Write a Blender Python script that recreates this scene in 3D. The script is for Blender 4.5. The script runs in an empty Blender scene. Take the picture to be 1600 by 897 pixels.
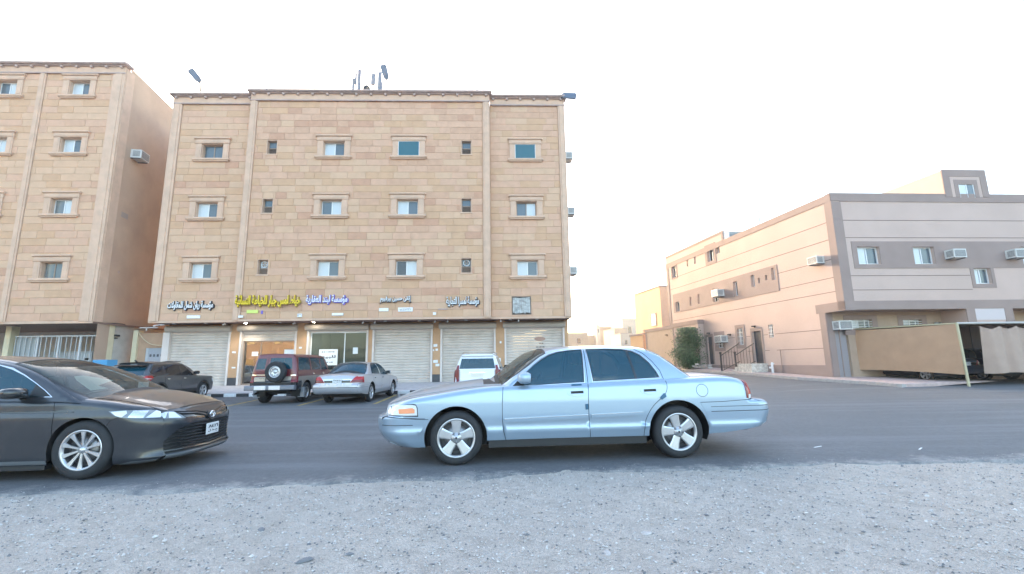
import bpy, math, random
import numpy as np
from mathutils import Vector, Matrix
from mathutils.geometry import delaunay_2d_cdt
random.seed(7); RNG = np.random.default_rng(11)
SC = bpy.context.scene
COL = SC.collection
R = math.radians

# ------------------------------------------------------------------ camera
FPX, PITCH, ROLL, EYE = 708.0, .16575, .01577, 1.275
cd = bpy.data.cameras.new('camera'); cam = bpy.data.objects.new('camera', cd); COL.objects.link(cam)
cd.sensor_width = 36; cd.lens = FPX/1600*36; cd.clip_end = 3000; cd.clip_start = .05
_c, _s = math.cos(PITCH), math.sin(PITCH)
_F = Vector((0, _c, _s)); _R0 = Vector((1, 0, 0)); _U0 = Vector((0, -_s, _c))
_Rr = _R0*math.cos(ROLL)-_U0*math.sin(ROLL); _Ur = _U0*math.cos(ROLL)+_R0*math.sin(ROLL)
cam.matrix_world = Matrix(((_Rr.x, _Ur.x, -_F.x, 0), (_Rr.y, _Ur.y, -_F.y, 0), (_Rr.z, _Ur.z, -_F.z, EYE), (0, 0, 0, 1)))
SC.camera = cam

# ------------------------------------------------------------------ sky, sun, exposure
SUN_AZ, SUN_EL = R(-24), R(11)          # azimuth from +Y, negative = to the left
w = bpy.data.worlds.new('World'); SC.world = w; w.use_nodes = True
nt = w.node_tree; bg = nt.nodes['Background']
sky = nt.nodes.new('ShaderNodeTexSky'); sky.sky_type = 'NISHITA'; sky.sun_disc = False
sky.sun_elevation = SUN_EL; sky.sun_rotation = SUN_AZ; sky.air_density = 1.0; sky.dust_density = 3.0; sky.ozone_density = 1.0
nt.links.new(sky.outputs[0], bg.inputs[0]); bg.inputs[1].default_value = .15
sd = bpy.data.lights.new('sun', 'SUN'); sun = bpy.data.objects.new('sun', sd); COL.objects.link(sun)
sd.energy = .9; sd.angle = R(5); sd.color = (1.0, .80, .60)
sun.rotation_euler = Vector((math.sin(SUN_AZ)*math.cos(SUN_EL), math.cos(SUN_AZ)*math.cos(SUN_EL), math.sin(SUN_EL))).to_track_quat('Z', 'Y').to_euler()
SC.view_settings.view_transform = 'Standard'; SC.view_settings.look = 'None'
SC.view_settings.exposure = 3.05; SC.view_settings.gamma = 1.0
SC.render.engine = 'CYCLES'
SC.cycles.max_bounces = 6; SC.cycles.diffuse_bounces = 3; SC.cycles.glossy_bounces = 3; SC.cycles.transmission_bounces = 4
SC.cycles.transparent_max_bounces = 8; SC.cycles.use_denoising = True

# ------------------------------------------------------------------ materials
MATS = {}
def mat(name, col, rough=.7, metal=0., var=0., vscale=3., bump=0., bscale=40., coat=0., emit=None, spec=.5, alpha=1., dirt=None, dscale=1.2):
    if name in MATS: return MATS[name]
    m = bpy.data.materials.new(name); m.use_nodes = True; t = m.node_tree; n = t.nodes; l = t.links
    p = n['Principled BSDF']
    p.inputs['Base Color'].default_value = (*col, 1); p.inputs['Roughness'].default_value = rough
    p.inputs['Metallic'].default_value = metal; p.inputs['Coat Weight'].default_value = coat
    p.inputs['Coat Roughness'].default_value = .04; p.inputs['Specular IOR Level'].default_value = spec
    if emit: p.inputs['Emission Color'].default_value = (*emit[:3], 1); p.inputs['Emission Strength'].default_value = emit[3]
    if alpha < 1: p.inputs['Alpha'].default_value = alpha
    tc = None
    if var or bump or dirt: tc = n.new('ShaderNodeTexCoord')
    if var:
        no = n.new('ShaderNodeTexNoise'); no.inputs['Scale'].default_value = vscale; no.inputs['Detail'].default_value = 6
        l.new(tc.outputs['Object'], no.inputs['Vector'])
        mp = n.new('ShaderNodeMapRange'); mp.inputs[1].default_value = .3; mp.inputs[2].default_value = .7
        mp.inputs[3].default_value = 1-var; mp.inputs[4].default_value = 1+var
        l.new(no.outputs[0], mp.inputs[0])
        mx = n.new('ShaderNodeVectorMath'); mx.operation = 'SCALE'; mx.inputs[0].default_value = col
        l.new(mp.outputs[0], mx.inputs['Scale']); last = mx.outputs[0]
        if dirt:
            n2 = n.new('ShaderNodeTexNoise'); n2.inputs['Scale'].default_value = dscale; n2.inputs['Detail'].default_value = 8; n2.inputs['Roughness'].default_value = .65
            l.new(tc.outputs['Object'], n2.inputs['Vector'])
            m2 = n.new('ShaderNodeMapRange'); m2.inputs[1].default_value = .48; m2.inputs[2].default_value = .68; m2.inputs[4].default_value = dirt[3]
            l.new(n2.outputs[0], m2.inputs[0])
            mm = n.new('ShaderNodeMix'); mm.data_type = 'RGBA'; l.new(m2.outputs[0], mm.inputs[0]); l.new(last, mm.inputs[6])
            mm.inputs[7].default_value = (*dirt[:3], 1); last = mm.outputs[2]
        l.new(last, p.inputs['Base Color'])
    if bump:
        nb = n.new('ShaderNodeTexNoise'); nb.inputs['Scale'].default_value = bscale; nb.inputs['Detail'].default_value = 5
        l.new(tc.outputs['Object'], nb.inputs['Vector'])
        b = n.new('ShaderNodeBump'); b.inputs['Strength'].default_value = bump; b.inputs['Distance'].default_value = .02
        l.new(nb.outputs[0], b.inputs['Height']); l.new(b.outputs[0], p.inputs['Normal'])
    MATS[name] = m
    return m
def glass(name, tint, trans, rough=.02):
    """tinted pane: a share of the light passes, the rest is dark tint under a glossy face"""
    if name in MATS: return MATS[name]
    m = bpy.data.materials.new(name); m.use_nodes = True; t = m.node_tree; n = t.nodes; l = t.links
    p = n['Principled BSDF']; p.inputs['Base Color'].default_value = (*tint, 1); p.inputs['Roughness'].default_value = rough
    p.inputs['Specular IOR Level'].default_value = .6
    tr = n.new('ShaderNodeBsdfTransparent'); tr.inputs[0].default_value = (.85, .92, .9, 1)
    mx = n.new('ShaderNodeMixShader'); mx.inputs[0].default_value = 1-trans
    l.new(tr.outputs[0], mx.inputs[1]); l.new(p.outputs[0], mx.inputs[2]); l.new(mx.outputs[0], n['Material Output'].inputs[0])
    MATS[name] = m
    return m

# ------------------------------------------------------------------ object helpers
def link(o, parent=None):
    COL.objects.link(o)
    if parent: o.parent = parent
    return o
def tag(o, label=None, cat=None, group=None, kind=None):
    if label: o['label'] = label
    if cat: o['category'] = cat
    if group: o['group'] = group
    if kind: o['kind'] = kind
    return o
def thing(name, label, cat, loc=(0, 0, 0), rz=0., group=None, rx=0.):
    o = bpy.data.objects.new(name, None); o.empty_display_size = .2; link(o)
    o.location = loc; o.rotation_euler = (rx, 0, rz)
    return tag(o, label, cat, group)
class MB:
    def __init__(s): s.v = []; s.f = []; s.m = []; s.sm = []
    def add(s, vs, fs, m=0, smooth=False):
        b = len(s.v); s.v += [tuple(v) for v in vs]
        for f in fs: s.f.append(tuple(b+i for i in f)); s.m.append(m); s.sm.append(smooth)
        return s
    def box(s, x0, x1, y0, y1, z0, z1, m=0):
        v = [(x0, y0, z0), (x1, y0, z0), (x1, y1, z0), (x0, y1, z0), (x0, y0, z1), (x1, y0, z1), (x1, y1, z1), (x0, y1, z1)]
        return s.add(v, [(0, 3, 2, 1), (4, 5, 6, 7), (0, 1, 5, 4), (1, 2, 6, 5), (2, 3, 7, 6), (3, 0, 4, 7)], m)
    def bev(s, x0, x1, y0, y1, z0, z1, r=.01, m=0):
        """box with chamfered front (low y) face edges"""
        v = [(x0, y0+r, z0), (x1, y0+r, z0), (x1, y0+r, z1), (x0, y0+r, z1), (x0+r, y0, z0+r), (x1-r, y0, z0+r), (x1-r, y0, z1-r), (x0+r, y0, z1-r),
             (x0, y1, z0), (x1, y1, z0), (x1, y1, z1), (x0, y1, z1)]
        return s.add(v, [(4, 5, 6, 7), (0, 1, 5, 4), (1, 2, 6, 5), (2, 3, 7, 6), (3, 0, 4, 7), (8, 9, 1, 0), (9, 10, 2, 1), (10, 11, 3, 2), (11, 8, 0, 3), (11, 10, 9, 8)], m)
    def prism(s, poly, y0, y1, m=0):
        """poly of (x,z), extruded along y"""
        n = len(poly); v = [(a, y0, b) for a, b in poly]+[(a, y1, b) for a, b in poly]
        return s.add(v, [tuple(range(n)), tuple(range(2*n-1, n-1, -1))]+[(i, i+n, (i+1) % n+n, (i+1) % n) for i in range(n)], m)
    def plan(s, poly, z0, z1, m=0):
        n = len(poly); v = [(a, b, z0) for a, b in poly]+[(a, b, z1) for a, b in poly]
        return s.add(v, [tuple(range(n-1, -1, -1)), tuple(range(n, 2*n))]+[(i, (i+1) % n, (i+1) % n+n, i+n) for i in range(n)], m)
    def tube(s, pts, r, n=8, m=0, cap=True):
        pts = [Vector(p) for p in pts]; rs = r if isinstance(r, (list, tuple)) else [r]*len(pts); vs = []; k = len(pts)
        for i, p in enumerate(pts):
            d = (pts[min(i+1, k-1)]-pts[max(i-1, 0)]).normalized()
            a = d.orthogonal().normalized() if i == 0 else (a-d*a.dot(d)).normalized()
            b = d.cross(a)
            for j in range(n):
                t = 2*math.pi*j/n; vs.append(p+(a*math.cos(t)+b*math.sin(t))*rs[i])
        fs = [(i*n+j, i*n+(j+1) % n, (i+1)*n+(j+1) % n, (i+1)*n+j) for i in range(k-1) for j in range(n)]
        s.add(vs, fs, m, True)
        if cap: s.add(vs[:n], [tuple(range(n-1, -1, -1))], m); s.add(vs[-n:], [tuple(range(n))], m)
        return s
    def lathe(s, prof, cx, cz, n=32, m=0, y=0., smooth=True):
        """profile of (radius, y) turned round the y axis through (cx, cz)"""
        vs = []; k = len(prof)
        for i in range(n):
            t = 2*math.pi*i/n
            for r, yy in prof: vs.append((cx+r*math.cos(t), y+yy, cz+r*math.sin(t)))
        return s.add(vs, [(i*k+j, i*k+j+1, ((i+1) % n)*k+j+1, ((i+1) % n)*k+j) for i in range(n) for j in range(k-1)], m, smooth)
    def build(s, name, mats, parent=None, label=None):
        me = bpy.data.meshes.new(name); me.from_pydata(s.v, [], s.f)
        for q in (mats if isinstance(mats, (list, tuple)) else [mats]): me.materials.append(q)
        me.polygons.foreach_set('material_index', s.m); me.polygons.foreach_set('use_smooth', s.sm); me.update()
        o = bpy.data.objects.new(name, me); link(o, parent)
        if label: o['label'] = label
        return o
def box(name, m, parent, *d, r=0, label=None):
    b = MB(); (b.bev(*d, r=r) if r else b.box(*d)); return b.build(name, m, parent, label)
def copy_tree(o, parent=None):
    c = o.copy(); COL.objects.link(c); c.parent = parent
    for ch in list(o.children): copy_tree(ch, c)
    return c
class Frame:
    """upright plane: u along, v away from the camera, z up"""
    def __init__(s, x, y, a): s.x, s.y, s.a = x, y, a
    def w(s, u, v=0, z=0): return Vector((s.x+u*math.cos(s.a)-v*math.sin(s.a), s.y+u*math.sin(s.a)+v*math.cos(s.a), z))
def smooth01(t): t = min(max(t, 0), 1); return t*t*(3-2*t)
def T(x, y): return .042*min(max(y-16, 0), 30)*smooth01((x-9)/4)

# Arabic letters to their joined forms, laid out from left to right
AF = {'ا': 'ﺍﺎﺍﺎ', 'أ': 'ﺃﺄﺃﺄ', 'إ': 'ﺇﺈﺇﺈ', 'ب': 'ﺏﺐﺑﺒ', 'ت': 'ﺕﺖﺗﺘ', 'ة': 'ﺓﺔﺓﺔ', 'ج': 'ﺝﺞﺟﺠ', 'ح': 'ﺡﺢﺣﺤ', 'خ': 'ﺥﺦﺧﺨ', 'د': 'ﺩﺪﺩﺪ', 'ر': 'ﺭﺮﺭﺮ',
      'ز': 'ﺯﺰﺯﺰ', 'س': 'ﺱﺲﺳﺴ', 'ش': 'ﺵﺶﺷﺸ', 'ص': 'ﺹﺺﺻﺼ', 'ط': 'ﻁﻂﻃﻄ', 'ع': 'ﻉﻊﻋﻌ', 'ف': 'ﻑﻒﻓﻔ', 'ق': 'ﻕﻖﻗﻘ', 'ك': 'ﻙﻚﻛﻜ', 'ل': 'ﻝﻞﻟﻠ', 'م': 'ﻡﻢﻣﻤ',
      'ن': 'ﻥﻦﻧﻨ', 'ه': 'ﻩﻪﻫﻬ', 'و': 'ﻭﻮﻭﻮ', 'ؤ': 'ﺅﺆﺅﺆ', 'ي': 'ﻱﻲﻳﻴ', 'ئ': 'ﺉﺊﺋﺌ', 'ى': 'ﻯﻰﻯﻰ'}
NOJ = set('اأإةدرزوؤى ')
def shape(s):
    s = s.replace('لا', '\u0001'); out = []
    for i, ch in enumerate(s):
        pj = i > 0 and (s[i-1] in AF) and s[i-1] not in NOJ
        if ch == '\u0001': out.append('ﻼ' if pj else 'ﻻ'); continue
        if ch not in AF: out.append(ch); continue
        nj = ch not in NOJ and i+1 < len(s) and (s[i+1] in AF or s[i+1] == '\u0001')
        out.append(AF[ch][3 if pj and nj else 1 if pj else 2 if nj else 0])
    return ''.join(reversed(out))
def text_mesh(s, wdt, hgt, depth=.01, bold=.02, arabic=True):
    """mesh of the lettering in the x-z plane, centred, facing -y"""
    c = bpy.data.curves.new('t', 'FONT'); c.body = shape(s) if arabic else s; c.extrude = depth/2; c.offset = bold; c.resolution_u = 2
    o = bpy.data.objects.new('t', c); COL.objects.link(o); dg = bpy.context.evaluated_depsgraph_get()
    me = bpy.data.meshes.new_from_object(o.evaluated_get(dg)); bpy.data.objects.remove(o); bpy.data.curves.remove(c)
    n = len(me.vertices); co = np.empty(n*3); me.vertices.foreach_get('co', co); co = co.reshape(-1, 3)
    lo, hi = co.min(0), co.max(0); ce = (lo+hi)/2; ext = hi-lo
    k = (co-ce); out = np.empty_like(k); out[:, 0] = k[:, 0]*wdt/ext[0]; out[:, 2] = k[:, 1]*hgt/ext[1]; out[:, 1] = -k[:, 2]
    me.vertices.foreach_set('co', out.ravel()); me.materials.clear(); me.update()
    return me
def text(name, s, wdt, hgt, loc, m, parent=None, depth=.01, bold=.02, arabic=True):
    me = text_mesh(s, wdt, hgt, depth, bold, arabic); me.materials.append(m)
    o = bpy.data.objects.new(name, me); link(o, parent); o.location = loc
    return o
# ------------------------------------------------------------------ ground, road, pavements
M_dirt = mat('dirt', (.34, .32, .30), .95, var=.25, vscale=1.5, bump=.5, bscale=60)
def ground_mat(name, base, spots, sc, bump, light=None, streak=False, edge=None):
    m = bpy.data.materials.new(name); m.use_nodes = True; t = m.node_tree; n = t.nodes; l = t.links; p = n['Principled BSDF']
    p.inputs['Roughness'].default_value = .9; tc = n.new('ShaderNodeTexCoord')
    def noise(s, d=6, r=.6):
        q = n.new('ShaderNodeTexNoise'); q.inputs['Scale'].default_value = s; q.inputs['Detail'].default_value = d; q.inputs['Roughness'].default_value = r
        l.new(tc.outputs['Object'], q.inputs['Vector']); return q.outputs[0]
    def ramp(src, lo, hi):
        q = n.new('ShaderNodeMapRange'); q.inputs[1].default_value = lo; q.inputs[2].default_value = hi; l.new(src, q.inputs[0]); return q.outputs[0]
    def mix(f, a, b):
        q = n.new('ShaderNodeMix'); q.data_type = 'RGBA'; l.new(f, q.inputs[0])
        for k, c in ((6, a), (7, b)):
            if isinstance(c, tuple): q.inputs[k].default_value = (*c, 1)
            else: l.new(c, q.inputs[k])
        return q.outputs[2]
    c = mix(ramp(noise(.55), .3, .75), base, spots)
    if streak: c = mix(ramp(noise(.9, 8, .7), .48, .7), c, tuple(x*.80 for x in base))
    c = mix(ramp(noise(sc, 8, .8), .42, .66), c, tuple(x*(.66 if streak else .76) for x in base))
    if not streak: c = mix(ramp(noise(2.6, 9, .8), .48, .64), c, tuple(x*.72 for x in base)); c = mix(ramp(noise(38, 4, .9), .55, .70), c, tuple(x*.5 for x in base))
    if light: c = mix(ramp(noise(sc*.6, 9, .85), .6, .72), c, light)
    if streak:
        mp = n.new('ShaderNodeMapping'); mp.inputs['Scale'].default_value = (.06, .7, 1); mp.inputs['Rotation'].default_value = (0, 0, -.05); l.new(tc.outputs['Object'], mp.inputs['Vector'])
        q = n.new('ShaderNodeTexNoise'); q.inputs['Scale'].default_value = 2.2; q.inputs['Detail'].default_value = 5; l.new(mp.outputs[0], q.inputs['Vector'])
        c = mix(ramp(q.outputs[0], .5, .72), c, tuple(x*1.14 for x in base))
    if edge:      # dust blown over the ragged edge of the asphalt
        sx = n.new('ShaderNodeSeparateXYZ'); l.new(tc.outputs['Object'], sx.inputs[0])
        def mth(op, a, b):
            q = n.new('ShaderNodeMath'); q.operation = op
            for k, v_ in enumerate((a, b)):
                if isinstance(v_, (int, float)): q.inputs[k].default_value = v_
                else: l.new(v_, q.inputs[k])
            return q.outputs[0]
        d = mth('SUBTRACT', sx.outputs[1], mth('ADD', mth('MULTIPLY', sx.outputs[0], .083), 5.42))
        d = mth('ADD', d, mth('MULTIPLY', mth('SUBTRACT', noise(2.2, 7, .7), .5), -1.6))
        d = mth('ADD', d, mth('MULTIPLY', mth('SUBTRACT', noise(14, 6, .75), .5), -.9))
        f_ = n.new('ShaderNodeMapRange'); f_.inputs[1].default_value = -.25; f_.inputs[2].default_value = .22; f_.inputs[3].default_value = .7; f_.inputs[4].default_value = 0; l.new(d, f_.inputs[0])
        c = mix(f_.outputs[0], c, edge)
    # fine dark and pale grains
    vo = n.new('ShaderNodeTexVoronoi'); vo.inputs['Scale'].default_value = sc*12; l.new(tc.outputs['Object'], vo.inputs['Vector'])
    hs = n.new('ShaderNodeSeparateColor'); l.new(vo.outputs['Color'], hs.inputs[0])
    g = n.new('ShaderNodeMapRange'); g.inputs[3].default_value = .86; g.inputs[4].default_value = 1.14; l.new(hs.outputs[0], g.inputs[0])
    sc_ = n.new('ShaderNodeVectorMath'); sc_.operation = 'SCALE'; l.new(c, sc_.inputs[0]); l.new(g.outputs[0], sc_.inputs['Scale'])
    l.new(sc_.outputs[0], p.inputs['Base Color'])
    ad = n.new('ShaderNodeMath'); ad.operation = 'ADD'; l.new(noise(sc*3, 8, .75), ad.inputs[0]); l.new(vo.outputs['Distance'], ad.inputs[1])
    b = n.new('ShaderNodeBump'); b.inputs['Strength'].default_value = bump; b.inputs['Distance'].default_value = .02; l.new(ad.outputs[0], b.inputs['Height']); l.new(b.outputs[0], p.inputs['Normal'])
    return m
M_gravel = ground_mat('gravel_ground', (.72, .62, .545), (.60, .545, .50), 9, 1.0, (.62, .59, .56))
M_asph = ground_mat('asphalt', (.145, .147, .155), (.118, .12, .126), 12, .3, None, True, (.40, .365, .335)); M_asph.node_tree.nodes['Principled BSDF'].inputs['Roughness'].default_value = .8
def sheet(name, xs, ys, zf, m):
    X, Y = np.meshgrid(xs, ys); v = [(float(a), float(b), float(zf(a, b))) for a, b in zip(X.ravel(), Y.ravel())]; k = len(xs)
    f = [(j*k+i, j*k+i+1, (j+1)*k+i+1, (j+1)*k+i) for j in range(len(ys)-1) for i in range(k-1)]
    mb = MB(); mb.add(v, f, 0, True); return tag(mb.build(name, m), kind='structure')
sheet('ground', [-900, -60, -20]+list(np.arange(-8, 10.01, 1))+[14, 20, 30, 60, 200, 900], [-300, -20, -5]+list(np.arange(0, 60, 2.))+[80, 200, 900], lambda x, y: T(x, y)-.08, M_dirt)
# near gravel verge: fine uneven sheet
def hg(x, y):
    return .012*math.sin(x*1.7+y*2.3)+.009*math.sin(x*4.1-y*3.7+1)+.006*math.sin(x*9.3+y*7.1)+.004*math.sin(x*17+y*23)
sheet('gravel_verge', list(np.arange(-9, 13.01, .15)), list(np.arange(1.2, 6.3, .12)), lambda x, y: hg(x, y)*.8-.012, M_gravel)
EDGE = [(-60, 3.9), (-14, 4.6), (-8, 4.86), (-5.27, 4.93), (-4.02, 4.98), (-2.73, 5.07), (-1.44, 5.27), (-.03, 5.45), (1.46, 5.56), (3, 5.66), (4.6, 5.74), (6.13, 5.76), (9, 5.9), (20, 6.4), (70, 8)]
def edge_y(x):
    xs = [p[0] for p in EDGE]; ys = [p[1] for p in EDGE]; y = float(np.interp(x, xs, ys))
    return y+.03*math.sin(x*2.3)+.02*math.sin(x*7.7+2)+.010*math.sin(x*21+1)+.006*math.sin(x*47)
xs = [-60, -40, -25, -15]+list(np.arange(-9, 13, .04))+[14, 16, 18, 20, 25, 35, 70]; ts = [0, .0016, .004, .012, .05, .12, .2, .3, .4, .5, .6, .7, .8, .9, 1]
v = []
for x in xs:
    e = edge_y(x); yb = 60
    for t in ts:
        y = e+(yb-e)*t; v.append((x, y, T(x, y)+{0: -.06, .0016: .008, .004: .014}.get(t, .016)))
k = len(ts); f = [(i*k+j, (i+1)*k+j, (i+1)*k+j+1, i*k+j+1) for i in range(len(xs)-1) for j in range(k-1)]
mb = MB(); mb.add(v, f, 0, False); tag(mb.build('road', M_asph), kind='structure')
# loose stones of the verge: uncountable, one mesh
def rocks(name, n, xr, yr, smin, smax, pw, mats, zf, seed=3, flat=.55):
    g = np.random.default_rng(seed)
    base = np.array([(1, 0, 0), (-1, 0, 0), (0, 1, 0), (0, -1, 0), (0, 0, 1), (0, 0, -1)], float)
    tri = [(0, 2, 4), (2, 1, 4), (1, 3, 4), (3, 0, 4), (2, 0, 5), (1, 2, 5), (3, 1, 5), (0, 3, 5)]
    V = []; Fc = []; mi = []
    for i in range(n):
        s = smin+(smax-smin)*g.random()**pw; x = g.uniform(*xr); y = g.uniform(*yr)
        z0 = zf(x, y)
        if z0 is None: continue
        q = base*g.uniform(.55, 1.25, (6, 1))*s*np.array([1, g.uniform(.6, 1), flat]); a = g.uniform(0, 6.28); ca, sa = math.cos(a), math.sin(a)
        q = np.c_[q[:, 0]*ca-q[:, 1]*sa, q[:, 0]*sa+q[:, 1]*ca, q[:, 2]]+[x, y, z0+s*flat*.3]
        b = len(V); V += q.tolist(); Fc += [(b+p, b+r, b+t) for p, r, t in tri]; mi += [int(g.choice(len(mats), p=[.42, .26, .2, .12]))]*8
    me = bpy.data.meshes.new(name); me.from_pydata(V, [], Fc)
    for q in mats: me.materials.append(q)
    me.polygons.foreach_set('material_index', mi); o = bpy.data.objects.new(name, me); link(o); return tag(o, kind='stuff')
RM = [mat('stone_grey', (.46, .42, .395), .9, var=.2, vscale=9), mat('stone_pale', (.56, .53, .50), .9), mat('stone_dark', (.17, .17, .175), .85), mat('stone_tan', (.42, .36, .31), .9)]
def zg_(x, y): return hg(x, y)*.8-.012 if y < edge_y(x)+.05 else None
tag(rocks('loose_gravel', 60000, (-7, 10.5), (2.2, 5.9), .003, .014, 1.7, RM, zg_), 'loose grey and pale gravel covering the verge in front of the cars', 'gravel')
tag(rocks('pebbles', 2200, (-7, 10.5), (2.2, 5.9), .010, .026, 3.0, RM, zg_, 5), 'scattered larger pebbles on the gravel verge', 'pebbles')
def zr_(x, y): return .017 if y < edge_y(x)+.55*random.random()**2*(.5+.5*math.sin(x*1.3)**2) and y > edge_y(x)-.02 else None
tag(rocks('road_edge_grit', 16000, (-7, 10.5), (4.8, 6.9), .002, .008, 2.2, RM, zr_, 9), 'grit strewn along the crumbling edge of the asphalt', 'grit')
# single stones one can point at: px position -> ground
SPOT = [(.47, 2.95, .035, 'broad dark stone lying in the gravel nearest the camera, bottom centre of the photo', 2), (-2.05, 3.92, .03, 'dark flat stone in the gravel left of centre, below the dark saloon', 2),
        (-1.42, 3.3, .034, 'dark angular stone low on the left part of the verge', 2), (1.0, 3.72, .032, 'large pale stone on the gravel under the rear door of the blue saloon', 0),
        (-1.15, 3.38, .02, 'small black stone beside the dark angular one on the left of the verge', 2), (.62, 3.35, .028, 'long white stone chip lying right of centre on the verge', 0)]
for x, y, s, lb, mi in SPOT:
    me = MB(); n = 9; g = random.Random(int(x*100)); vs = []
    for k, (zz, rr) in enumerate(((0, .9), (.35, 1), (.75, .7))):
        for j in range(n): t = 6.283*j/n; q = rr*g.uniform(.8, 1.15); vs.append((s*1.7*q*math.cos(t), s*q*math.sin(t), s*.6*zz))
    fs = [(k*n+j, k*n+(j+1) % n, (k+1)*n+(j+1) % n, (k+1)*n+j) for k in range(2) for j in range(n)]+[tuple(range(2*n, 3*n))]
    me.add(vs, fs); o = me.build('stone', RM[mi]); o.location = (x, y, zg_(x, y)-.004 if zg_(x, y) is not None else 0); o.rotation_euler = (0, 0, g.uniform(0, 3)); tag(o, lb, 'stone', 'stones on the gravel verge')
# litter on the asphalt right
M_paper = mat('paper_white', (.75, .75, .75), .8)
for i, (x, y, a, lb) in enumerate([(4.35, 6.8, .5, 'thin white scrap lying on the asphalt behind the blue saloon, nearest its bumper'), (5.6, 6.55, .7, 'long white scrap on the asphalt right of the blue saloon'), (8.2, 6.9, .2, 'white scrap on the asphalt at the far right edge')]):
    o = MB().box(-.09, .09, -.008, .008, 0, .004).build('litter_scrap', M_paper); o.location = (x, y, T(x, y)+.018); o.rotation_euler = (0, 0, a); tag(o, lb, 'litter', 'scraps on the road')
# yellow parking lines
MF = Frame(0, 25, .0375)
M_yel = mat('parking_yellow', (.42, .30, .09), .85, var=.35, vscale=6, dirt=(.1, .1, .1, .8), dscale=5)
for i, (xa, ya, xb, yb) in enumerate([(-4.55, 15.2, -4.95, 19.6), (-6.95, 15.0, -7.5, 19.6), (-9.35, 15.0, -10.15, 19.55), (-11.9, 15, -12.8, 19.5), (-2.15, 15.3, -2.4, 19.7), (.25, 15.4, .15, 19.8)]):
    n = 8; vs = []; d = .06
    for j in range(n+1): x = xa+(xb-xa)*j/n; y = ya+(yb-ya)*j/n; vs += [(x-d, y, T(x, y)+.021), (x+d, y, T(x, y)+.021)]
    tag(MB().add(vs, [(2*j, 2*j+1, 2*j+3, 2*j+2) for j in range(n)]).build('parking_line', M_yel), kind='structure')
# shop pavement (rises from the kerb to the shop fronts) and its painted kerb stones
KF = Frame(0, 20.4, .0375)
M_pave = mat('pavement', (.52, .47, .46), .85, var=.15, vscale=4, bump=.2)
vs = []; 
for u in np.linspace(-21, 4.2, 22): vs += [tuple(KF.w(u, .12, .145)), tuple(KF.w(u, 3.2, .21)), tuple(KF.w(u, 5.95, .275)), tuple(KF.w(u, 6.6, .275))]
pv = MB().add(vs, [(4*i+j, 4*(i+1)+j, 4*(i+1)+j+1, 4*i+j+1) for i in range(21) for j in range(3)]).build('pavement', M_pave); tag(pv, kind='structure')
mb = MB()
kw = mat('kerb_white', (.72, .72, .72), .7, var=.15, vscale=5, dirt=(.3, .28, .27, .6), dscale=4); kb = mat('kerb_black', (.035, .035, .04), .6, var=.3, vscale=5)
km = [MB().bev(-.262, .262, 0, .16, 0, .15, r=.02).build('kerb_stone', kw, pv), MB().bev(-.262, .262, 0, .16, 0, .15, r=.02).build('kerb_stone', kb, pv)]
for i in range(46):
    o = km[i % 2] if i < 2 else km[i % 2].copy()
    if i >= 2: link(o, pv)
    o.location = KF.w(-20.7+i*.53, random.uniform(-.008, .008), -.0+random.uniform(-.004, .004)); o.rotation_euler = (0, 0, .0375+random.uniform(-.012, .012))
# paving tiles of the shop pavement
tm = [mat('tile_a', (.54, .49, .48), .8, var=.12, vscale=6), mat('tile_b', (.46, .42, .42), .8, var=.12, vscale=6)]
tb = [MB().bev(-.29, .29, -.0, .012, -.29, .29, r=.006).build('paving_tile', q, pv) for q in tm]
k = 0
for r_ in range(2):
    for i in range(38):
        o = tb[k % 2] if k < 2 else tb[random.randint(0, 1)].copy()
        if k >= 2: link(o, pv)
        u = -19.0+i*.6; vv = .5+r_*.6; z = .145+(vv-.12)/3.08*.065
        o.location = KF.w(u, vv, z+.012); o.rotation_euler = (-math.pi/2+.02, 0, .0375); k += 1
# ------------------------------------------------------------------ stone apartment block with six shops
M_mort = mat('mortar', (.52, .325, .205), .95)
ST = [mat('sandstone_pale', (.60, .39, .255), .85, var=.06, vscale=2.2, bump=.12), mat('sandstone_peach', (.60, .37, .25), .85, var=.07, vscale=2.5, bump=.12),
      mat('sandstone_tan', (.565, .35, .215), .85, var=.07, vscale=2, bump=.12), mat('sandstone_pink', (.56, .34, .225), .85, var=.07, vscale=3, bump=.12), mat('sandstone_red', (.53, .305, .20), .85, var=.08, vscale=2.5, bump=.12)]
M_trim = mat('trim_stone', (.62, .42, .30), .8, var=.08, vscale=2, bump=.08, dirt=(.44, .31, .24, .35), dscale=2.2)
M_corn = mat('cornice_stone', (.43, .32, .285), .85, var=.15, vscale=3)
M_plast = mat('plaster_tan', (.50, .355, .26), .92, var=.08, vscale=.8, bump=.15, bscale=30, dirt=(.36, .26, .20, .5), dscale=.35)
M_orange = mat('plaster_orange', (.52, .31, .175), .9, var=.10, vscale=1.5, bump=.1)
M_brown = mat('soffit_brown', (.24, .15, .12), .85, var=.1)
M_alu = mat('aluminium_white', (.70, .71, .72), .4, metal=.1); M_alub = mat('aluminium_brown', (.30, .22, .17), .45)
M_pane = glass('window_glass', (.10, .135, .16), .08, .05); M_paned = glass('window_glass_dark', (.028, .03, .04), .05, .06); M_panet = mat('window_glass_teal', (.015, .10, .125), .12, spec=.5)
M_panel_w = mat('window_pane_reflect', (.50, .55, .58), .25, spec=.8)  # pale pane: the whitish-blue reflection is put into its colour
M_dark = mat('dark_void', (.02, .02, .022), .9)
M_pink = mat('shop_frame_cream', (.66, .58, .53), .6, var=.05); M_shut = mat('shutter_beige', (.62, .54, .475), .5, var=.06, vscale=1.5, dirt=(.38, .33, .28, .5), dscale=.9)

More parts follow.
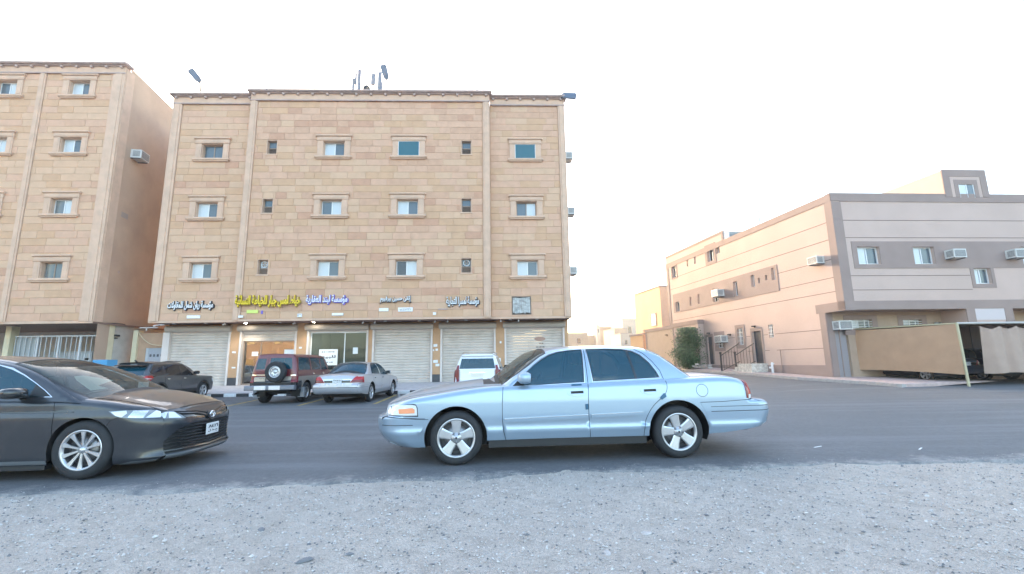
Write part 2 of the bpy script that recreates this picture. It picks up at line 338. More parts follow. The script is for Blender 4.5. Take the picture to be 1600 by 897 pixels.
def stones(parent, u0, u1, z0, z1, v, openings, ch, wmin, wmax, pick, nsolo, name='stone'):
    """cladding laid course by course and cut round the openings; the largest stones are parts of their own"""
    out = []; rows = max(1, round((z1-z0)/ch)); h = (z1-z0)/rows
    for r_ in range(rows):
        a = z0+r_*h; b = a+h; x = u0-random.uniform(0, wmax*.7)
        while x < u1:
            wd = random.uniform(wmin, wmax) if random.random() < .8 else random.uniform(wmax, wmax*1.5)
            p = [(max(x, u0), min(x+wd, u1), a, b)]; x += wd
            for (o0, o1, o2, o3) in openings:
                q = []
                for (c, d, e, g) in p:
                    if d <= o0 or c >= o1 or g <= o2 or e >= o3: q.append((c, d, e, g)); continue
                    if c < o0: q.append((c, o0, e, g))
                    if d > o1: q.append((o1, d, e, g))
                    m0, m1 = max(c, o0), min(d, o1)
                    if e < o2: q.append((m0, m1, e, o2))
                    if g > o3: q.append((m0, m1, o3, g))
                p = q
            t = pick((x-wd/2-u0)/(u1-u0), r_)
            out += [(c, d, e, g, t) for c, d, e, g in p if d-c > .05 and g-e > .04]
    return out
def lay(parent, lst, v, nsolo, name='stone'):
    lst.sort(key=lambda s: -(s[1]-s[0])*(s[3]-s[2])); g = .007; rest = MB()
    for i, (a, b, c, d, t) in enumerate(lst):
        pr = v-.03-random.uniform(0, .007)
        if i < nsolo: MB().bev(a+g, b-g, pr, v+.005, c+g, d-g, r=.006).build(name, ST[t], parent)
        else: rest.bev(a+g, b-g, pr, v+.005, c+g, d-g, r=.006, m=t)
    if rest.v: tag(rest.build('smaller_stones', ST, parent), kind='stuff')
def wall_with_holes(mb, u0, u1, z0, z1, v0, v1, ops, m=0):
    """solid wall slab v0..v1 cut by openings"""
    us = sorted({u0, u1, *[o for q in ops for o in q[:2] if u0 < o < u1]}); zs = sorted({z0, z1, *[o for q in ops for o in q[2:4] if z0 < o < z1]})
    for i in range(len(zs)-1):
        run = None
        for j in range(len(us)-1):
            cu, cz = (us[j]+us[j+1])/2, (zs[i]+zs[i+1])/2; op = any(q[0] < cu < q[1] and q[2] < cz < q[3] for q in ops)
            if not op: run = (run[0], us[j+1]) if run else (us[j], us[j+1])
            if (op or j == len(us)-2) and run: mb.box(run[0], run[1], v0, v1, zs[i], zs[i+1], m); run = None
def window(parent, u0, u1, z0, z1, v, kind='slide', surround=True, mt=None, open_=0, label=None, room=.5):
    mt = mt or M_trim; mb = MB(); d = .22
    # reveal lining
    mb.box(u0, u0+.03, v-.02, v+d, z0, z1); mb.box(u1-.03, u1, v-.02, v+d, z0, z1); mb.box(u0+.03, u1-.03, v-.02, v+d, z1-.03, z1); mb.box(u0+.03, u1-.03, v-.02, v+d, z0, z0+.03)
    if surround:
        mb.bev(u0-.33, u0-.002, v-.10, v, z0, z1, r=.015); mb.bev(u1+.002, u1+.33, v-.10, v, z0, z1, r=.015)          # jambs
        mb.box(u0-.27, u0-.08, v-.115, v-.10, z0+.05, z1-.05); mb.box(u1+.08, u1+.27, v-.115, v-.10, z0+.05, z1-.05)
        mb.bev(u0-.36, u1+.36, v-.13, v, z1+.001, z1+.26, r=.02); mb.box(u0-.27, u1+.27, v-.145, v-.13, z1+.07, z1+.19)   # lintel
        mb.bev(u0-.42, u1+.42, v-.20, v, z1+.262, z1+.36, r=.03)
        mb.bev(u0-.44, u1+.44, v-.19, v, z0-.13, z0-.001, r=.03); mb.box(u0-.38, u1+.38, v-.13, v, z0-.19, z0-.132)           # sill
    else:
        mb.bev(u0-.05, u1+.05, v-.06, v, z0-.06, z0-.001, r=.01)
    wn = mb.build('window', mt, parent, label)
    fv = v+d-.06 if kind != 'flush' else v-.08; fr = MB(); t = .045
    a0, a1, b0, b1 = (u0+.031, u1-.031, z0+.031, z1-.031) if kind != 'flush' else (u0-.02, u1+.02, z0-.02, z1+.02)
    fr.box(a0, a0+t, fv, fv+.05, b0, b1); fr.box(a1-t, a1, fv, fv+.05, b0, b1); fr.box(a0+t, a1-t, fv, fv+.05, b0, b0+t); fr.box(a0+t, a1-t, fv, fv+.05, b1-t, b1)
    um = (a0+a1)/2
    if kind == 'slide':
        fr.box(um-.025, um+.025, fv-.01, fv+.04, b0+t, b1-t); fr.build('frame', M_alu if mt is not M_trim or random.random() < .7 else M_alub, wn)
        pm = random.choice([(M_pane, M_panel_w), (M_panel_w, M_pane), (M_pane, M_pane)]) if not open_ else (M_paned, M_panel_w) if open_ == 1 else (M_pane, M_paned)
        box('pane', pm[0], wn, a0+t, um-.025, fv+.02, fv+.028, b0+t, b1-t); box('pane', pm[1], wn, um+.025, a1-t, fv+.012, fv+.020, b0+t, b1-t)
    elif kind == 'flush':
        fr.build('frame', M_alu, wn); box('pane', M_panet, wn, a0+t, a1-t, fv+.02, fv+.03, b0+t, b1-t)
        MB().box(u0, u1, v+.1, v+.12, z0, z1).build('backing', M_dark, wn)
    elif kind in ('fan', 'vent'):
        zm = z0+(z1-z0)*(.45 if kind == 'fan' else .5); fr.box(a0+t, a1-t, fv, fv+.05, zm-.02, zm+.02)
        for i in range(5): z = b0+t+.02+i*(zm-b0-t-.04)/5; fr.add([(a0+t, fv, z), (a1-t, fv, z), (a1-t, fv+.045, z+.05), (a0+t, fv+.045, z+.05)], [(0, 1, 2, 3)])
        if kind == 'vent': fr.build('frame', M_alub, wn); MB().box(a0+t, a1-t, fv+.02, fv+.03, zm+.02, b1-t).build('pane', M_pane, wn); box('room_behind', M_dark, wn, u0, u1, v+d+.1, v+d+.12, z0, z1); return wn
        fr.build('frame', M_alub, wn); fz = (zm+b1)/2; rr = min(.15, (b1-zm)/2-.03)
        MB().lathe([(rr+.03, 0), (rr+.03, .05), (rr, .05), (rr, 0), (rr+.03, 0)], um, fz, 16, y=fv).build('fan_ring', M_alu, wn)
        fb = MB()
        for i in range(4): t_ = i*1.571+.4; fb.add([(um, fv+.03, fz), (um+rr*math.cos(t_), fv+.02, fz+rr*math.sin(t_)), (um+rr*math.cos(t_+.8), fv+.045, fz+rr*math.sin(t_+.8))], [(0, 1, 2)])
        fb.build('fan_blades', M_alub, wn)
        MB().box(a0+t, a1-t, fv+.06, fv+.07, zm, b1).build('pane', M_panel_w if random.random() < .5 else M_pane, wn)
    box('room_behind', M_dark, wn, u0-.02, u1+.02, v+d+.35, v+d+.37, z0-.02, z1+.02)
    return wn

B = thing('apartment_building', 'four storey sandstone block over a row of six shops, middle of the photo', 'apartment building', MF.w(0), MF.a)
UL, UR, CL, CR = -19.55, 3.30, -14.95, -1.18; VC = -.35
ZB, ZT = 3.78, 16.45
win = []; small = []
for zc in (13.525, 10.02, 6.54):
    for uc in (-17.08, -10.08, -5.83, .90): win.append((uc-.6, uc+.6, zc-.46, zc+.44))
    for uc in (-13.58, -2.53): small.append((uc-.30, uc+.30, zc-.34, zc+.52))
vent = (-.02, 1.04, 3.90, 4.92)
ops = win+small+[vent]
mb = MB(); dp = 16
wall_with_holes(mb, UL, CL, ZB, ZT, 0, .3, ops); wall_with_holes(mb, CR, UR, ZB, ZT, 0, .3, ops); wall_with_holes(mb, CL, CR, ZB, ZT, VC, VC+.3, ops)
mb.box(CL, CR, VC+.3, .3, ZT-.2, ZT)
mb.build('front_wall', M_mort, B)
# side, back, roof: skewed a little to follow the side street
k = math.tan(.13); q = [(UL, .3), (UR, .3), (UR-dp*k, dp), (UL-dp*k, dp)]
sb = MB()
for i, j in ((1, 2), (2, 3), (3, 0)):
    a, b = q[i], q[j]; sb.add([(a[0], a[1], ZB-.06), (b[0], b[1], ZB-.06), (b[0], b[1], 16.9), (a[0], a[1], 16.9)], [(0, 1, 2, 3)])
sb.add([(x, y, 16.2) for x, y in q], [(0, 1, 2, 3)]); sb.add([(x, y, ZB-.06) for x, y in q], [(3, 2, 1, 0)])
sb.build('side_walls', M_plast, B)
def in_rng(a): return a
def pickL(x, r): return random.choices(range(5), [.5, .22, .22, .05, .01])[0]
def pickC(x, r):
    hot = r in (3, 6, 11, 12, 15, 17, 20, 22, 23, 28, 29)
    if r > 24: return random.choices(range(5), [.12, .36, .12, .32, .08])[0]
    return random.choices(range(5), [.18, .25, .25, .2, .12] if hot else [.3, .26, .34, .08, .02])[0]
lst = [s+(0,) for s in stones(B, UL+.55, CL-.02, ZB+.02, ZT, 0, ops, .40, .75, 1.35, pickL, 0)]+[s+(0,) for s in stones(B, CR+.02, UR-.42, ZB+.02, ZT, 0, ops, .40, .6, 1.15, lambda x, r: random.choices(range(5), [.25, .33, .28, .12, .02])[0], 0)]
lst += [s+(1,) for s in stones(B, CL+.42, CR-.42, ZB+.02, ZT, VC, ops, .40, .55, 1.05, pickC, 0)]
lst.sort(key=lambda s: -(s[1]-s[0])*(s[3]-s[2])); g = .0045; rest = MB()
for i, (a, b, c, d, t, ce) in enumerate(lst):
    vv = VC if ce else 0; pr = vv-.022-random.uniform(0, .005)
    if i < 300: MB().bev(a+g, b-g, pr, vv+.004, c+g, d-g, r=.006).build('stone', ST[t], B)
    else: rest.bev(a+g, b-g, pr, vv+.004, c+g, d-g, r=.006, m=t)
tag(rest.build('smaller_stones', ST, B), kind='stuff')
# pilasters
def pilaster(u0, u1, v, vb, z0=ZB, z1=ZT+.0, par=B, m=M_trim):
    mb = MB(); mb.bev(u0, u1, v-.09, vb, z0-.03, z1, r=.015); wd = u1-u0
    mb.bev(u0+wd*.22, u1-wd*.22, v-.125, v-.09, z0-.03, z1, r=.012)
    mb.build('pilaster', m, par)
pilaster(UL, UL+.52, 0, .0); pilaster(CL, CL+.40, VC, VC); pilaster(CR-.40, CR, VC, VC); pilaster(UR-.40, UR, 0, 0)
MB().box(CL-.001, CL+.05, VC, .0, ZB-.03, ZT).box(CR-.05, CR+.001, VC, 0, ZB-.03, ZT).build('bay_return', M_trim, B)
# frieze, brackets, cornice
def crown(u0, u1, v, step, z=ZT, par=B):
    MB().bev(u0, u1, v-.10, v+.25, z+.002, z+.42, r=.015).build('frieze', M_trim, par)
    MB().bev(u0-.03, u1+.03, v-.135, v-.095, z-.03, z+.05, r=.01).build('frieze_moulding', M_corn, par)
    c = MB(); c.bev(u0-.14, u1+.14, v-.34, v+.3, z+.46, z+.60, r=.04); c.bev(u0-.08, u1+.08, v-.22, v+.2, z+.40, z+.458, r=.02); c.build('cornice', M_corn, par)
    n = int((u1-u0)/step); br = None
    for i in range(n+1):
        u = u0+.2+i*(u1-u0-.4)/max(n, 1)
        if br is None: br = MB().prism([(-.05, 0), (.05, 0), (.07, .10), (-.07, .10)], -.13, .0).build('bracket', M_corn, par); o = br
        else: o = br.copy(); link(o, par)
        o.location = (u, v-.10, z+.298)
crown(UL, CL-.02, 0, .82); crown(CL, CR, VC, .82, ZT+.03); crown(CR+.02, UR, 0, .82)
# windows
for i, (a, b, c, d) in enumerate(win):
    row, col = divmod(i, 4); v = VC if col in (1, 2) else 0
    window(B, a, b, c, d, v, 'flush' if (row, col) in ((0, 2), (0, 3)) else 'slide', open_=1 if (row, col) == (2, 2) else 0)
for i, (a, b, c, d) in enumerate(small): window(B, a, b, c, d, VC, 'fan' if i in (4, 5) else 'vent', False)
vb = MB()
vb.box(vent[0], vent[1], -.05, .1, vent[2], vent[2]+.04).box(vent[0], vent[1], -.05, .1, vent[3]-.04, vent[3]).box(vent[0], vent[0]+.04, -.05, .1, vent[2]+.04, vent[3]-.04).box(vent[1]-.04, vent[1], -.05, .1, vent[2]+.04, vent[3]-.04)
vo = vb.build('ventilation_panel', mat('rusty_frame', (.22, .17, .13), .8), B)
for i in range(8):
    u = vent[0]+.05+i*.121; box('strip', mat('foil_strip', (.46, .46, .44), .7, var=.35, vscale=7, dirt=(.25, .22, .19, .8), dscale=5), vo, u, u+.112, -.02-random.uniform(0, .03), .03, vent[2]+.05+random.uniform(0, .07), vent[3]-.05-random.uniform(0, .05))
# soffit and recessed ground floor
ZS = 3.70; VG = 1.2
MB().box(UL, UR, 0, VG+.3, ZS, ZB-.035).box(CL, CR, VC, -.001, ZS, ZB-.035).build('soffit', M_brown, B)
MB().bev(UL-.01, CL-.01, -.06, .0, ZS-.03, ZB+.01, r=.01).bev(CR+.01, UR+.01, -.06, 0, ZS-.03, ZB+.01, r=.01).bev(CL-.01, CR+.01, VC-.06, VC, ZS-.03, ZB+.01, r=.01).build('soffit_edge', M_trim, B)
BAYS = [(-19.28, -15.87), (-15.33, -12.20), (-11.60, -8.20), (-7.93, -4.56), (-4.08, -.96), (-.42, 3.02)]; ZF = .28; ZH = 3.25
pw = MB(); edges = [-19.55]+[e for b in BAYS for e in b]+[3.25]
for i in range(0, len(edges), 2): pw.box(edges[i], edges[i+1], VG, VG+.45, ZF+.42, ZS-.002)
pw.box(-19.55, 3.25, VG+.30, VG+.5, ZH+.36, ZS-.002)
pw.box(3.25-.3, 3.25, VG+.45, VG+12, ZF-.3, ZS-.002); pw.box(-19.55, -19.25, VG+.45, VG+12, ZF-.3, ZS-.002)
pw.build('shop_piers', M_orange, B)
for i in range(0, len(edges), 2): MB().bev(edges[i]-.01, edges[i+1]+.01, VG-.03, VG+.46, ZF-.02, ZF+.42, r=.01).build('pier_plinth', mat('plinth_dark', (.05, .05, .055), .4, var=.3), B)
M_shbox = mat('shutter_box', (.44, .38, .32), .55, var=.06, vscale=2)
def shutter(a, b, zlow, idx):
    s = MB(); z = zlow; v = VG+.17; n = int((ZH-zlow)/.152); h = (ZH-zlow)/n
    for i in range(n):
        z = zlow+i*h
        s.add([(a, v, z), (b, v, z), (b, v-.022, z+h*.3), (a, v-.022, z+h*.3), (b, v-.026, z+h*.72), (a, v-.026, z+h*.72), (b, v-.012, z+h*.86), (a, v-.012, z+h*.86), (b, v+.030, z+h), (a, v+.030, z+h)],
              [(0, 1, 2, 3), (3, 2, 4, 5), (5, 4, 6, 7), (7, 6, 8, 9)])
    s.box(a, b, v-.03, v+.03, zlow-.05, zlow)
    o = s.build('roller_shutter', M_shut, B, None)
    return o
for i, (a, b) in enumerate(BAYS):
    fr = MB(); t = .09
    fr.bev(a-.02, a+t, VG-.05, VG+.25, ZF, ZH, r=.01).bev(b-t, b+.02, VG-.05, VG+.25, ZF, ZH, r=.01); fr.box(a+t, b-t, VG+.1, VG+.25, ZH-.06, ZH)
    if i == 0: fr.box(a-.28, a-.03, VG-.03, VG+.02, ZF, ZH)
    fr.build('shutter_guide', M_pink, B)
    bx = MB(); ba, bb = a-.1, b+.06
    prof = [(.30, ZH+.002), (-.10, ZH+.002), (-.20, ZH+.06), (-.24, ZH+.14), (-.24, ZH+.22), (-.20, ZH+.30), (-.10, ZH+.355), (.30, ZH+.355)]
    n = len(prof); bx.add([(ba, VG+p, q) for p, q in prof]+[(bb, VG+p, q) for p, q in prof], [(j, (j+1) % n, (j+1) % n+n, j+n) for j in range(n)]+[tuple(range(n-1, -1, -1)), tuple(range(n, 2*n))])
    bx.build('shutter_box', M_shbox, B)
    if i == 1: shutter(a+t, b-t, 2.78, i)
    elif i != 2: shutter(a+t, b-t, ZF+.05, i)
# shop 2 and 3: glazed fronts with rooms behind
M_sglass = glass('shop_glass', (.05, .065, .06), .45, .02); M_sfilm = glass('shop_mirror_film', (.26, .245, .235), .35, .01); M_sfilm.node_tree.nodes['Principled BSDF'].inputs['Metallic'].default_value = 1; M_lit2 = mat('lamp_panel_lit', (1, 1, .95), .5, emit=(1, .97, .88, 7)); M_room = mat('shop_room', (.42, .42, .38), .9, var=.1); M_rmo = mat('shop_room_warm', (.26, .19, .14), .9, var=.15, vscale=.9)
for i in (1, 2):
    a, b = BAYS[i]; zt = 2.73 if i == 1 else ZH-.07
    rm = MB(); rm.box(a-.1, b+.1, VG+4, VG+4.1, ZF, ZH+.3); rm.box(a-.2, a-.1, VG+.46, VG+4, ZF, ZH+.3); rm.box(b+.1, b+.2, VG+.46, VG+4, ZF, ZH+.3); rm.box(a-.1, b+.1, VG+.3, VG+4, ZF-.02, ZF+.01); rm.box(a-.1, b+.1, VG+.5, VG+4, ZH+.2, ZH+.3)
    rm.build('shop_interior', M_rmo if i == 1 else M_room, B)
    sf = MB(); u0, u1 = a+.1, b-.1
    sf.box(u0, u0+.06, VG+.25, VG+.31, ZF, zt); sf.box(u1-.06, u1, VG+.25, VG+.31, ZF, zt); sf.box(u0+.06, u1-.06, VG+.25, VG+.31, zt-.06, zt); sf.box(u0+.06, u1-.06, VG+.25, VG+.31, ZF, ZF+.08)
    uu = u0+(.95 if i == 1 else 1.9); sf.box(uu, uu+.05, VG+.25, VG+.31, ZF+.08, zt-.06); so = sf.build('shop_front_frame', M_alub if i == 1 else M_alu, B)
    MG = M_sfilm if i == 1 else M_sglass; box('pane', MG, so, u0+.06, uu, VG+.275, VG+.285, ZF+.08, zt-.06); box('pane', MG, so, uu+.05, u1-.06, VG+.275, VG+.285, ZF+.08, zt-.06)
    for q_, (lu, lv) in enumerate(((.35, 1.3), (.68, 1.6))):
        lp = MB().box(-.16, .16, -.16, .16, -.03, 0).build('ceiling_lamp', M_lit2, so); lp.location = (a+(b-a)*lu, VG+lv, ZH+.195)
    L = bpy.data.lights.new('shop_lamp', 'POINT'); L.energy = 13; L.color = (1, .95, .85); L.shadow_soft_size = .15; lo = bpy.data.objects.new('shop_lamp', L); link(lo, so); lo.location = ((a+b)/2, VG+1.6, ZH-.3)
    # furnishings behind the glass
    sh = MB(); x0 = a+.5
    for j in range(4): sh.box(x0, b-.5, VG+3.5, VG+3.9, ZF+.4+j*.55, ZF+.43+j*.55)
    sh.box(x0, x0+.04, VG+3.5, VG+3.9, ZF, 2.5).box(b-.54, b-.5, VG+3.5, VG+3.9, ZF, 2.5).build('shop_shelves', M_alub, so)
# downlights of the soffit: two are lit
M_lit = mat('lamp_lit', (1, .96, .85), .5, emit=(1, .93, .78, 22)); M_unlit = mat('lamp_off', (.6, .58, .55), .4)
for i, (u, lit) in enumerate([(-18.6, 0), (-16.9, 0), (-14.75, 1), (-12.9, 0), (-11.05, 1), (-9.3, 0), (-7.1, 0), (-5.2, 0), (-2.6, 0), (-.1, 0), (1.4, 0)]):
    d = MB(); d.plan([(.09*math.cos(j*.524), .09*math.sin(j*.524)) for j in range(12)], -.03, 0); d.plan([(.07*math.cos(j*.524), .07*math.sin(j*.524)) for j in range(12)], -.036, -.031, 1)
    o = d.build('downlight', [M_unlit, M_lit if lit else M_unlit], B); o.location = (u, .55, ZS-.001)
    if lit:
        L = bpy.data.lights.new('downlight_lamp', 'SPOT'); L.energy = 22; L.color = (1, .9, .7); L.spot_size = R(120); L.spot_blend = .6; L.shadow_soft_size = .06
        lo = bpy.data.objects.new('downlight_lamp', L); link(lo, B); lo.location = (u, .55, ZS-.05)
# notices stuck on piers, shutters
for i, (u, z, a, b, j) in enumerate([(-4.38, 2.32, .22, .15, 0), (-4.30, 2.08, .14, .12, 0), (-4.48, 2.05, .07, .1, 0), (-4.36, 1.42, .26, .16, 0), (-4.25, 1.22, .22, .14, 0), (-.72, 1.45, .12, .22, 0), (-.66, 2.45, .1, .12, 0), (-15.6, 2.1, .2, .1, 0), (-11.95, 2.3, .16, .1, 0), (-15.55, 1.25, .2, .08, 0)]):
    o = box('notice', M_paper, None, -a/2, a/2, -.006, 0, -b/2, b/2); tag(o, ['white notice high on the pier between the fourth and fifth shop', 'smaller white notice just under the high notice on the same pier', 'narrow strip of paper left of the second notice on the fourth pier', 'wide white notice low on the pier right of the fourth shop', 'lowest white notice on the pier right of the fourth shop', 'tall white notice low on the pier behind the white off-roader', 'little notice high on the pier left of the sixth shop', 'white notice on the orange pier left of the dress shop', 'small notice on the pier left of the estate office window', 'low pale sticker on the pier behind the maroon off-roader'][i], 'notice', 'paper notices on the shop piers')
    o.location = MF.w(u, VG-.012, z); o.rotation_euler = (0, random.uniform(-.06, .06), MF.a)
# lettering signs
M_wl = mat('sign_white', (.80, .80, .80), .4); M_wd = mat('sign_dark_edge', (.03, .03, .04), .5); M_yl = mat('sign_yellow', (.85, .62, .02), .35); M_yd = mat('sign_yellow_edge', (.35, .22, .01), .5); M_pu = mat('sign_violet_edge', (.16, .12, .50), .45)
def letters(name, s, u0, u1, z0, z1, v, face, edge, label, cat='shop sign', bold=.020):
    wd, h = u1-u0, z1-z0
    root = thing(name, label, cat, MF.w((u0+u1)/2, v, (z0+z1)/2), MF.a)
    text('letter_face', s, wd, h, (0, -.075, 0), face, root, .02, bold); text('letter_back', s, wd+.07, h+.08, (.024, -.03, -.02), edge, root, .07, bold*2.4)
    return root
vC = VC-.04
letters('shop_sign', 'مؤسسة ريان شمل للمقاولات', -18.58, -16.2, 4.36, 4.84, -.04, M_wl, M_wd, 'white raised Arabic lettering with dark edges over the first closed shutter from the left')
letters('shop_sign', 'خياط لمس جبار للخياطة النسائية', -14.8, -11.4, 4.42, 5.06, vC-.10, M_yl, M_yd, 'large yellow raised Arabic lettering over the second shop')
letters('shop_sign', 'مؤسسة ليند العقارية', -11.12, -8.92, 4.54, 5.04, vC, M_wl, M_pu, 'white Arabic lettering with violet edges over the glazed third shop')
letters('shop_sign', 'إتقن حسين بيرفيوم', -7.16, -5.52, 4.58, 4.96, vC, M_wl, M_wd, 'short white Arabic lettering with dark edges over the fourth shop')
letters('shop_sign', 'مؤسسة لمسرا التجارية', -3.60, -1.84, 4.34, 4.88, vC, M_wl, M_wd, 'white Arabic lettering with dark edges over the fifth shop, behind the white off-roader')
def plaque(u0, u1, z0, z1, v, m, lb, txt=None, tm_=None):
    o = box('sign_plate', m, None, -(u1-u0)/2, (u1-u0)/2, -.03, 0, -(z1-z0)/2, (z1-z0)/2, r=.005); tag(o, lb, 'sign plate'); o.location = MF.w((u0+u1)/2, v, (z0+z1)/2); o.rotation_euler = (0, 0, MF.a)
    if txt: text('plate_lettering', txt, (u1-u0)*.85, (z1-z0)*.6, (0, -.034, 0), tm_ or M_wd, o, .004, .0, False)
plaque(-17.55, -16.85, 3.90, 4.06, -.04, M_wl, 'long white blank plate below the lettering of the first shop')
plaque(-14.22, -13.62, 4.10, 4.28, vC, mat('plate_lime', (.62, .72, .18), .5), 'lime green plate under the yellow lettering')
plaque(-14.60, -14.35, 3.86, 3.98, vC-.08, M_wl, 'tiny white plate on the pilaster foot under the yellow lettering')
plaque(-11.55, -11.30, 3.87, 4.05, vC, M_wl, 'small white number plate between the yellow and the violet lettering', '٢٦', M_wd)
plaque(-9.72, -9.12, 3.93, 4.06, vC, M_wl, 'slim white plate below the violet edged lettering')
plaque(-7.22, -6.72, 4.13, 4.30, vC, M_wl, 'white plate under the lettering of the fourth shop, left one')
plaque(-6.20, -5.42, 4.10, 4.32, vC, M_wl, 'longer white phone number plate under the lettering of the fourth shop', '٠٥٤٤١٧٢٣٨', M_wd)
plaque(-4.05, -3.55, 4.17, 4.24, vC, M_corn, 'thin dark rail under the lettering of the fifth shop')
plaque(-4.32, -4.16, 3.90, 4.04, vC, M_wl, 'little white square plate left of the fifth shop at soffit height')
o = tag(box('address_digit', M_pu, None, -.05, .05, -.02, 0, -.09, .09), 'small violet digit beside the lime green plate', 'digit'); o.location = MF.w(-13.42, vC, 4.15)
# faded paint mark on the last shutter
mk = MB(); mk.plan([(.33*math.cos(t*.35), .12*math.sin(t*.35)) for t in range(18)], 0, .004)
o = mk.build('painted_logo', mat('faded_red', (.42, .26, .2), .7), B); o.location = (1.62, VG+.138, 2.62); o.rotation_euler = (math.pi/2, 0, 0)
def strokes(par, u, v, z, wd, h, n, m=None, sd=1):
    g_ = random.Random(sd); b = MB(); x = u-wd/2
    for i in range(n):
        w_ = wd/n*g_.uniform(.55, .95); hh = h*g_.uniform(.45, 1); b.box(x, x+w_, v-.004, v, z-hh/2, z+hh/2); x += wd/n
    return tag(b.build('faded_marks', m or M_wd, par), kind='stuff')
strokes(B, 1.62, VG+.128, 2.15, .5, .07, 6, sd=3); strokes(B, 1.70, VG+.128, 2.36, .26, .05, 2, sd=5)
# posters behind the shop glass
def poster(u0, u1, z0, z1, v, lb, txt=None, th=.4):
    o = box('poster', M_paper, None, -(u1-u0)/2, (u1-u0)/2, -.006, 0, -(z1-z0)/2, (z1-z0)/2); tag(o, lb, 'poster'); o.location = MF.w((u0+u1)/2, v, (z0+z1)/2); o.rotation_euler = (0, 0, MF.a)
    if txt: text('poster_lettering', txt, (u1-u0)*.8, (z1-z0)*th, (0, -.009, 0), M_wd, o, .003, .03)
    return o
po = poster(-11.0, -9.95, 1.30, 2.20, VG+.26, 'for sale poster in Arabic on the glass of the third shop', 'للبيع', .26)
strokes(po, 0, -.007, .3, .75, .06, 7, sd=8); strokes(po, 0, -.007, -.28, .6, .06, 5, sd=9)
poster(-9.10, -8.82, 1.92, 2.28, VG+.26, 'white sheet of paper taped to the right of the third shop window')
poster(-12.95, -12.35, 1.95, 2.22, VG+.26, 'white and blue notice on the glass of the second shop')
poster(-14.75, -14.4, 1.88, 2.12, VG+.26, 'square white paper low left on the glass of the second shop')

# ---- air conditioners
M_acw = mat('ac_casing', (.62, .62, .60), .5, var=.08, vscale=6); M_acg = mat('ac_grille', (.10, .10, .11), .6)
def make_ac():
    r = thing('air_conditioner', 'ac', 'air conditioner')
    MB().box(-.33, .33, -.5, .15, 0, .43).build('casing', M_acw, r)
    g = MB(); g.box(-.29, .29, -.503, -.501, .04, .39)
    g.build('coil', M_acg, r); s = MB()
    for i in range(9): s.box(-.29, .29, -.51, -.504, .055+i*.04, .067+i*.04)
    for sd_ in (-1, 1):
        x = sd_*.331
        for i in range(5): s.box(min(x, x+sd_*.004), max(x, x+sd_*.004), -.44, -.12, .08+i*.06, .11+i*.06, 1)
    s.build('louvres', [M_acw, M_acg], r)
    b = MB(); b.box(-.3, -.27, -.45, .15, -.04, -.002); b.box(.27, .3, -.45, .15, -.04, -.002); b.build('bracket', M_acg, r)
    return r
AC0 = make_ac(); _acn = [0]
def place_ac(p, rz, lb, sc=1.0):
    o = AC0 if _acn[0] == 0 else copy_tree(AC0); _acn[0] += 1
    o.location = p; o.rotation_euler = (0, 0, rz); o.scale = (sc,)*3; o['label'] = lb; o['group'] = 'window air conditioners on the walls'
    return o
for z, lb in ((13.6, 'upper air conditioner sticking out on the right side wall of the sandstone block'), (10.1, 'middle air conditioner on the right side wall of the sandstone block'), (6.5, 'lowest air conditioner on the right side wall of the sandstone block')):
    place_ac(MF.w(3.30-.9*k+.14, .9, z-.2), MF.a+math.pi/2, lb)
o = MB().tube([(0, 0, 0), (.75, .0, .05)], .02, 6).build('wall_bar', M_corn); o.location = MF.w(3.15, 1.3, 9.35); tag(o, 'thin metal bar sticking out of the right side wall of the sandstone block', 'bar')
M_pipe = mat('antenna_pipe', (.03, .034, .042), .6)
# ---- flood lamps on the roof edge
def roof_lamp(p, top, head, ang, lb):
    r = thing('flood_lamp', lb, 'lamp', p, MF.a, 'flood lamps on the roof of the sandstone block')
    MB().tube([(0, 0, -.2), (0, 0, top*.6), (head[0]*.35, head[1]*.4, top*.9), (head[0]*.5, head[1]*.5, top)], .045, 6).build('arm', M_pipe, r)
    h = MB(); h.prism([(-.10, 0), (.10, 0), (.17, .16), (.19, .78), (.14, .88), (-.14, .88), (-.19, .78), (-.17, .16)], -.05, .05); o_ = h.build('lamp_head', mat('lamp_grey', (.11, .13, .175), .5), r)
    MB().box(-.16, .16, -.06, -.051, .2, .82).build('lens', mat('lamp_lens', (.10, .13, .19), .4), o_)
    o_.location = (head[0]*.5, head[1]*.5, top-.02); o_.rotation_euler = (R(12), ang, 0)
    return r
roof_lamp(MF.w(-18.5, .5, 17.0), 1.2, (0, -.2), R(-38), 'flood lamp leaning left above the left end of the roof')
roof_lamp(MF.w(-7.42, .5, 17.05), 1.4, (0, -.2), R(-14), 'flood lamp standing upright beside the antennas')
r = roof_lamp(MF.w(3.15, -.2, 16.98), .06, (0, -.1), R(102), 'flood lamp pointing outwards at the right corner of the roof')
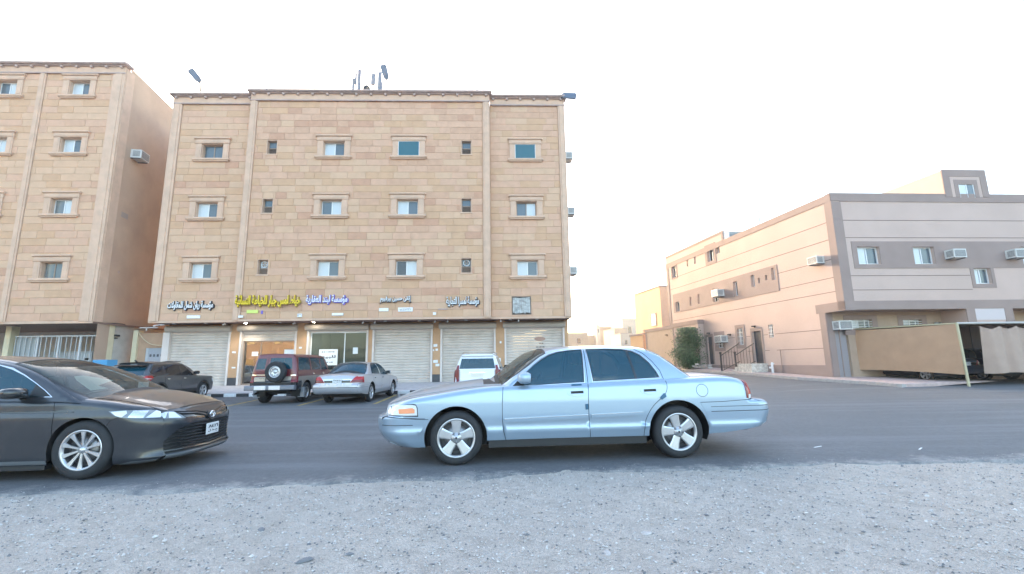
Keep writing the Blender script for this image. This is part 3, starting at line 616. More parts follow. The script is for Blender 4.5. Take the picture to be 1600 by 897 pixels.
# ---- antennas, rods on the roof
AN = Frame(0, 30, .0375); M_an = mat('antenna_white', (.15, .17, .215), .45)
for i, (u, z0, z1, wd, lb) in enumerate([(-11.15, 20.4, 21.6, .16, 'short antenna panel furthest left of the cluster'), (-10.74, 20.2, 22.3, .22, 'tallest antenna panel in the cluster'), (-9.75, 21.1, 21.95, .30, 'small broad antenna panel right of the middle'), (-9.28, 20.2, 22.1, .26, 'tall antenna panel right end of the cluster'), (-9.18, 20.1, 21.3, .2, 'lower antenna panel overlapping the tall right one'), (-10.98, 21.1, 22.0, .13, 'narrow antenna panel behind the short left one')]):
    r = thing('antenna', lb, 'antenna', AN.w(u, 0, 16.2), AN.a, 'antennas on the roof')
    MB().tube([(0, .12, 0), (0, .12, z1-16.3)], .035, 6).build('mast', M_pipe, r); b = MB().bev(-wd/2, wd/2, -.06, .06, z0-16.2, z1-16.2, r=.02).build('panel', M_an, r)
    MB().box(-.05, .05, .06, .14, z0-16.0, z0-15.9).box(-.05, .05, .06, .14, z1-16.6, z1-16.5).build('clamp', M_pipe, r)
r = thing('satellite_dish', 'small blue-grey drum and bracket between the antenna panels', 'antenna', AN.w(-10.25, .1, 16.2), AN.a)
MB().lathe([(0, 0), (.22, .02), (.24, .2), (0, .25)], 0, 4.75, 16).build('drum', M_pipe, r); MB().tube([(0, .1, 0), (0, .1, 4.8)], .04, 6).tube([(-.3, .1, 4.3), (.35, .1, 4.9)], .03, 6).build('mast', M_pipe, r)
for u, z, lb in ((-17.2, 21.0, 'thin rod standing on the roof left of the antennas'), (-2.3, 20.9, 'thin rod standing on the roof right of the antennas'), (-10.43, 21.95, 'thin whip aerial among the antenna panels')):
    tag(MB().tube([(0, 0, 0), (0, 0, z-16.2)], .045 if u != -10.43 else .02, 6).build('roof_rod', M_pipe), lb, 'rod').location = AN.w(u, 0, 16.2)
# security cameras and soffit fittings
for u, lb in ((-15.75, 'security camera at the soffit left of the yellow lettering'), (-12.0, 'security camera at the soffit between second and third shop'), (-8.25, 'security camera at the soffit right of the third shop'), (-7.6, 'security camera at the soffit over the fourth shutter'), (-4.3, 'pair of security cameras left of the fifth shop'), (-3.6, 'security camera at the soffit over the fifth shutter'), (-.65, 'security camera at the soffit left of the sixth shutter'), (.35, 'security camera at the soffit over the sixth shutter')):
    r = thing('security_camera', lb, 'camera', MF.w(u, .3, 3.69), MF.a, 'cameras under the soffit')
    MB().tube([(0, 0, 0), (0, 0, -.09)], .02, 6).build('mount', M_wl, r); MB().tube([(0, .1, -.07), (0, -.12, -.13)], .038, 8).build('housing', M_wl, r)
# ------------------------------------------------------------------ left apartment block
LF = Frame(0, 24.2, .0375)
B2 = thing('apartment_building', 'tall sandstone block at the left edge, cut off by the frame', 'apartment building', LF.w(-24, 0, 0), LF.a)
X0 = 24.0
UL2, UC2 = -36., -21.75; ZB2, ZT2 = 3.76, 17.80
w2 = [(uc-.55+X0, uc+.58+X0, zc-.46, zc+.44) for zc in (16.92, 13.48, 9.97, 6.46) for uc in (-24.2, -28.15, -32.1)]
mb = MB(); wall_with_holes(mb, UL2+X0, UC2+X0, ZB2, ZT2, 0, .3, w2); mb.build('front_wall', M_mort, B2)
kk = math.tan(.165-.0375); d2 = 15; a0 = UC2+X0
sb = MB(); qq = [(a0, .3), (a0-d2*kk, d2), (UL2+X0, d2), (UL2+X0, .3)]
# side wall with its small window opening; roof and back
for i, j in ((0, 1), (1, 2)):
    a, b = qq[i], qq[j]; sb.add([(a[0], a[1], 0), (b[0], b[1], 0), (b[0], b[1], 18.35), (a[0], a[1], 18.35)], [(0, 1, 2, 3)])
sb.add([(x, y, 17.6) for x, y in qq], [(3, 2, 1, 0)]); sb.build('side_wall', M_plast, B2)
lst = stones(B2, UL2+X0, -26.43+X0, ZB2+.02, ZT2, 0, w2, .40, .8, 1.4, pickL, 0)+stones(B2, -26.05+X0, -22.4+X0, ZB2+.02, ZT2, 0, w2, .40, .8, 1.4, lambda x, r: random.choices(range(5), [.42, .26, .24, .07, .01])[0], 0)
lst.sort(key=lambda s: (0 if s[1] > -28.6+X0 else 1, -(s[1]-s[0])*(s[3]-s[2]))); rest = MB()
for i, (a, b, c, d, t) in enumerate(lst):
    pr = -.03-random.uniform(0, .008)
    if i < 300: MB().bev(a+g, b-g, pr, .004, c+g, d-g, r=.006).build('stone', ST[t], B2)
    else: rest.bev(a+g, b-g, pr, .004, c+g, d-g, r=.006, m=t)
if rest.v: tag(rest.build('smaller_stones', ST, B2), kind='stuff')
pilaster(-22.42+X0, UC2+X0, 0, .0, ZB2, ZT2, B2); pilaster(-26.42+X0, -26.06+X0, 0, 0, ZB2, ZT2, B2); pilaster(-30.4+X0, -30.04+X0, 0, 0, ZB2, ZT2, B2)
crown(UL2+X0, UC2+X0, 0, .82, ZT2, B2)
for a, b, c, d in w2: window(B2, a, b, c, d, 0, 'slide')
# side corner strip
MB().bev(a0-.02, a0+.03, .0, .55, ZB2-.03, ZT2+.3, r=.005).build('corner_return', M_trim, B2)
MB().box(UL2+X0, a0, 0, 6, ZB2-.12, ZB2-.035).build('soffit', M_brown, B2)
MB().bev(UL2+X0, a0+.01, -.06, .0, ZB2-.13, ZB2+.01, r=.01).build('soffit_edge', M_trim, B2)
# parking bay under the block: columns, railing
M_cream = mat('column_cream', (.66, .58, .40), .7, var=.08)
vg = 1.14; cx = UC2+X0-vg*kk
for u0 in (-22.17, -27.22, -32.3): MB().bev(u0+X0, u0+X0+.30, vg, vg+.45, 0, ZB2-.122, r=.015).build('column', M_cream, B2)
MB().box(UL2+X0, cx-.4, 5.6, 5.8, 0, ZB2-.12).box(cx-.2, cx, vg+.5, 6, 0, ZB2-.12).build('parking_bay_wall', mat('parking_wall', (.46, .44, .41), .9, var=.1), B2)
MB().box(UL2+X0, cx-.1, vg-.1, 6, .02, .10).build('parking_bay_floor', M_pave, B2)
M_bar = mat('railing_grey', (.50, .53, .56), .45, metal=.2)
rl = thing('bar_fence', 'light grey bar fence closing the parking bay under the left block', 'fence', LF.w(-24.6, vg+.2, .1), LF.a)
def rail_at(u): return u+24.6
MB().box(-2.25, 2.42, -.03, .03, 2.95, 3.02).box(-2.25, 2.42, -.03, .03, 1.30, 1.36).box(-2.25, 2.42, -.03, .03, .1, .16).build('rail', M_bar, rl)
for u in (-25.62, -24.52, -23.40, -22.22): MB().box(rail_at(u)-.045, rail_at(u)+.045, -.04, .04, 0, 3.0).build('post', M_bar, rl)
bar0 = None
for i in range(18):
    u = -2.2+i*.265
    if bar0 is None: bar0 = MB().tube([(0, 0, 0), (0, 0, 2.95)], .022, 6).build('bar', M_bar, rl); o = bar0
    else: o = bar0.copy(); link(o, rl)
    o.location = (u, 0, .05)
MB().box(rail_at(-26.8), rail_at(-25.7), .05, .07, .1, 2.9).build('mesh_panel', mat('panel_grey', (.33, .35, .35), .6), rl)
cb = thing('storage_cabinet', 'long white cabinet standing behind the bar fence', 'cabinet', LF.w(-25.05, vg+1.6, .1), LF.a)
MB().box(-1.15, 1.15, 0, .6, 0, 2.15).box(-1.2, 1.2, -.03, .65, 2.15, 2.2).build('body', mat('cabinet_white', (.55, .58, .60), .5), cb)
for i in range(5): MB().bev(-1.12+i*.45, -.70+i*.45, -.02, 0, .1, 2.1, r=.01).build('door', mat('cabinet_door', (.60, .63, .65), .45), cb)
for i in range(4): MB().box(.78, 1.05, -.024, -.02, .5+i*.4, .62+i*.4).build('vent_slot', M_dark, cb)
# side wall window grille, spout, AC, lamp, cable
SD = Frame(LF.w(UC2).x, LF.w(UC2).y, math.pi/2+.165)
def onside(s, z, out=0): return SD.w(s, -out, z)
r = thing('ventilation_grille', 'grey louvred grille in the side wall of the left block', 'grille', onside(1.25, 9.68, -.0), .165+math.pi/2)
MB().box(-.3, .3, -.03, 0, 0, .34).build('frame', M_corn, r)
for i in range(5): MB().box(-.27, .27, -.045, -.031, .03+i*.062, .06+i*.062).build('slat', mat('grille_grey', (.25, .25, .27), .6), r)
place_ac(SD.w(1.45, -.02, 13.3), .165+math.pi/2, 'air conditioner on the shaded side wall of the left block', 1.15)
o = MB().lathe([(0, -.05), (.07, -.05), (.07, 0), (.05, 0)], 0, 0, 12).build('spout', M_corn); o.location = SD.w(1.36, 0, 6.6); o.rotation_euler = (0, 0, .165+math.pi/2); tag(o, 'small round outlet on the side wall of the left block', 'outlet')
o = MB().tube([(0, 0, 0), (.35, -.1, .5)], .03, 6).build('wall_bracket', M_acg); o.location = SD.w(5.6, -.02, 8.9); tag(o, 'small dark bracket high in the gap between both blocks', 'bracket')
r = thing('wall_lamp', 'small black lamp beside the cream column of the left block', 'lamp', SD.w(1.72, -.02, 3.05), .165+math.pi/2)
MB().box(-.15, .15, -.18, 0, 0, .10).build('housing', M_dark, r); MB().box(-.1, .1, -.1, -.02, -.12, -.06).build('bracket', M_dark, r)
# gate wall between the blocks
GW = Frame(0, 26.6, .0375)
gw = thing('gate_wall', 'peach garden wall with a cream post in the gap between both blocks', 'wall', GW.w(-20.6, 0, 0), GW.a)
MB().bev(-.9, -.64, -.12, .3, 0, 3.42, r=.01).build('post', M_cream, gw)
wl = MB(); wall_with_holes(wl, -.64, 1.05, 0, 3.27, 0, .22, [(-.20, .86, -.1, 2.42)]); wl.build('wall', mat('wall_peach', (.46, .30, .20), .9, var=.08), gw)
dr = MB().box(-.2, .86, .05, .1, 0, 2.42).build('door', mat('gate_grey', (.36, .38, .42), .5), gw)
MB().box(-.2, -.06, .03, .05, 0, 2.42).build('stile', M_bar, dr)
for i in range(4): MB().box(.02+i*.2, .12+i*.2, .035, .05, 1.93, 2.07).build('slot', M_acg, dr)
r = thing('cable_bracket', 'white bracket with lamp tube over the gate wall', 'bracket', GW.w(-20.6, -.3, 3.52), GW.a)
MB().box(-.45, .55, 0, .04, 0, .05).build('bar', M_acw, r); MB().box(-.1, -.04, 0, .04, -.16, 0).build('stem', M_acw, r); MB().tube([(.3, 0, .12), (.95, 0, .2)], .045, 8).build('tube', M_wl, r)
def cable(pts, rad, m, lb, name='cable'):
    P = [Vector(p) for p in pts]; out = []
    for i in range(len(P)-1):
        p0 = P[max(i-1, 0)]; p1 = P[i]; p2 = P[i+1]; p3 = P[min(i+2, len(P)-1)]
        for j in range(8):
            t = j/8; out.append(.5*((2*p1)+(p2-p0)*t+(2*p0-5*p1+4*p2-p3)*t*t+(3*p1-p0-3*p2+p3)*t**3))
    out.append(P[-1]); return tag(MB().tube(out, rad, 6).build(name, m), lb, 'cable')
cable([GW.w(-21.25, -.15, 3.42), GW.w(-20.9, -.15, 2.95), GW.w(-20.4, -.15, 2.62), GW.w(-19.75, -.2, 2.55)], .018, M_cream, 'cream cable sagging in front of the gate wall')
cable([SD.w(.9, -.04, 3.72), SD.w(2.2, -.04, 3.78), SD.w(3.6, -.04, 3.68), MF.w(-19.6, .9, 3.62)], .022, M_dark, 'dark cable strung along the left side wall to the sandstone block')
# ------------------------------------------------------------------ modern plastered building on the right
BX, BY, BA = 14.844, 21.438, .165
SF = Frame(BX, BY, math.pi/2+BA)            # side wall frame: u = distance back along the side, -v faces the side street
def sp(s, out, z): return SF.w(s, -out, z)
B3 = thing('plastered_building', 'pink-beige plastered building with brown bands on the right corner', 'building', (BX, BY, 0), 0)
def loc(p): return Vector(p)-Vector((BX, BY, 0))
M_p3 = mat('plaster_pinkbeige', (.53, .395, .34), .9, var=.05, vscale=1.2, bump=.18, bscale=45, dirt=(.41, .31, .265, .45), dscale=.6); M_p3f = M_p3
M_b3 = mat('plaster_brown', (.30, .225, .20), .9, var=.06, vscale=1.2, bump=.18, bscale=45); M_gr = mat('groove_dark', (.14, .10, .09), .9)
M_p3s = M_p3
M_stone3 = mat('rough_block', (.30, .33, .33), .9, var=.2, vscale=3, bump=.3)
ux = Vector((math.cos(.063), math.sin(.063), 0)); uy = Vector((-math.sin(BA), math.cos(BA), 0))     # front axis, depth axis
def P3(u, s, z): return ux*u+uy*s+Vector((0, 0, z))
def hexa(mb, u0, u1, s0, s1, z0, z1, m=0):
    """box in the skewed axes of this building"""
    v = [P3(u0, s0, z0), P3(u1, s0, z0), P3(u1, s1, z0), P3(u0, s1, z0), P3(u0, s0, z1), P3(u1, s0, z1), P3(u1, s1, z1), P3(u0, s1, z1)]
    mb.add(v, [(0, 3, 2, 1), (4, 5, 6, 7), (0, 1, 5, 4), (1, 2, 6, 5), (2, 3, 7, 6), (3, 0, 4, 7)], m); return mb
def H(name, m, par, *d, label=None): return hexa(MB(), *d).build(name, m, par, label)
S0 = -1.09; SE = 14.6; ZR = 8.87
# wall faces as slabs with openings. side wall: u thin, along s
def side_slab(mb, s0, s1, z0, z1, ops, th=.25):
    ss = sorted({s0, s1, *[o for q in ops for o in q[:2] if s0 < o < s1]}); zs = sorted({z0, z1, *[o for q in ops for o in q[2:4] if z0 < o < z1]})
    for i in range(len(zs)-1):
        run = None
        for j in range(len(ss)-1):
            a, c = (ss[j]+ss[j+1])/2, (zs[i]+zs[i+1])/2; op = any(q[0] < a < q[1] and q[2] < c < q[3] for q in ops)
            if not op: run = (run[0], ss[j+1]) if run else (ss[j], ss[j+1])
            if (op or j == len(ss)-2) and run: hexa(mb, 0, th, run[0], run[1], zs[i], zs[i+1]); run = None
def front_slab(mb, u0, u1, s, z0, z1, ops, th=.25):
    us = sorted({u0, u1, *[o for q in ops for o in q[:2] if u0 < o < u1]}); zs = sorted({z0, z1, *[o for q in ops for o in q[2:4] if z0 < o < z1]})
    for i in range(len(zs)-1):
        run = None
        for j in range(len(us)-1):
            a, c = (us[j]+us[j+1])/2, (zs[i]+zs[i+1])/2; op = any(q[0] < a < q[1] and q[2] < c < q[3] for q in ops)
            if not op: run = (run[0], us[j+1]) if run else (us[j], us[j+1])
            if (op or j == len(us)-2) and run: hexa(mb, run[0], run[1], s, s+th, zs[i], zs[i+1]); run = None
# openings on the side: (s0,s1,z0,z1,kind)
SW = [(12.95, 13.50, 4.95, 5.68, 'w'), (11.27, 11.50, 5.15, 5.80, 'n'), (10.23, 10.45, 5.18, 5.82, 'n'), (8.05, 8.72, 5.05, 5.90, 'w'), (6.10, 6.48, 5.12, 6.02, 'w'), (4.53, 4.84, 5.42, 6.12, 'w'), (3.50, 3.66, 5.62, 5.9, 'n'), (2.90, 3.16, 5.53, 6.2, 'w'), (4.10, 4.25, 5.55, 5.85, 'n'),
      (13.08, 13.72, 7.62, 8.50, 'w'), (11.36, 11.52, 8.07, 8.58, 'n'), (10.33, 10.55, 8.06, 8.62, 'n'), (8.15, 8.88, 7.82, 8.84, 'w'), (7.52, 7.9, 8.15, 8.58, 'n')]
LW = [(8.02, 8.73, 2.02, 2.85, 'g'), (6.02, 6.52, 2.12, 3.12, 'g'), (3.52, 3.86, 2.42, 3.14, 'g')]
DR = [(4.48, 5.22, 1.02, 2.86), (9.20, 9.78, .98, 2.80)]
sops = [q[:4] for q in SW+LW]+DR
mb = MB(); side_slab(mb, S0, .0, 3.42, ZR, sops); side_slab(mb, 0, SE, 0, ZR, sops); side_slab(mb, 7.0, SE, ZR, 9.5, [(7.52, 7.9, 8.15, 8.58)]); mb.build('side_wall', M_p3s, B3)
FW = [(.95, 2.03, 5.50, 6.33, 'w'), (3.68, 4.72, 5.50, 6.33, 'w'), (6.52, 7.36, 4.56, 5.30, 'w'), (9.1, 10.1, 5.50, 6.33, 'w'), (11.5, 12.5, 5.50, 6.33, 'w')]
mb = MB(); front_slab(mb, .25, 14.5, S0, 3.42, ZR, [q[:4] for q in FW]); hexa(mb, 13.9, 14.5, S0+.25, SE, 0, ZR); hexa(mb, .25, 13.9, SE-.25, SE, 0, ZR); mb.build('front_wall', M_p3f, B3)
RW = [(1.10, 2.25, 2.62, 3.04, 'g'), (3.80, 4.75, 2.62, 3.02, 'g'), (5.4, 5.95, 2.5, 2.9, 'g')]
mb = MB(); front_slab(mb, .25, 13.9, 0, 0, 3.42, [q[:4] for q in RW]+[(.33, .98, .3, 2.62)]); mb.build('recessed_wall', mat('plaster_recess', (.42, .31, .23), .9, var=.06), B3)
mb = MB(); hexa(mb, .02, 13.9, S0+.02, .0, 3.40, 3.418); mb.build('soffit', M_b3, B3)
H('roof', M_b3, B3, .25, 13.9, S0+.25, SE-.25, 8.3, 8.45)
H('wing_wall', M_p3, B3, 5.80, 8.05, S0, -.002, 0, 3.41)
# brown bands, proud of the plaster
e = .03
mb = MB(); hexa(mb, -e, .0, S0-e, SE, ZR-.32, ZR+.03); hexa(mb, -e, .6-.2, S0-e, S0, ZR-.32, ZR+.03); hexa(mb, .4, 14.5, S0-e, S0, ZR-.36, ZR+.03); hexa(mb, -e, .0, SE-.35, SE, 0, ZR-.32)
hexa(mb, -e, 14.5, S0-e, S0+.25, ZR+.031, ZR+.06); mb.build('roof_band', M_b3, B3)
mb = MB(); hexa(mb, -e, 0, S0-e, S0+.36, 3.42, ZR-.321); hexa(mb, 0.0, .45, S0-e, S0, 3.42, ZR-.361); hexa(mb, -e, 0, 0, .34, .34, 3.39); hexa(mb, -e, 0, S0-e, .5, 3.38, 3.80); hexa(mb, 0.451, 14.5, S0-e, S0, 3.40, 3.80); hexa(mb, 0, .45, S0-e, S0, 3.38, 3.42); hexa(mb, -e, 0, .34, 14.2, .0, .93)
hexa(mb, 0, .3, -e, 0, .34, 3.39); hexa(mb, 5.78, 6.2, S0-e, S0, 0, 3.399); hexa(mb, 7.66, 8.07, S0-e, S0, 0, 3.399); mb.build('corner_band', M_b3, B3)
mb = MB(); hexa(mb, 6.2, 7.66, S0-.015, S0, 2.88, 3.6); mb.build('light_panel', mat('panel_light', (.56, .50, .50), .9), B3)
mb = MB(); side_slab2 = [(2.72, 12.95+1.0, 4.90, 6.32)]
def band_slab(mb, s0, s1, z0, z1, ops):
    tmp = MB(); side_slab(tmp, s0, s1, z0, z1, ops, .02); mb.add([tuple(Vector(v)-ux*.024) for v in tmp.v], tmp.f)
# the band on the side follows the floor line, its lower edge steps down towards the back
band_slab(mb, 2.72, 13.85, 4.88, 6.32, [q[:4] for q in SW if q[3] < 7]); band_slab(mb, 7.95, 9.15, 7.6, 9.0, [q[:4] for q in SW if q[2] > 7]); band_slab(mb, 12.95, 13.85, 7.5, 8.62, [q[:4] for q in SW if q[2] > 7])
for a, b, c, d, q in LW[:2]: band_slab(mb, a-.18, b+.2, c-.2, d+.22, [(a, b, c, d)])
for a, b, c, d in DR: band_slab(mb, a-.13, b+.13, c, d+.18, [(a, b, c, d)])
mb.build('window_band', M_b3, B3)
mb = MB(); tmp = MB(); front_slab(tmp, .70, 14.5, S0-.02, 5.30, 6.58, [q[:4] for q in FW], .018); front_slab(tmp, 6.34, 7.52, S0-.02, 4.36, 5.298, [FW[2][:4]], .018); tmp.build('window_band', M_b3, B3)
for a, b, c, d, q in RW[:2]:
    tmp = MB(); front_slab(tmp, a-.25, b+.27, -.02, c-.3, d+.22, [(a, b, c, d)], .018); tmp.build('window_surround', M_b3, B3)
# grooves (recess lines)
for z in (7.60, 6.76, 5.82, 4.96, 4.30, 2.60, 1.73):
    mb = MB()
    if z > 3.4: hexa(mb, -.006, .0, S0+.36, SE-.4, z-.012, z+.012) if z not in (5.82, 4.96) else (hexa(mb, -.006, 0, S0+.36, 2.7, z-.012, z+.012))
    else: [hexa(mb, -.006, 0, x, y, z-.012, z+.012) for x, y in ((.36, 3.4), (3.95, 4.3), (5.4, 5.75), (6.8, 7.7), (9.95, 13))]
    if z > 3.8 and z != 5.82: hexa(mb, .45, 6.3 if z < 5.3 else 14.5, S0-.006, S0, z-.012, z+.012)
    mb.build('groove_line', M_gr, B3)
# windows: skewed coordinates, built facing the wall normal
def win3(par, side, a, b, c, d, kind, base=0):
    wn = MB(); t = .05; dep = .16
    def bx(m_, x0, x1, z0, z1, w0, w1):
        if side: hexa(m_, w0, w1, x0, x1, z0, z1)
        else: hexa(m_, x0, x1, base+w0, base+w1, z0, z1)
    bx(wn, a, a+t, c, d, dep-.03, dep+.03); bx(wn, b-t, b, c, d, dep-.03, dep+.03); bx(wn, a+t, b-t, c, c+t, dep-.03, dep+.03); bx(wn, a+t, b-t, d-t, d, dep-.03, dep+.03)
    if kind != 'n': bx(wn, (a+b)/2-.02, (a+b)/2+.02, c+t, d-t, dep-.035, dep+.02)
    o = wn.build('window', M_alu, par)
    m = (a+b)/2
    if kind == 'n': p = MB(); bx(p, a+t, b-t, c+t, d-t, dep, dep+.01); p.build('pane', M_paned, o)
    else:
        p = MB(); bx(p, a+t, m-.02, c+t, d-t, dep, dep+.01); p.build('pane', M_panel_w if not side else M_pane, o); p = MB(); bx(p, m+.02, b-t, c+t, d-t, dep+.004, dep+.014); p.build('pane', M_pane if not side else M_paned, o)
    if kind == 'g':
        for i in range(1, 4): q = MB(); bx(q, a, b, c+(d-c)*i/4-.012, c+(d-c)*i/4+.012, -.01, .015); q.build('grille_bar', M_alu, o)
        for i in range(1, 3): q = MB(); bx(q, a+(b-a)*i/3-.01, a+(b-a)*i/3+.01, c, d, -.008, .012); q.build('grille_bar', M_alu, o)
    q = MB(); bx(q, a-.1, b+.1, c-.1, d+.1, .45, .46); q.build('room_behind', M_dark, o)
for q in SW+LW: win3(B3, True, *q)
for q in FW: win3(B3, False, *q, base=S0)
for q in RW: win3(B3, False, *q, base=0)
M_door = mat('door_dark', (.045, .05, .065), .35, var=.2, vscale=5); M_gold = mat('door_gold', (.25, .18, .10), .5)
for a, b, c, d in DR:
    o = H('door', M_door, B3, .10, .16, a, b, c, d)
    for i in range(3): H('door_panel', M_door, o, .08, .10, a+.08, b-.08, c+.15+i*(d-c-.2)/3, c+.05+(i+1)*(d-c-.2)/3)
    H('door_handle', M_gold, o, .05, .08, a+.08, a+.12, c+.85, c+1.1)
o = H('door', mat('door_grey', (.30, .28, .29), .6), B3, .34, .97, .12, .18, .32, 2.61); H('door_stile', M_b3, o, .62, .66, .10, .12, .34, 2.58)
H('door_step', M_pave, B3, .25, 1.05, -.35, -.01, .12, .32)
# roof house and rear upper room
RH = MB(); hexa(RH, 5.80, 8.0, S0+.0, 6.5, ZR+.06, 10.12)
RH = RH.build('roof_house', mat('plaster_cream', (.46, .40, .33), .9, var=.04), B3)
mb = MB(); tmp = MB(); front_slab(tmp, 5.76, 8.02, S0-.05, ZR-.1, 10.15, [(6.12, 7.68, ZR-.2, 9.80)], .045); tmp.build('roof_house_band', M_b3, B3)
tmp = MB(); front_slab(tmp, 6.12, 7.68, S0-.035, ZR-.1, 9.8, [(6.30, 7.50, ZR-.2, 9.64)], .03); tmp.build('roof_house_band', M_p3, B3)
tmp = MB(); front_slab(tmp, 6.30, 7.50, S0-.045, ZR-.1, 9.64, [(6.52, 7.30, 8.75, 9.40)], .04); tmp.build('roof_house_band', M_b3, B3)
wn = MB(); hexa(wn, 6.52, 6.56, S0-.03, S0-.002, 8.75, 9.4); hexa(wn, 7.26, 7.30, S0-.03, S0-.002, 8.75, 9.4); hexa(wn, 6.9, 6.94, S0-.03, S0-.002, 8.75, 9.4); wn = wn.build('window', M_alu, B3)
H('pane', M_panel_w, wn, 6.56, 6.9, S0-.012, S0-.004, 8.75, 9.4); H('pane', M_pane, wn, 6.94, 7.26, S0-.012, S0-.004, 8.75, 9.4)
H('roof_room', M_stone3, B3, .25, 6, 7.2, 7.45, 8.45, 9.5); H('roof_room', M_stone3, B3, .25, 4, 7.46, SE-.25, 9.2, 9.45)
for i, s in enumerate((6.75, 7.02, 7.20)): H('roof_post', M_alu, B3, .02, .14, s-.14, s-.02 if s < 7.2 else s-.06, ZR, 9.42)
mb = MB(); hexa(mb, -e, 0, 7.0, SE, 9.36, 9.53); hexa(mb, -e, 0, 7.0, 7.18, ZR-.3, 9.36); mb.build('upper_band', M_b3, B3)
# rough blocks of the roof room
for r_ in range(5):
    for i in range(9):
        a = .3+i*.62+(r_ % 2)*.3
        if a+.6 < 6: o = MB(); hexa(o, a+.008, a+.6, 7.17, 7.20, 8.47+r_*.205, 8.47+r_*.205+.19); o.build('block', M_stone3, B3)
for s, z in ((3.9, .5), (11.6, .5), (13.2, .55)):
    o = MB().tube([(0, 0, 0), (0, 0, .9)], .03, 6).build('roof_rod', M_pipe); o.location = Vector((BX, BY, 0))+P3(.2, s, 8.9 if s < 7 else 9.5); tag(o, {3.9: 'short rod on the roof edge nearest the corner of the plastered building', 11.6: 'thin rod on the rear roof, nearer one', 13.2: 'thin rod on the rear roof, farthest one'}[s], 'rod')
# annex (low walled courtyard) further back along the side
AX = thing('courtyard_annex', 'low beige courtyard wall with brown coping beyond the plastered building', 'wall', Vector((BX, BY, 0))+P3(0, 14, 0), 0)
def ax(mb, u0, u1, s0, s1, z0, z1): tmp = hexa(MB(), u0, u1, s0, s1, z0, z1); o_ = P3(0, 14, 0); mb.add([tuple(Vector(v)-o_) for v in tmp.v], tmp.f); return mb
ax(MB(), -.45, -.05, 9.98, 13.35, .2, 3.72).build('wall', M_p3s, AX); ax(MB(), -.45, -.05, 13.36, 18.0, .2, 3.66).build('wall', mat('plaster_lit_face', (.48, .36, .27), .9, var=.05), AX)  # wall past the corner: its different shading is put into the plaster colour
ax(ax(MB(), -.49, -.03, 9.95, 13.40, 3.72, 4.02), -.49, -.03, 13.40, 18.05, 3.66, 3.92).build('coping', M_b3, AX)
ax(ax(MB(), -.48, -.452, 13.22, 13.40, .2, 3.72), -.48, -.452, 17.8, 18.0, .2, 3.66).build('pilaster', M_b3, AX)
dd = ax(MB(), -.47, -.452, 11.55, 13.0, .7, 2.98).build('door', M_door, AX)
for i in range(2): ax(MB(), -.485, -.472, 11.62+i*.72, 12.26+i*.72, .8, 2.9).build('door_panel', M_door, dd)
ax(ax(MB(), -.475, -.453, 13.0, 13.18, .6, 3.1), -.475, -.453, 11.4, 11.55, .6, 3.1).build('door_surround', M_b3, AX)
# lamps over doors
for s, z, o_, lb in ((4.95, 3.12, .0, 'small black lamp over the door with the steps'), (9.45, 3.02, .0, 'small black lamp over the second door behind the tree'), (14.3, 3.2, .45, 'small black lamp on the courtyard wall'), (7.25, 2.78, 0, 'tiny black lamp between the two grilled windows')):
    r = thing('wall_lamp', lb, 'lamp', Vector((BX, BY, 0))+P3(-o_-.03, s, z), BA+math.pi/2); MB().box(-.13, .13, -.0, .1, -.0, .06).build('housing', M_dark, r); MB().box(-.04, .04, -.03, .0, -.06, .03).build('bracket', M_dark, r)
# air conditioners of this building
place_ac(Vector((BX, BY, 0))+P3(-.0, -.05, 5.72), BA-math.pi/2, 'air conditioner high on the lit side wall near the corner of the plastered building', .85)
place_ac(Vector((BX, BY, 0))+P3(-.0, 7.75, 5.30), BA-math.pi/2, 'air conditioner in the brown band at the middle of the side wall', 1.0)
place_ac(Vector((BX, BY, 0))+P3(-.0, 7.85, 2.35), BA-math.pi/2, 'air conditioner set in the grilled ground floor window behind the railing', 1.0)
place_ac(Vector((BX, BY, 0))+P3(5.50, S0, 5.72), .063, 'air conditioner between the second window and the right edge, upper floor front', .92)
place_ac(Vector((BX, BY, 0))+P3(8.55, S0, 5.72), .063, 'air conditioner at the right edge of the photo on the upper floor front', .92)
place_ac(Vector((BX, BY, 0))+P3(.55, 0, 2.56), .063, 'air conditioner under the overhang at the corner beside the carport', .95)
# steps and railing
stp = thing('entrance_steps', 'short flight of stone steps up to the dark door', 'steps', Vector((BX, BY, 0))+P3(-.6, 5.3, 0), 0)
for i in range(4):
    tmp = hexa(MB(), -.95, -.002, 4.2+i*0, 5.4+(3-i)*.28, .30+i*.18, .30+(i+1)*.18-.002) if True else None
    o_ = P3(-.6, 5.3, 0); m_ = MB(); m_.add([tuple(Vector(v)-o_) for v in tmp.v], tmp.f); m_.build('step', mat('step_stone', (.55, .50, .44), .8, var=.3, vscale=9, dirt=(.8, .78, .7, .8), dscale=6), stp)
rg = thing('stair_railing', 'dark iron railing with two posts beside the stone steps', 'railing', Vector((BX, BY, 0))+P3(-1.0, 6.2, 0), 0)
M_iron = mat('iron_dark', (.05, .035, .035), .5)
def rp(u, s, z): return tuple(P3(u+1.0, s-6.2, z))
for j, u in enumerate((-1.25, -.35)):
    MB().tube([rp(u, 6.45, .38), rp(u, 6.45, 1.62)], .055, 8).tube([rp(u, 6.45, 1.62), rp(u, 6.45, 1.72)], .075, 8).build('post', M_iron, rg)
    MB().tube([rp(u, 6.45, 1.50), rp(u, 4.7, 2.15)], .03, 6).tube([rp(u, 6.45, .60), rp(u, 4.7, 1.15)], .022, 6).build('handrail', M_iron, rg)
    for i in range(6):
        s = 6.2-i*.27; MB().tube([rp(u, s, .62+(6.45-s)*.31), rp(u, s, 1.5+(6.45-s)*.37)], .013, 5).build('baluster', M_iron, rg)
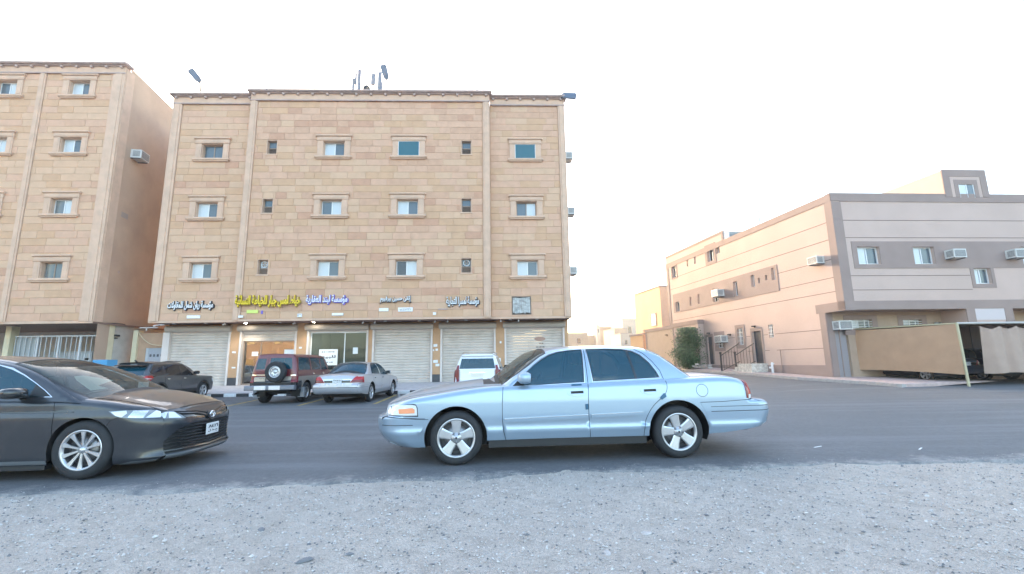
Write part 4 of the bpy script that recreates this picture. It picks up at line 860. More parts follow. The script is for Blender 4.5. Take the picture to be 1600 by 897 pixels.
r = thing('standpipe', 'white standpipe with valve by the wall right of the steps', 'pipe', Vector((BX, BY, 0))+P3(-.25, 3.55, .38), 0)
MB().tube([(0, 0, 0), (0, 0, .62)], .06, 8).tube([(0, 0, .6), (.05, -.02, .68)], .08, 8).build('pipe', M_wl, r); MB().tube([(0, 0, .42), (-.16, -.02, .42)], .05, 8).build('valve', M_wl, r)
tag(MB().tube([(0, 0, 0), (0, 0, 1.3)], .018, 6).build('wall_conduit', M_b3), 'thin upright conduit on the side wall between steps and corner', 'conduit').location = Vector((BX, BY, 0))+P3(-.05, 3.1, .45)
# pavement round the corner
mb = MB(); pts = [(15.07, 18.05), (14.65, 19.4), (13.55, 22.0), (12.75, 25.7), (10.9, 36.)]; inn = [(16.9, 19.1), (16.2, 22.4), (BX+.3, BY+1), tuple((Vector((BX, BY, 0))+P3(.1, 5, 0))[:2]), tuple((Vector((BX, BY, 0))+P3(.1, 15.5, 0))[:2])]
inn = [(15.9, 18.2), (15.6, 19.8), (14.95, 22.2), (14.25, 26.), (12.3, 36.5)]
def PZ(x, y): return T(x, y)+.13
M_pk = mat('pavement_pink', (.48, .36, .33), .85, var=.15, vscale=5)
n = 12; vs = []
def lerp_path(pp, t): 
    t *= len(pp)-1; i = min(int(t), len(pp)-2); f_ = t-i; return (pp[i][0]*(1-f_)+pp[i+1][0]*f_, pp[i][1]*(1-f_)+pp[i+1][1]*f_)
for i in range(n+1):
    a = lerp_path(pts, i/n); b = lerp_path(inn, i/n); vs += [(a[0], a[1], T(*a)-.05), (a[0], a[1], PZ(*a)), (b[0], b[1], PZ(*b)+.03), (b[0]+3.5, b[1]+.4, PZ(*b)+.03)]
pv2 = MB().add(vs, [(4*i+j, 4*(i+1)+j, 4*(i+1)+j+1, 4*i+j+1) for i in range(n) for j in range(3)]+[(3, 2, 1, 0)]).build('pavement', M_pk); tag(pv2, kind='structure')
ks = mat('kerb_plain', (.42, .38, .36), .85, var=.15); kmesh = None; L_ = 0; prev = None
tot = 34
for i in range(tot):
    a = lerp_path(pts, i/tot); b = lerp_path(pts, (i+1)/tot); d = math.hypot(b[0]-a[0], b[1]-a[1]); ang = math.atan2(b[1]-a[1], b[0]-a[0])
    if kmesh is None: kmesh = MB().bev(-.5, .5, -.02, .14, 0, 1, r=.01).build('kerb_stone', ks, pv2); o = kmesh
    else: o = kmesh.copy(); link(o, pv2)
    o.location = ((a[0]+b[0])/2, (a[1]+b[1])/2, T(*a)-.02); o.scale = (d-.012, 1, .165); o.rotation_euler = (0, 0, ang+math.pi)
for i in range(7):
    a = (15.1+i*.27, 18.0+i*.14)
    o = kmesh.copy(); link(o, pv2); o.location = (a[0], a[1], T(*a)-.02); o.scale = (.28, 1, .165-.012*i); o.rotation_euler = (0, 0, .47)
# ---- carport
CP = thing('carport', 'tan cloth carport on pale posts in front of the plastered building', 'carport', (17.6, 18.0, T(17.6, 18)), 0)
c0 = Vector((17.6, 18.0, T(17.6, 18)))
def C3(u, s, z): return ux*u+uy*s+Vector((0, 0, z))       # u right, s back
M_cloth = mat('shade_cloth', (.47, .295, .185), .9, var=.07, vscale=2, bump=.1, bscale=120); M_clp = mat('shade_cloth_pink', (.42, .30, .24), .9, var=.06, vscale=2, bump=.1, bscale=120); M_post = mat('post_cream', (.50, .44, .28), .6)
FT, BT = 2.46, 2.52        # height of the front and rear top edge
bu = -.95; bs = 4.35
def roofz(s): return FT+(BT-FT)*s/bs
MB().tube([C3(.05, 0, 0), C3(0, 0, FT)], .05, 8).build('post', M_post, CP); MB().tube([C3(bu+.02, bs, .0), C3(bu, bs, BT)], .04, 8).build('post', M_post, CP)
for u in (4.6, 9.2): MB().tube([C3(u, 0, 0), C3(u, 0, FT)], .05, 8).build('post', M_post, CP)
MB().tube([C3(0, 0, FT), C3(9.4, 0, FT)], .045, 8).build('front_beam', mat('beam_white', (.45, .42, .39), .5), CP); MB().tube([C3(0, 0, FT), C3(bu, bs, BT)], .03, 8).tube([C3(bu, bs, BT), C3(9.2, bs, BT)], .03, 8).build('side_beam', M_post, CP)
# side cloth: a slack sheet between the posts, hung 0.5 m clear of the ground
vs = []; nu, nz = 24, 12
for i in range(nu+1):
    for j in range(nz+1):
        t = i/nu; q = j/nz; top = roofz(t*bs)-.02-.05*math.sin(math.pi*t); bot = .46+.05*math.sin(math.pi*t)+.16*t
        z = bot+(top-bot)*q; bul = .05*math.sin(math.pi*t)*math.sin(math.pi*q)+.008*math.sin(t*26)*(1-q); vs.append(tuple(C3(bu*t-bul-.03, bs*t, z)))
sc_ = MB().add(vs, [(i*(nz+1)+j, (i+1)*(nz+1)+j, (i+1)*(nz+1)+j+1, i*(nz+1)+j+1) for i in range(nu) for j in range(nz)], 0, True).build('side_cloth', M_cloth, CP)
# roof cloth
vs = []
for i in range(13):
    for j in range(7): s = bs*j/6; vs.append(tuple(C3(bu*j/6+(9.3-bu*j/6)*i/12, s, roofz(s)+.04-.05*math.sin(math.pi*j/6)*abs(math.sin(i*1.05)))))
MB().add(vs, [(i*7+j, (i+1)*7+j, (i+1)*7+j+1, i*7+j+1) for i in range(12) for j in range(6)], 0, True).build('roof_cloth', M_cloth, CP)
# front curtain hanging in folds with a scalloped top
vs = []; nu = 80
for i in range(nu+1):
    t = i/nu; u = .98+t*6.5; sc = abs(math.sin(math.pi*(u-.98)/.72)); top = FT-.10-.14*sc; bot = .50+.02*math.sin(u*4)
    for j in range(9):
        q = j/8; f_ = .07*math.sin((u-.98)*2*math.pi/.72)*(.35+.65*(1-q))+.02*math.sin(u*17+q*2); fl = .32*max(0, 1-(u-.98)/.18)*(.8-.5*q)
        vs.append(tuple(C3(u+fl*.1, -.06+f_+fl, bot+(top-bot)*q)))
MB().add(vs, [(i*9+j, (i+1)*9+j, (i+1)*9+j+1, i*9+j+1) for i in range(nu) for j in range(8)], 0, True).build('front_curtain', M_clp, CP)
# rubble by the carport
o = rocks('rubble', 40, (16.6, 17.9), (19.3, 20.2), .03, .12, 1.2, RM, lambda x, y: T(x, y)+.02, 21); tag(o, 'small heap of broken pale rubble on the kerb beside the carport cloth', 'rubble')
# ---- tree in front of the annex
def tree(name, p, h, r0, crown_r, lb, seed=1, nleaf=6000, cw=1.0, leaf=.06, base=.35):
    g_ = random.Random(seed); rt = thing(name, lb, 'tree', p); tb_ = MB(); tips = []
    tb_.tube([(0, 0, -.1), (.03, 0, h*.35), (.05, .02, h*.7)], [r0, r0*.7, r0*.35], 8)
    for i in range(14):
        a = g_.uniform(0, 6.28); z = h*g_.uniform(base*.6, .75); L = crown_r*g_.uniform(.5, 1.0); p1 = Vector((.04, 0, z)); p2 = p1+Vector((math.cos(a)*L, math.sin(a)*L, h*g_.uniform(.08, .25)))
        tb_.tube([p1, (p1+p2)/2+Vector((0, 0, .05)), p2], [r0*.35, r0*.2, r0*.08], 5); tips += [p2, (p1+p2)/2]
    tips += [Vector((g_.gauss(0, crown_r*.3), g_.gauss(0, crown_r*.3), h*g_.uniform(base, .97))) for _ in range(46)]
    tb_.build('trunk', mat('bark', (.11, .08, .06), .9, var=.3, vscale=12), rt)
    V = []; Fc = []; mi = []
    for i in range(nleaf):
        c = g_.choice(tips); rr = crown_r*.26*cw; q = c+Vector((g_.gauss(0, rr), g_.gauss(0, rr), g_.gauss(0, rr*.9)))
        if q.z > h: q.z = h-g_.uniform(0, .2)
        d = Vector((g_.uniform(-1, 1), g_.uniform(-1, 1), g_.uniform(-1, .4))).normalized(); e_ = d.orthogonal().normalized()*leaf*.35; L = leaf*g_.uniform(.7, 1.4); b = len(V)
        V += [q, q+d*L*.5+e_, q+d*L, q+d*L*.5-e_]; Fc.append((b, b+1, b+2, b+3)); mi.append(g_.choice((0, 0, 1, 2)))
    me = bpy.data.meshes.new('crown'); me.from_pydata([tuple(v) for v in V], [], Fc)
    for q in (mat('leaf_mid', (.085, .15, .065), .6), mat('leaf_light', (.13, .21, .085), .6), mat('leaf_dark', (.045, .085, .045), .6)): me.materials.append(q)
    me.polygons.foreach_set('material_index', mi); link(bpy.data.objects.new('crown', me), rt); return rt
tree('tree', (12.05, 31.6, T(12.05, 31.6)), 2.95, .10, .80, 'bushy green tree in front of the dark doors beside the courtyard wall', 4, 12000, 1.15, .10, .06)
ps = thing('planter', 'heap of pale stones at the foot of the green tree', 'stones', (12.7, 30.6, T(12.7, 30.6)))
for i in range(14):
    b = MB(); s = random.uniform(.10, .2); n = 6; vs = [(s*random.uniform(.7, 1.1)*math.cos(6.28*j/n), s*random.uniform(.7, 1.1)*math.sin(6.28*j/n), zz*s) for zz in (0, .8) for j in range(n)]
    b.add(vs, [(j, (j+1) % n, (j+1) % n+n, j+n) for j in range(n)]+[tuple(range(n, 2*n))]); o = b.build('boulder', RM[random.choice((0, 1, 3))], ps); o.location = (random.uniform(-.8, .8), random.uniform(-.5, .4), random.uniform(0, .35))
# ------------------------------------------------------------------ far end of the side street
M_yellow = mat('plaster_yellow', (.56, .35, .19), .9, var=.05, vscale=.6); M_or2 = mat('plaster_salmon', (.52, .31, .20), .9, var=.05); M_far = mat('plaster_far', (.38, .27, .19), .9, var=.08, vscale=.3); M_far2 = mat('plaster_far_pale', (.42, .34, .27), .9, var=.08, vscale=.3)
def house(lb, x, y, a, wd, dp_, h, m, m2=None, wins=(), par=.35, side=()):
    """wd along the front, dp_ deep; origin = front corner facing the street side"""
    r = thing('house', lb, 'house', (x, y, T(x, y)), a, 'houses at the far end of the side street')
    b = MB(); b.box(.02, wd, 0, dp_, -1, h-.01); b.build('walls', m, r)
    if m2: MB().box(.03, wd, -.04, -.001, -1, h-.02).build('front_wall', m2, r)
    c = MB(); c.box(-.06, wd+.06, -.08, .14, h, h+par*.4); c.box(-.06, .14, .14, dp_, h, h+par*.4); c.build('parapet', M_b3, r)
    for (u, z, w_, h_) in wins:
        f_ = MB().box(u-.08, u+w_+.08, -.10, -.041, z-.08, z+h_+.08).build('window', M_corn, r); MB().box(u, u+w_, -.11, -.101, z, z+h_).build('pane', M_paned, f_)
    for (s, z, w_, h_) in side:
        f_ = MB().box(-.07, .018, s-.1, s+w_+.1, z-.1, z).box(-.07, .018, s-.1, s+w_+.1, z+h_, z+h_+.1).box(-.05, .018, s-.1, s, z, z+h_).box(-.05, .018, s+w_, s+w_+.1, z, z+h_).build('window', M_corn, r); MB().box(-.012, .018, s, s+w_, z, z+h_).build('pane', M_paned, f_)
    return r
# yellow house: near right corner at (16.4, 50)
house('tall yellow house with a small square window beyond the courtyard', 16.45, 50, .17, 7, 6.6, 8.15, M_yellow, M_or2, [], side=[(1.3, 4.0, 1.1, 1.25), (4.6, 1.6, .2, 2.0)])
r = thing('satellite_dish', 'white dish on the courtyard roof below the yellow house', 'antenna', (15.0, 42, 4.4)); MB().lathe([(0, .12), (.3, .06), (.5, -.05), (.48, -.03), (0, .14)], 0, .4, 16).build('dish', M_wl, r); MB().tube([(0, .1, -.6), (0, .1, .4)], .04, 6).build('mast', M_pipe, r); r.rotation_euler = (.5, 0, 1.2)
w1 = thing('courtyard_wall', 'low yellow wall with brown coping left of the courtyard annex', 'wall', (11.2, 41.5, T(11.2, 41.5)), BA+math.pi/2)
MB().box(-1.5, 1.2, -.3, 0, -.8, 2.9).build('wall', M_yellow, w1); MB().box(-1.6, 1.3, -.35, .05, 2.9, 3.05).build('coping', M_b3, w1); MB().box(-1.62, -1.5, -.36, .06, -.8, 2.9).build('pilaster', M_or2, w1)
w1 = thing('courtyard_wall', 'long low wall with brown coping running off behind the blue saloon roof', 'wall', (10.9, 48, T(10.9, 48)), BA+math.pi/2)
MB().box(0, 9, -.3, 0, -.8, 2.1).build('wall', M_far2, w1); MB().box(-.05, 9.1, -.35, .05, 2.1, 2.3).build('coping', M_b3, w1)
FH = [('pale stepped house with two small windows left of the yellow house', 28.6, 118, .1, 9, 10, 10.8, M_far2, [(1.4, 7.2, .9, 1.6), (3.6, 7.4, .9, 1.6)]), ('sand coloured house in the middle of the far row', 24.6, 128, .05, 5.5, 9, 9.6, M_far, [(2.5, 5, .8, 1.4)]), ('lower house in front of the pale stepped one', 20.8, 88, .1, 2.4, 6, 5.2, M_far2, [(.8, 3.2, .5, .8)]),
      ('long low flat roofed row at the far end of the street', 14.8, 135, .03, 12, 10, 7.6, M_far, [(2, 4.5, .8, 1.2), (6, 4.5, .8, 1.2)]), ('little far house beside the right corner of the sandstone block', 10.8, 92, .05, 4.4, 8, 6.4, M_far, [(2.2, 4.4, .7, 1.0)]), ('small house beyond the long wall', 23.5, 105, .12, 3.0, 8, 7.4, M_far, [(1, 5.2, .7, 1.1)])]
for lb, x, y, a, wd, dp_, h, m, wn in FH: house(lb, x, y, a, wd, dp_, h, m, None, wn)
house('long unseen rear house added beyond the sandstone block to shade the plastered side wall', -24, 62, .04, 24, 10, 10.6, M_far, None, [(3, 5, 1, 1.3), (9, 5, 1, 1.3)])  # unseen house, added to shade the lower side wall of the plastered building
rb = house('sunlit orange house across the road, seen mirrored in the glass of the dress shop', -30, -22, math.pi, 26, 9, 8.5, M_far, None, [(3+i*4.2, z, 1.3, 1.3) for i in range(6) for z in (1.2, 4.8)]); rb['group'] = 'houses across the road'
r = thing('tower', 'thin pale tower standing out above the far low row', 'tower', (22.9, 122, T(20, 122)))
MB().bev(-.45, .45, -.45, .45, -1, 9.4, r=.05).build('shaft', M_far2, r); MB().box(-.55, .55, -.55, .55, 9.4, 9.7).build('cap', M_far, r); MB().box(-.12, .12, -.47, -.451, 7.6, 8.6).build('window', M_paned, r)
r = thing('tower', 'second stubby white shaft left of the thin pale tower', 'tower', (19.6, 122, T(20, 122))); MB().bev(-.35, .35, -.35, .35, -1, 7.5, r=.05).build('shaft', M_far2, r); MB().box(-.45, .45, -.45, .45, 7.5, 7.75).build('cap', M_far, r)
# ------------------------------------------------------------------ vehicles
def curve(pts, n=14):
    """smooth monotone curve through points -> function"""
    p = np.array(sorted(pts), float); x, y = p[:, 0], p[:, 1]; h = np.diff(x); d = np.diff(y)/h; m = np.zeros(len(x))
    for i in range(1, len(x)-1): m[i] = 0 if d[i-1]*d[i] <= 0 else 2*d[i-1]*d[i]/(d[i-1]+d[i])
    if len(x) > 1: m[0], m[-1] = d[0], d[-1]
    X, Y = [], []
    for i in range(len(h)):
        for t in np.linspace(0, 1, n, endpoint=False):
            X.append(x[i]+t*h[i]); Y.append((1+2*t)*(1-t)**2*y[i]+t*(1-t)**2*h[i]*m[i]+t*t*(3-2*t)*y[i+1]+t*t*(t-1)*h[i]*m[i+1])
    X.append(x[-1]); Y.append(y[-1]); X = np.array(X); Y = np.array(Y)
    return lambda q: np.interp(q, X, Y)
def cr(pts, k=6, closed=False):
    """rounded polyline through the points"""
    P = [np.array(p, float) for p in pts]; n = len(P); out = []
    for i in range(n if closed else n-1):
        p0 = P[(i-1) % n] if closed else P[max(i-1, 0)]; p1 = P[i]; p2 = P[(i+1) % n]; p3 = P[(i+2) % n] if closed else P[min(i+2, n-1)]
        for j in range(k):
            t = j/k; out.append(tuple(.5*((2*p1)+(p2-p0)*t+(2*p0-5*p1+4*p2-p3)*t*t+(3*p1-p0-3*p2+p3)*t**3)))
    if not closed: out.append(tuple(P[-1]))
    return out
def circ(cx, cz, r, n=24, a0=0, a1=2*math.pi, rz=None):
    return [(cx+r*math.cos(a0+(a1-a0)*i/n), cz+(rz or r)*math.sin(a0+(a1-a0)*i/n)) for i in range(n)]
def inpoly(P, poly):
    P = np.asarray(P); x, y = P[:, 0], P[:, 1]; r = np.zeros(len(P), bool); n = len(poly); j = n-1
    for i in range(n):
        xi, yi = poly[i]; xj, yj = poly[j]; c = (yi > y) != (yj > y)
        if yi != yj: r ^= c & (x < (xj-xi)*(y-yi)/(yj-yi)+xi)
        j = i
    return r
def strip(line, w_):
    """thin closed polygon round a polyline (a seam)"""
    P = [np.array(p, float) for p in line]; L_ = []; R_ = []
    for i, p in enumerate(P):
        d = P[min(i+1, len(P)-1)]-P[max(i-1, 0)]; d /= np.hypot(*d)+1e-9; n = np.array([-d[1], d[0]])*w_/2; L_.append(tuple(p+n)); R_.append(tuple(p-n))
    return L_+R_[::-1]
class Acc:
    def __init__(s): s.v = []; s.n = []; s.f = []; s.m = []
class Car:
    def __init__(s, name, label, spec, paint, group=None):
        s.root = thing(name, label, 'car' if spec.get('cat') is None else spec['cat'], group=group); s.sp = spec; s.paint = paint; s.acc = {}; s.par = {}; s.mats = {}
        g_ = spec; s.W = curve(g_['W']); s.zt = curve(g_['zt']); s.zg = curve(g_['zg']); s.xn = curve(g_['xn']); s.xr = curve(g_['xr']); s.cr_ = curve(g_['crown'])
        s.rcx, s.rcy, s.rrx, s.rry, s.rz, s.ry = g_['r']; s.yb, s.t1, s.t2, s.zb = g_['gh']; s.rzg, s.ryg = g_.get('rg', (.06, .08)); s.bow = curve(g_['bow']); s.cg = g_.get('cg', .04)
        s.xrg = curve(g_['xrg']) if 'xrg' in g_ else None; s.rgx, s.rgy = g_.get('rgr', (.15, .2)); s.gy = curve(g_['gy']) if 'gy' in g_ else (lambda x: 0)
        s.sp_ = g_.get('grid', .06)
    # --- surfaces
    def side(s, x, z):
        y = s.W(z); q = lambda d, a, b: b*(1-np.sqrt(np.maximum(0, 1-np.clip(1-d/a, 0, 1)**2)))
        return y-q(x-s.xn(z), s.rcx, s.rcy)-q(s.xr(z)-x, s.rrx, s.rry)-q(s.zt(x)-z, s.rz, s.ry)
    def mside(s, sg): return lambda P: np.c_[P[:, 0], sg*s.side(P[:, 0], P[:, 1]), P[:, 1]]
    def mtop(s, P):
        x, y = P[:, 0], P[:, 1]; zt = s.zt(x); Y = s.W(zt); q = lambda d, a, b: b*(1-np.sqrt(np.maximum(0, 1-np.clip(1-d/a, 0, 1)**2)))
        Yr = Y-q(np.maximum(x-s.xn(zt), .293*s.rcx), s.rcx, s.rcy)-q(np.maximum(s.xr(zt)-x, .293*s.rrx), s.rrx, s.rry); t = np.clip((abs(y)-(Yr-s.ry))/s.ry, 0, .86); f = np.clip((abs(y)-(Yr-.293*s.ry-.36))/.36, 0, 1); f = 1-f*f*(3-2*f)
        return np.c_[x, y, zt+s.cr_(x)*np.maximum(0, 1-(y/(Y-.29*s.ry))**2)*f-s.rz*(1-np.sqrt(1-t*t))]
    def mend(s, rear):
        def f(P):
            y, z = P[:, 0], P[:, 1]; a, b = (s.rrx, s.rry) if rear else (s.rcx, s.rcy); Y = s.W(z); t = np.clip((abs(y)-(Y-b))/b, 0, 1); k = a*(1-np.sqrt(np.maximum(0, 1-t*t)))
            return np.c_[s.xr(z)-k if rear else s.xn(z)+k, y, z]
        return f
    def gys(s, x, z):
        d = z-s.zb; return s.yb-s.gy(x)-s.t1*d-s.t2*d*d
    def gside(s, x, z):
        y = s.gys(x, z); q = lambda d, a, b: b*(1-np.sqrt(np.maximum(0, 1-np.clip(1-d/a, 0, 1)**2)))
        y = y-q(s.zg(x)-z, s.rzg, s.ryg)
        if s.xrg: y = y-q(s.xrg(z)-x, s.rgx, s.rgy)
        return y
    def mgside(s, sg): return lambda P: np.c_[P[:, 0], sg*s.gside(P[:, 0], P[:, 1]), P[:, 1]]
    def mgtop(s, P):
        x, y = P[:, 0], P[:, 1]; Y = s.gys(x, s.zg(x)); k = Y-.29*s.ryg; q = np.clip(1-(y/k)**2, 0, 1); t = np.clip((abs(y)-(Y-s.ryg))/s.ryg, 0, 1)
        return np.c_[x, y, s.zg(x+s.bow(x)*q)+s.cg*q-s.rzg*(1-np.sqrt(np.maximum(0, 1-t*t)))]
    def mgrear(s, P):
        y, z = P[:, 0], P[:, 1]; Y = s.gys(s.xrg(z), z); t = np.clip((abs(y)-(Y-s.rgy))/s.rgy, 0, 1)
        return np.c_[s.xrg(z)-s.rgx*(1-np.sqrt(np.maximum(0, 1-t*t))), y, z]
    # --- panels
    def A(s, key, m, par=None):
        if key not in s.acc: s.acc[key] = Acc(); s.par[key] = par; s.mats[key] = []
        if m not in s.mats[key]: s.mats[key].append(m)
        return s.acc[key], s.mats[key].index(m)
    def panel(s, outline, holes, regions, fmap, outdir, extra=(), base='body', basemat=None, grid=None):
        """regions: list of (poly, key, material, offset, parentkey); the later ones win. material None = cut out"""
        sp_ = grid or s.sp_; V = []; E_ = []
        def addloop(p, close=True):
            b = len(V); n = len(p); V.extend(p); E_.extend([(b+i, b+(i+1) % n) for i in range(n if close else n-1)])
        def dens(p):
            out = []
            for i in range(len(p)):
                a = np.array(p[i], float); b = np.array(p[(i+1) % len(p)], float); k = max(1, int(np.hypot(*(b-a))/(sp_*1.2)))
                out += [tuple(a+(b-a)*j/k) for j in range(k)]
            return out
        O = dens(outline); addloop(O); Hs = [dens(h) for h in holes]; Rs = [dens(r[0]) for r in regions]
        for h in Hs: addloop(h)
        for r in Rs: addloop(r)
        oa = np.array(O); x0, y0 = oa.min(0); x1, y1 = oa.max(0)
        gx, gy = np.meshgrid(np.arange(x0+sp_/2, x1, sp_), np.arange(y0+sp_/2, y1, sp_)); G = np.c_[gx.ravel(), gy.ravel()]
        if len(extra): G = np.r_[G, np.array(extra, float)]
        G = G[inpoly(G, O)]
        if len(V):
            B_ = np.array(V); keep = np.ones(len(G), bool)
            for i in range(0, len(G), 400): keep[i:i+400] = (((G[i:i+400, None]-B_[None])**2).sum(2).min(1) > (sp_*.28)**2)
            G = G[keep]
        V.extend(map(tuple, G))
        r = delaunay_2d_cdt([Vector(v) for v in V], E_, [], 0, 1e-6); vs = np.array([(v.x, v.y) for v in r[0]]); fs = np.array([f for f in r[2] if len(f) == 3])
        ce = vs[fs].mean(1); a = vs[fs]; area = abs((a[:, 1, 0]-a[:, 0, 0])*(a[:, 2, 1]-a[:, 0, 1])-(a[:, 2, 0]-a[:, 0, 0])*(a[:, 1, 1]-a[:, 0, 1])); ok = inpoly(ce, O) & (area > 1e-8)
        for h in Hs: ok &= ~inpoly(ce, h)
        lab = np.full(len(fs), -1)
        for i, h in enumerate(Rs): lab[inpoly(ce, h)] = i
        h_ = 1e-3; P0 = fmap(vs); Pa = fmap(vs+[h_, 0]); Pb = fmap(vs+[0, h_]); Pc = fmap(vs-[h_, 0]); Pd = fmap(vs-[0, h_])
        N = np.cross(Pa-Pc, Pb-Pd); L_ = np.linalg.norm(N, axis=1, keepdims=True); N = N/np.maximum(L_, 1e-12); od = np.array(outdir, float); N[(N@od) < 0] *= -1
        for li in range(-1, len(Rs)):
            sel = fs[ok & (lab == li)]
            if not len(sel): continue
            if li < 0: key, m, off, par = base, basemat or s.paint, 0, None
            else:
                _, key, m, off, par = (list(regions[li])+[None])[:5] if len(regions[li]) < 5 else regions[li]
                if m is None: continue
            ac, mi = s.A(key, m, par); used = np.unique(sel); idx = {int(u): len(ac.v)+i for i, u in enumerate(used)}
            Q = P0[used]+N[used]*off; ac.v += Q.tolist(); ac.n += N[used].tolist()
            for t in sel:
                p = P0[t]; nn = np.cross(p[1]-p[0], p[2]-p[0]); t = t if nn@N[t].mean(0) > 0 else t[::-1]
                ac.f.append(tuple(idx[int(q)] for q in t)); ac.m.append(mi)
            if off:
                ed = {}
                for t in sel:
                    for e0, e1 in ((0, 1), (1, 2), (2, 0)):
                        k_ = (min(t[e0], t[e1]), max(t[e0], t[e1])); ed[k_] = ed.get(k_, 0)+1
                for (e0, e1), c in ed.items():
                    if c == 1:
                        b = len(ac.v); q = [P0[e0]+N[e0]*off, P0[e1]+N[e1]*off, P0[e1], P0[e0]]; nn = np.cross(q[1]-q[0], q[3]-q[0]); nn = nn/(np.linalg.norm(nn)+1e-12)
                        ac.v += [tuple(x_) for x_ in q]; ac.n += [tuple(nn)]*4; ac.f.append((b, b+1, b+2, b+3)); ac.m.append(mi)
    def finish(s):
        objs = {}
        def mk(key):
            if key in objs: return objs[key]
            par = s.par[key]; po = mk(par) if par else s.root; ac = s.acc[key]
            me = bpy.data.meshes.new(key.split(':')[0]); me.from_pydata(ac.v, [], ac.f)
            for m in s.mats[key]: me.materials.append(m)
            me.polygons.foreach_set('material_index', ac.m); me.polygons.foreach_set('use_smooth', [True]*len(ac.f)); me.update()
            me.normals_split_custom_set_from_vertices(ac.n); o = bpy.data.objects.new(key.split(':')[0], me); link(o, po); objs[key] = o; return o
        for k in list(s.acc): mk(k)
        s.objs = objs; return s.root
    # --- whole shell from the spec
    def shell(s):
        g_ = s.sp; rg = g_['regions']; hol = g_.get('holes', {}); z0f = g_['z0'][0]; z0r = g_['z0'][1]
        def ex(f, x): return float(f(x))
        for sg, k in ((-1, 'L'), (1, 'R')):
            # outline of the side
            fe = [(ex(s.xn, z)+.293*s.rcx, z) for z in np.linspace(z0f, 3, 1)]
            zf = lambda z: ex(s.xn, z)+.293*s.rcx; zr_ = lambda z: ex(s.xr, z)-.293*s.rrx; top = lambda x: ex(s.zt, x)-.293*s.rz
            ztf = z0f; 
            while ztf < top(zf(ztf)) and ztf < 3: ztf += .01
            ztr = z0r
            while ztr < top(zr_(ztr)) and ztr < 3: ztr += .01
            front = [(zf(z), z) for z in np.linspace(ztf-.01, z0f, 10)]; rear = [(zr_(z), z) for z in np.linspace(z0r, ztr-.01, 10)]
            tp = [(x, top(x)) for x in np.linspace(rear[-1][0], front[0][0], int(60*.06/s.sp_*1.4))][1:-1]
            out = front+g_['bottom']+rear+tp; ext = [(x, top(x)-s.rz*q) for x in np.linspace(front[0][0]+.03, rear[-1][0]-.03, int(60*.06/s.sp_*1.6)) for q in (.1, .25, .45, .75, 1.1)]
            arch = [circ(cx, cz, r, 30) for cx, cz, r in g_['arch']]
            # clip arches open to the bottom: extend them downwards
            arch = []
            for cx, cz, r in g_['arch']: arch.append([(cx+r*math.cos(t), cz+r*math.sin(t)) for t in np.linspace(-.25, math.pi+.25, 26)]+[(cx-r*.9, -.3), (cx+r*.9, -.3)])
            rs = [(p, key.replace('@', ':'+k)+(k if key.startswith('panel_gap') else ''), m, off, (par or '').replace('@', ':'+k) or None) for (p, key, m, off, par, *sd) in rg['side'] if not sd or sd[0] == k]
            s.panel(out, arch, rs, s.mside(sg), (0, sg, 0), ext)
            # greenhouse side
            xa, xb = g_['gx']; gt = lambda x: ex(s.zg, x)-.293*s.rzg; gb = lambda x: ex(s.zt, x)-.05
            if s.xrg:
                zz = np.linspace(gb(xb), gt(xb)+.0, 10); rear = [(ex(s.xrg, z)-.293*s.rgx, z) for z in zz]; xe = rear[-1][0]; rear = [q for q in rear]
            else: rear = [(xb, gb(xb))]; xe = xb
            out = [(x, gb(x)) for x in np.linspace(xa, rear[0][0], 30)][:-1]+rear+[(x, gt(x)) for x in np.linspace(xe, xa, 50) if gt(x) > gb(x)+.004][1 if s.xrg else 0:]
            rs = [(p, key.replace('@', ':'+k)+(k if key.startswith('panel_gap') else ''), m, off, (par or '').replace('@', ':'+k) or None) for (p, key, m, off, par, *sd) in rg['gside'] if not sd or sd[0] == k]
            s.panel(out, [], rs, s.mgside(sg), (0, sg, 0), [(x, gt(x)-s.rzg*q) for x in np.linspace(xa, xe, 40) for q in (.15, .4)])
            # inner arch liner
            for cx, cz, r in g_['arch']:
                lm = MB(); n = 18; vs = []
                for i in range(n+1):
                    t = -.3+(math.pi+.6)*i/n; x, z = cx+(r+.004)*math.cos(t), cz+(r+.004)*math.sin(t); yo = float(s.side(np.array([x]), np.array([z]))[0])-.004
                    vs += [(x, sg*yo, z), (x, sg*(yo-.03), z), (x, sg*.5, z)]
                lm.add(vs, [(3*i+j, 3*i+3+j, 3*i+4+j, 3*i+1+j) for i in range(n) for j in range(2)], 0, True)
                lm.build('arch_liner', M_black, s.root)
        def corner(rear):
            z0_ = z0r if rear else z0f; q = (lambda z: ex(s.xr, z)-.293*s.rrx) if rear else (lambda z: ex(s.xn, z)+.293*s.rcx); z = z0_
            while z < ex(s.zt, q(z))-.293*s.rz and z < 3: z += .005
            x = q(z-.005); return float(s.side(np.array([x]), np.array([z-.005]))[0]), z-.005
        (yc0, zc0), (yc1, zc1) = corner(0), corner(1); s.yfr = (yc0, yc1)
        # top of body
        def edge_pt(y, rear):
            x = s.sp['nose'][rear]; z = ex(s.zt, x); nn, a, b = (s.xr, s.rrx, s.rry) if rear else (s.xn, s.rcx, s.rcy)
            for _ in range(40):
                k = a*(1-math.sqrt(max(0, 1-min(1, max(0, (abs(y)-(ex(s.W, z)-b))/b))**2))); xn_ = ex(nn, z)-k if rear else ex(nn, z)+k
                x = .5*x+.5*xn_; z = float(s.mtop(np.array([[x, y]]))[0, 2])
            return x, z
        xf = lambda y: ex(s.xn, ex(s.zt, s.sp['nose'][0]))+s.rcx*(1-math.sqrt(max(0, 1-max(0, (abs(y)-(ex(s.W, ex(s.zt, s.sp['nose'][0]))-s.rcy))/s.rcy)**2)))
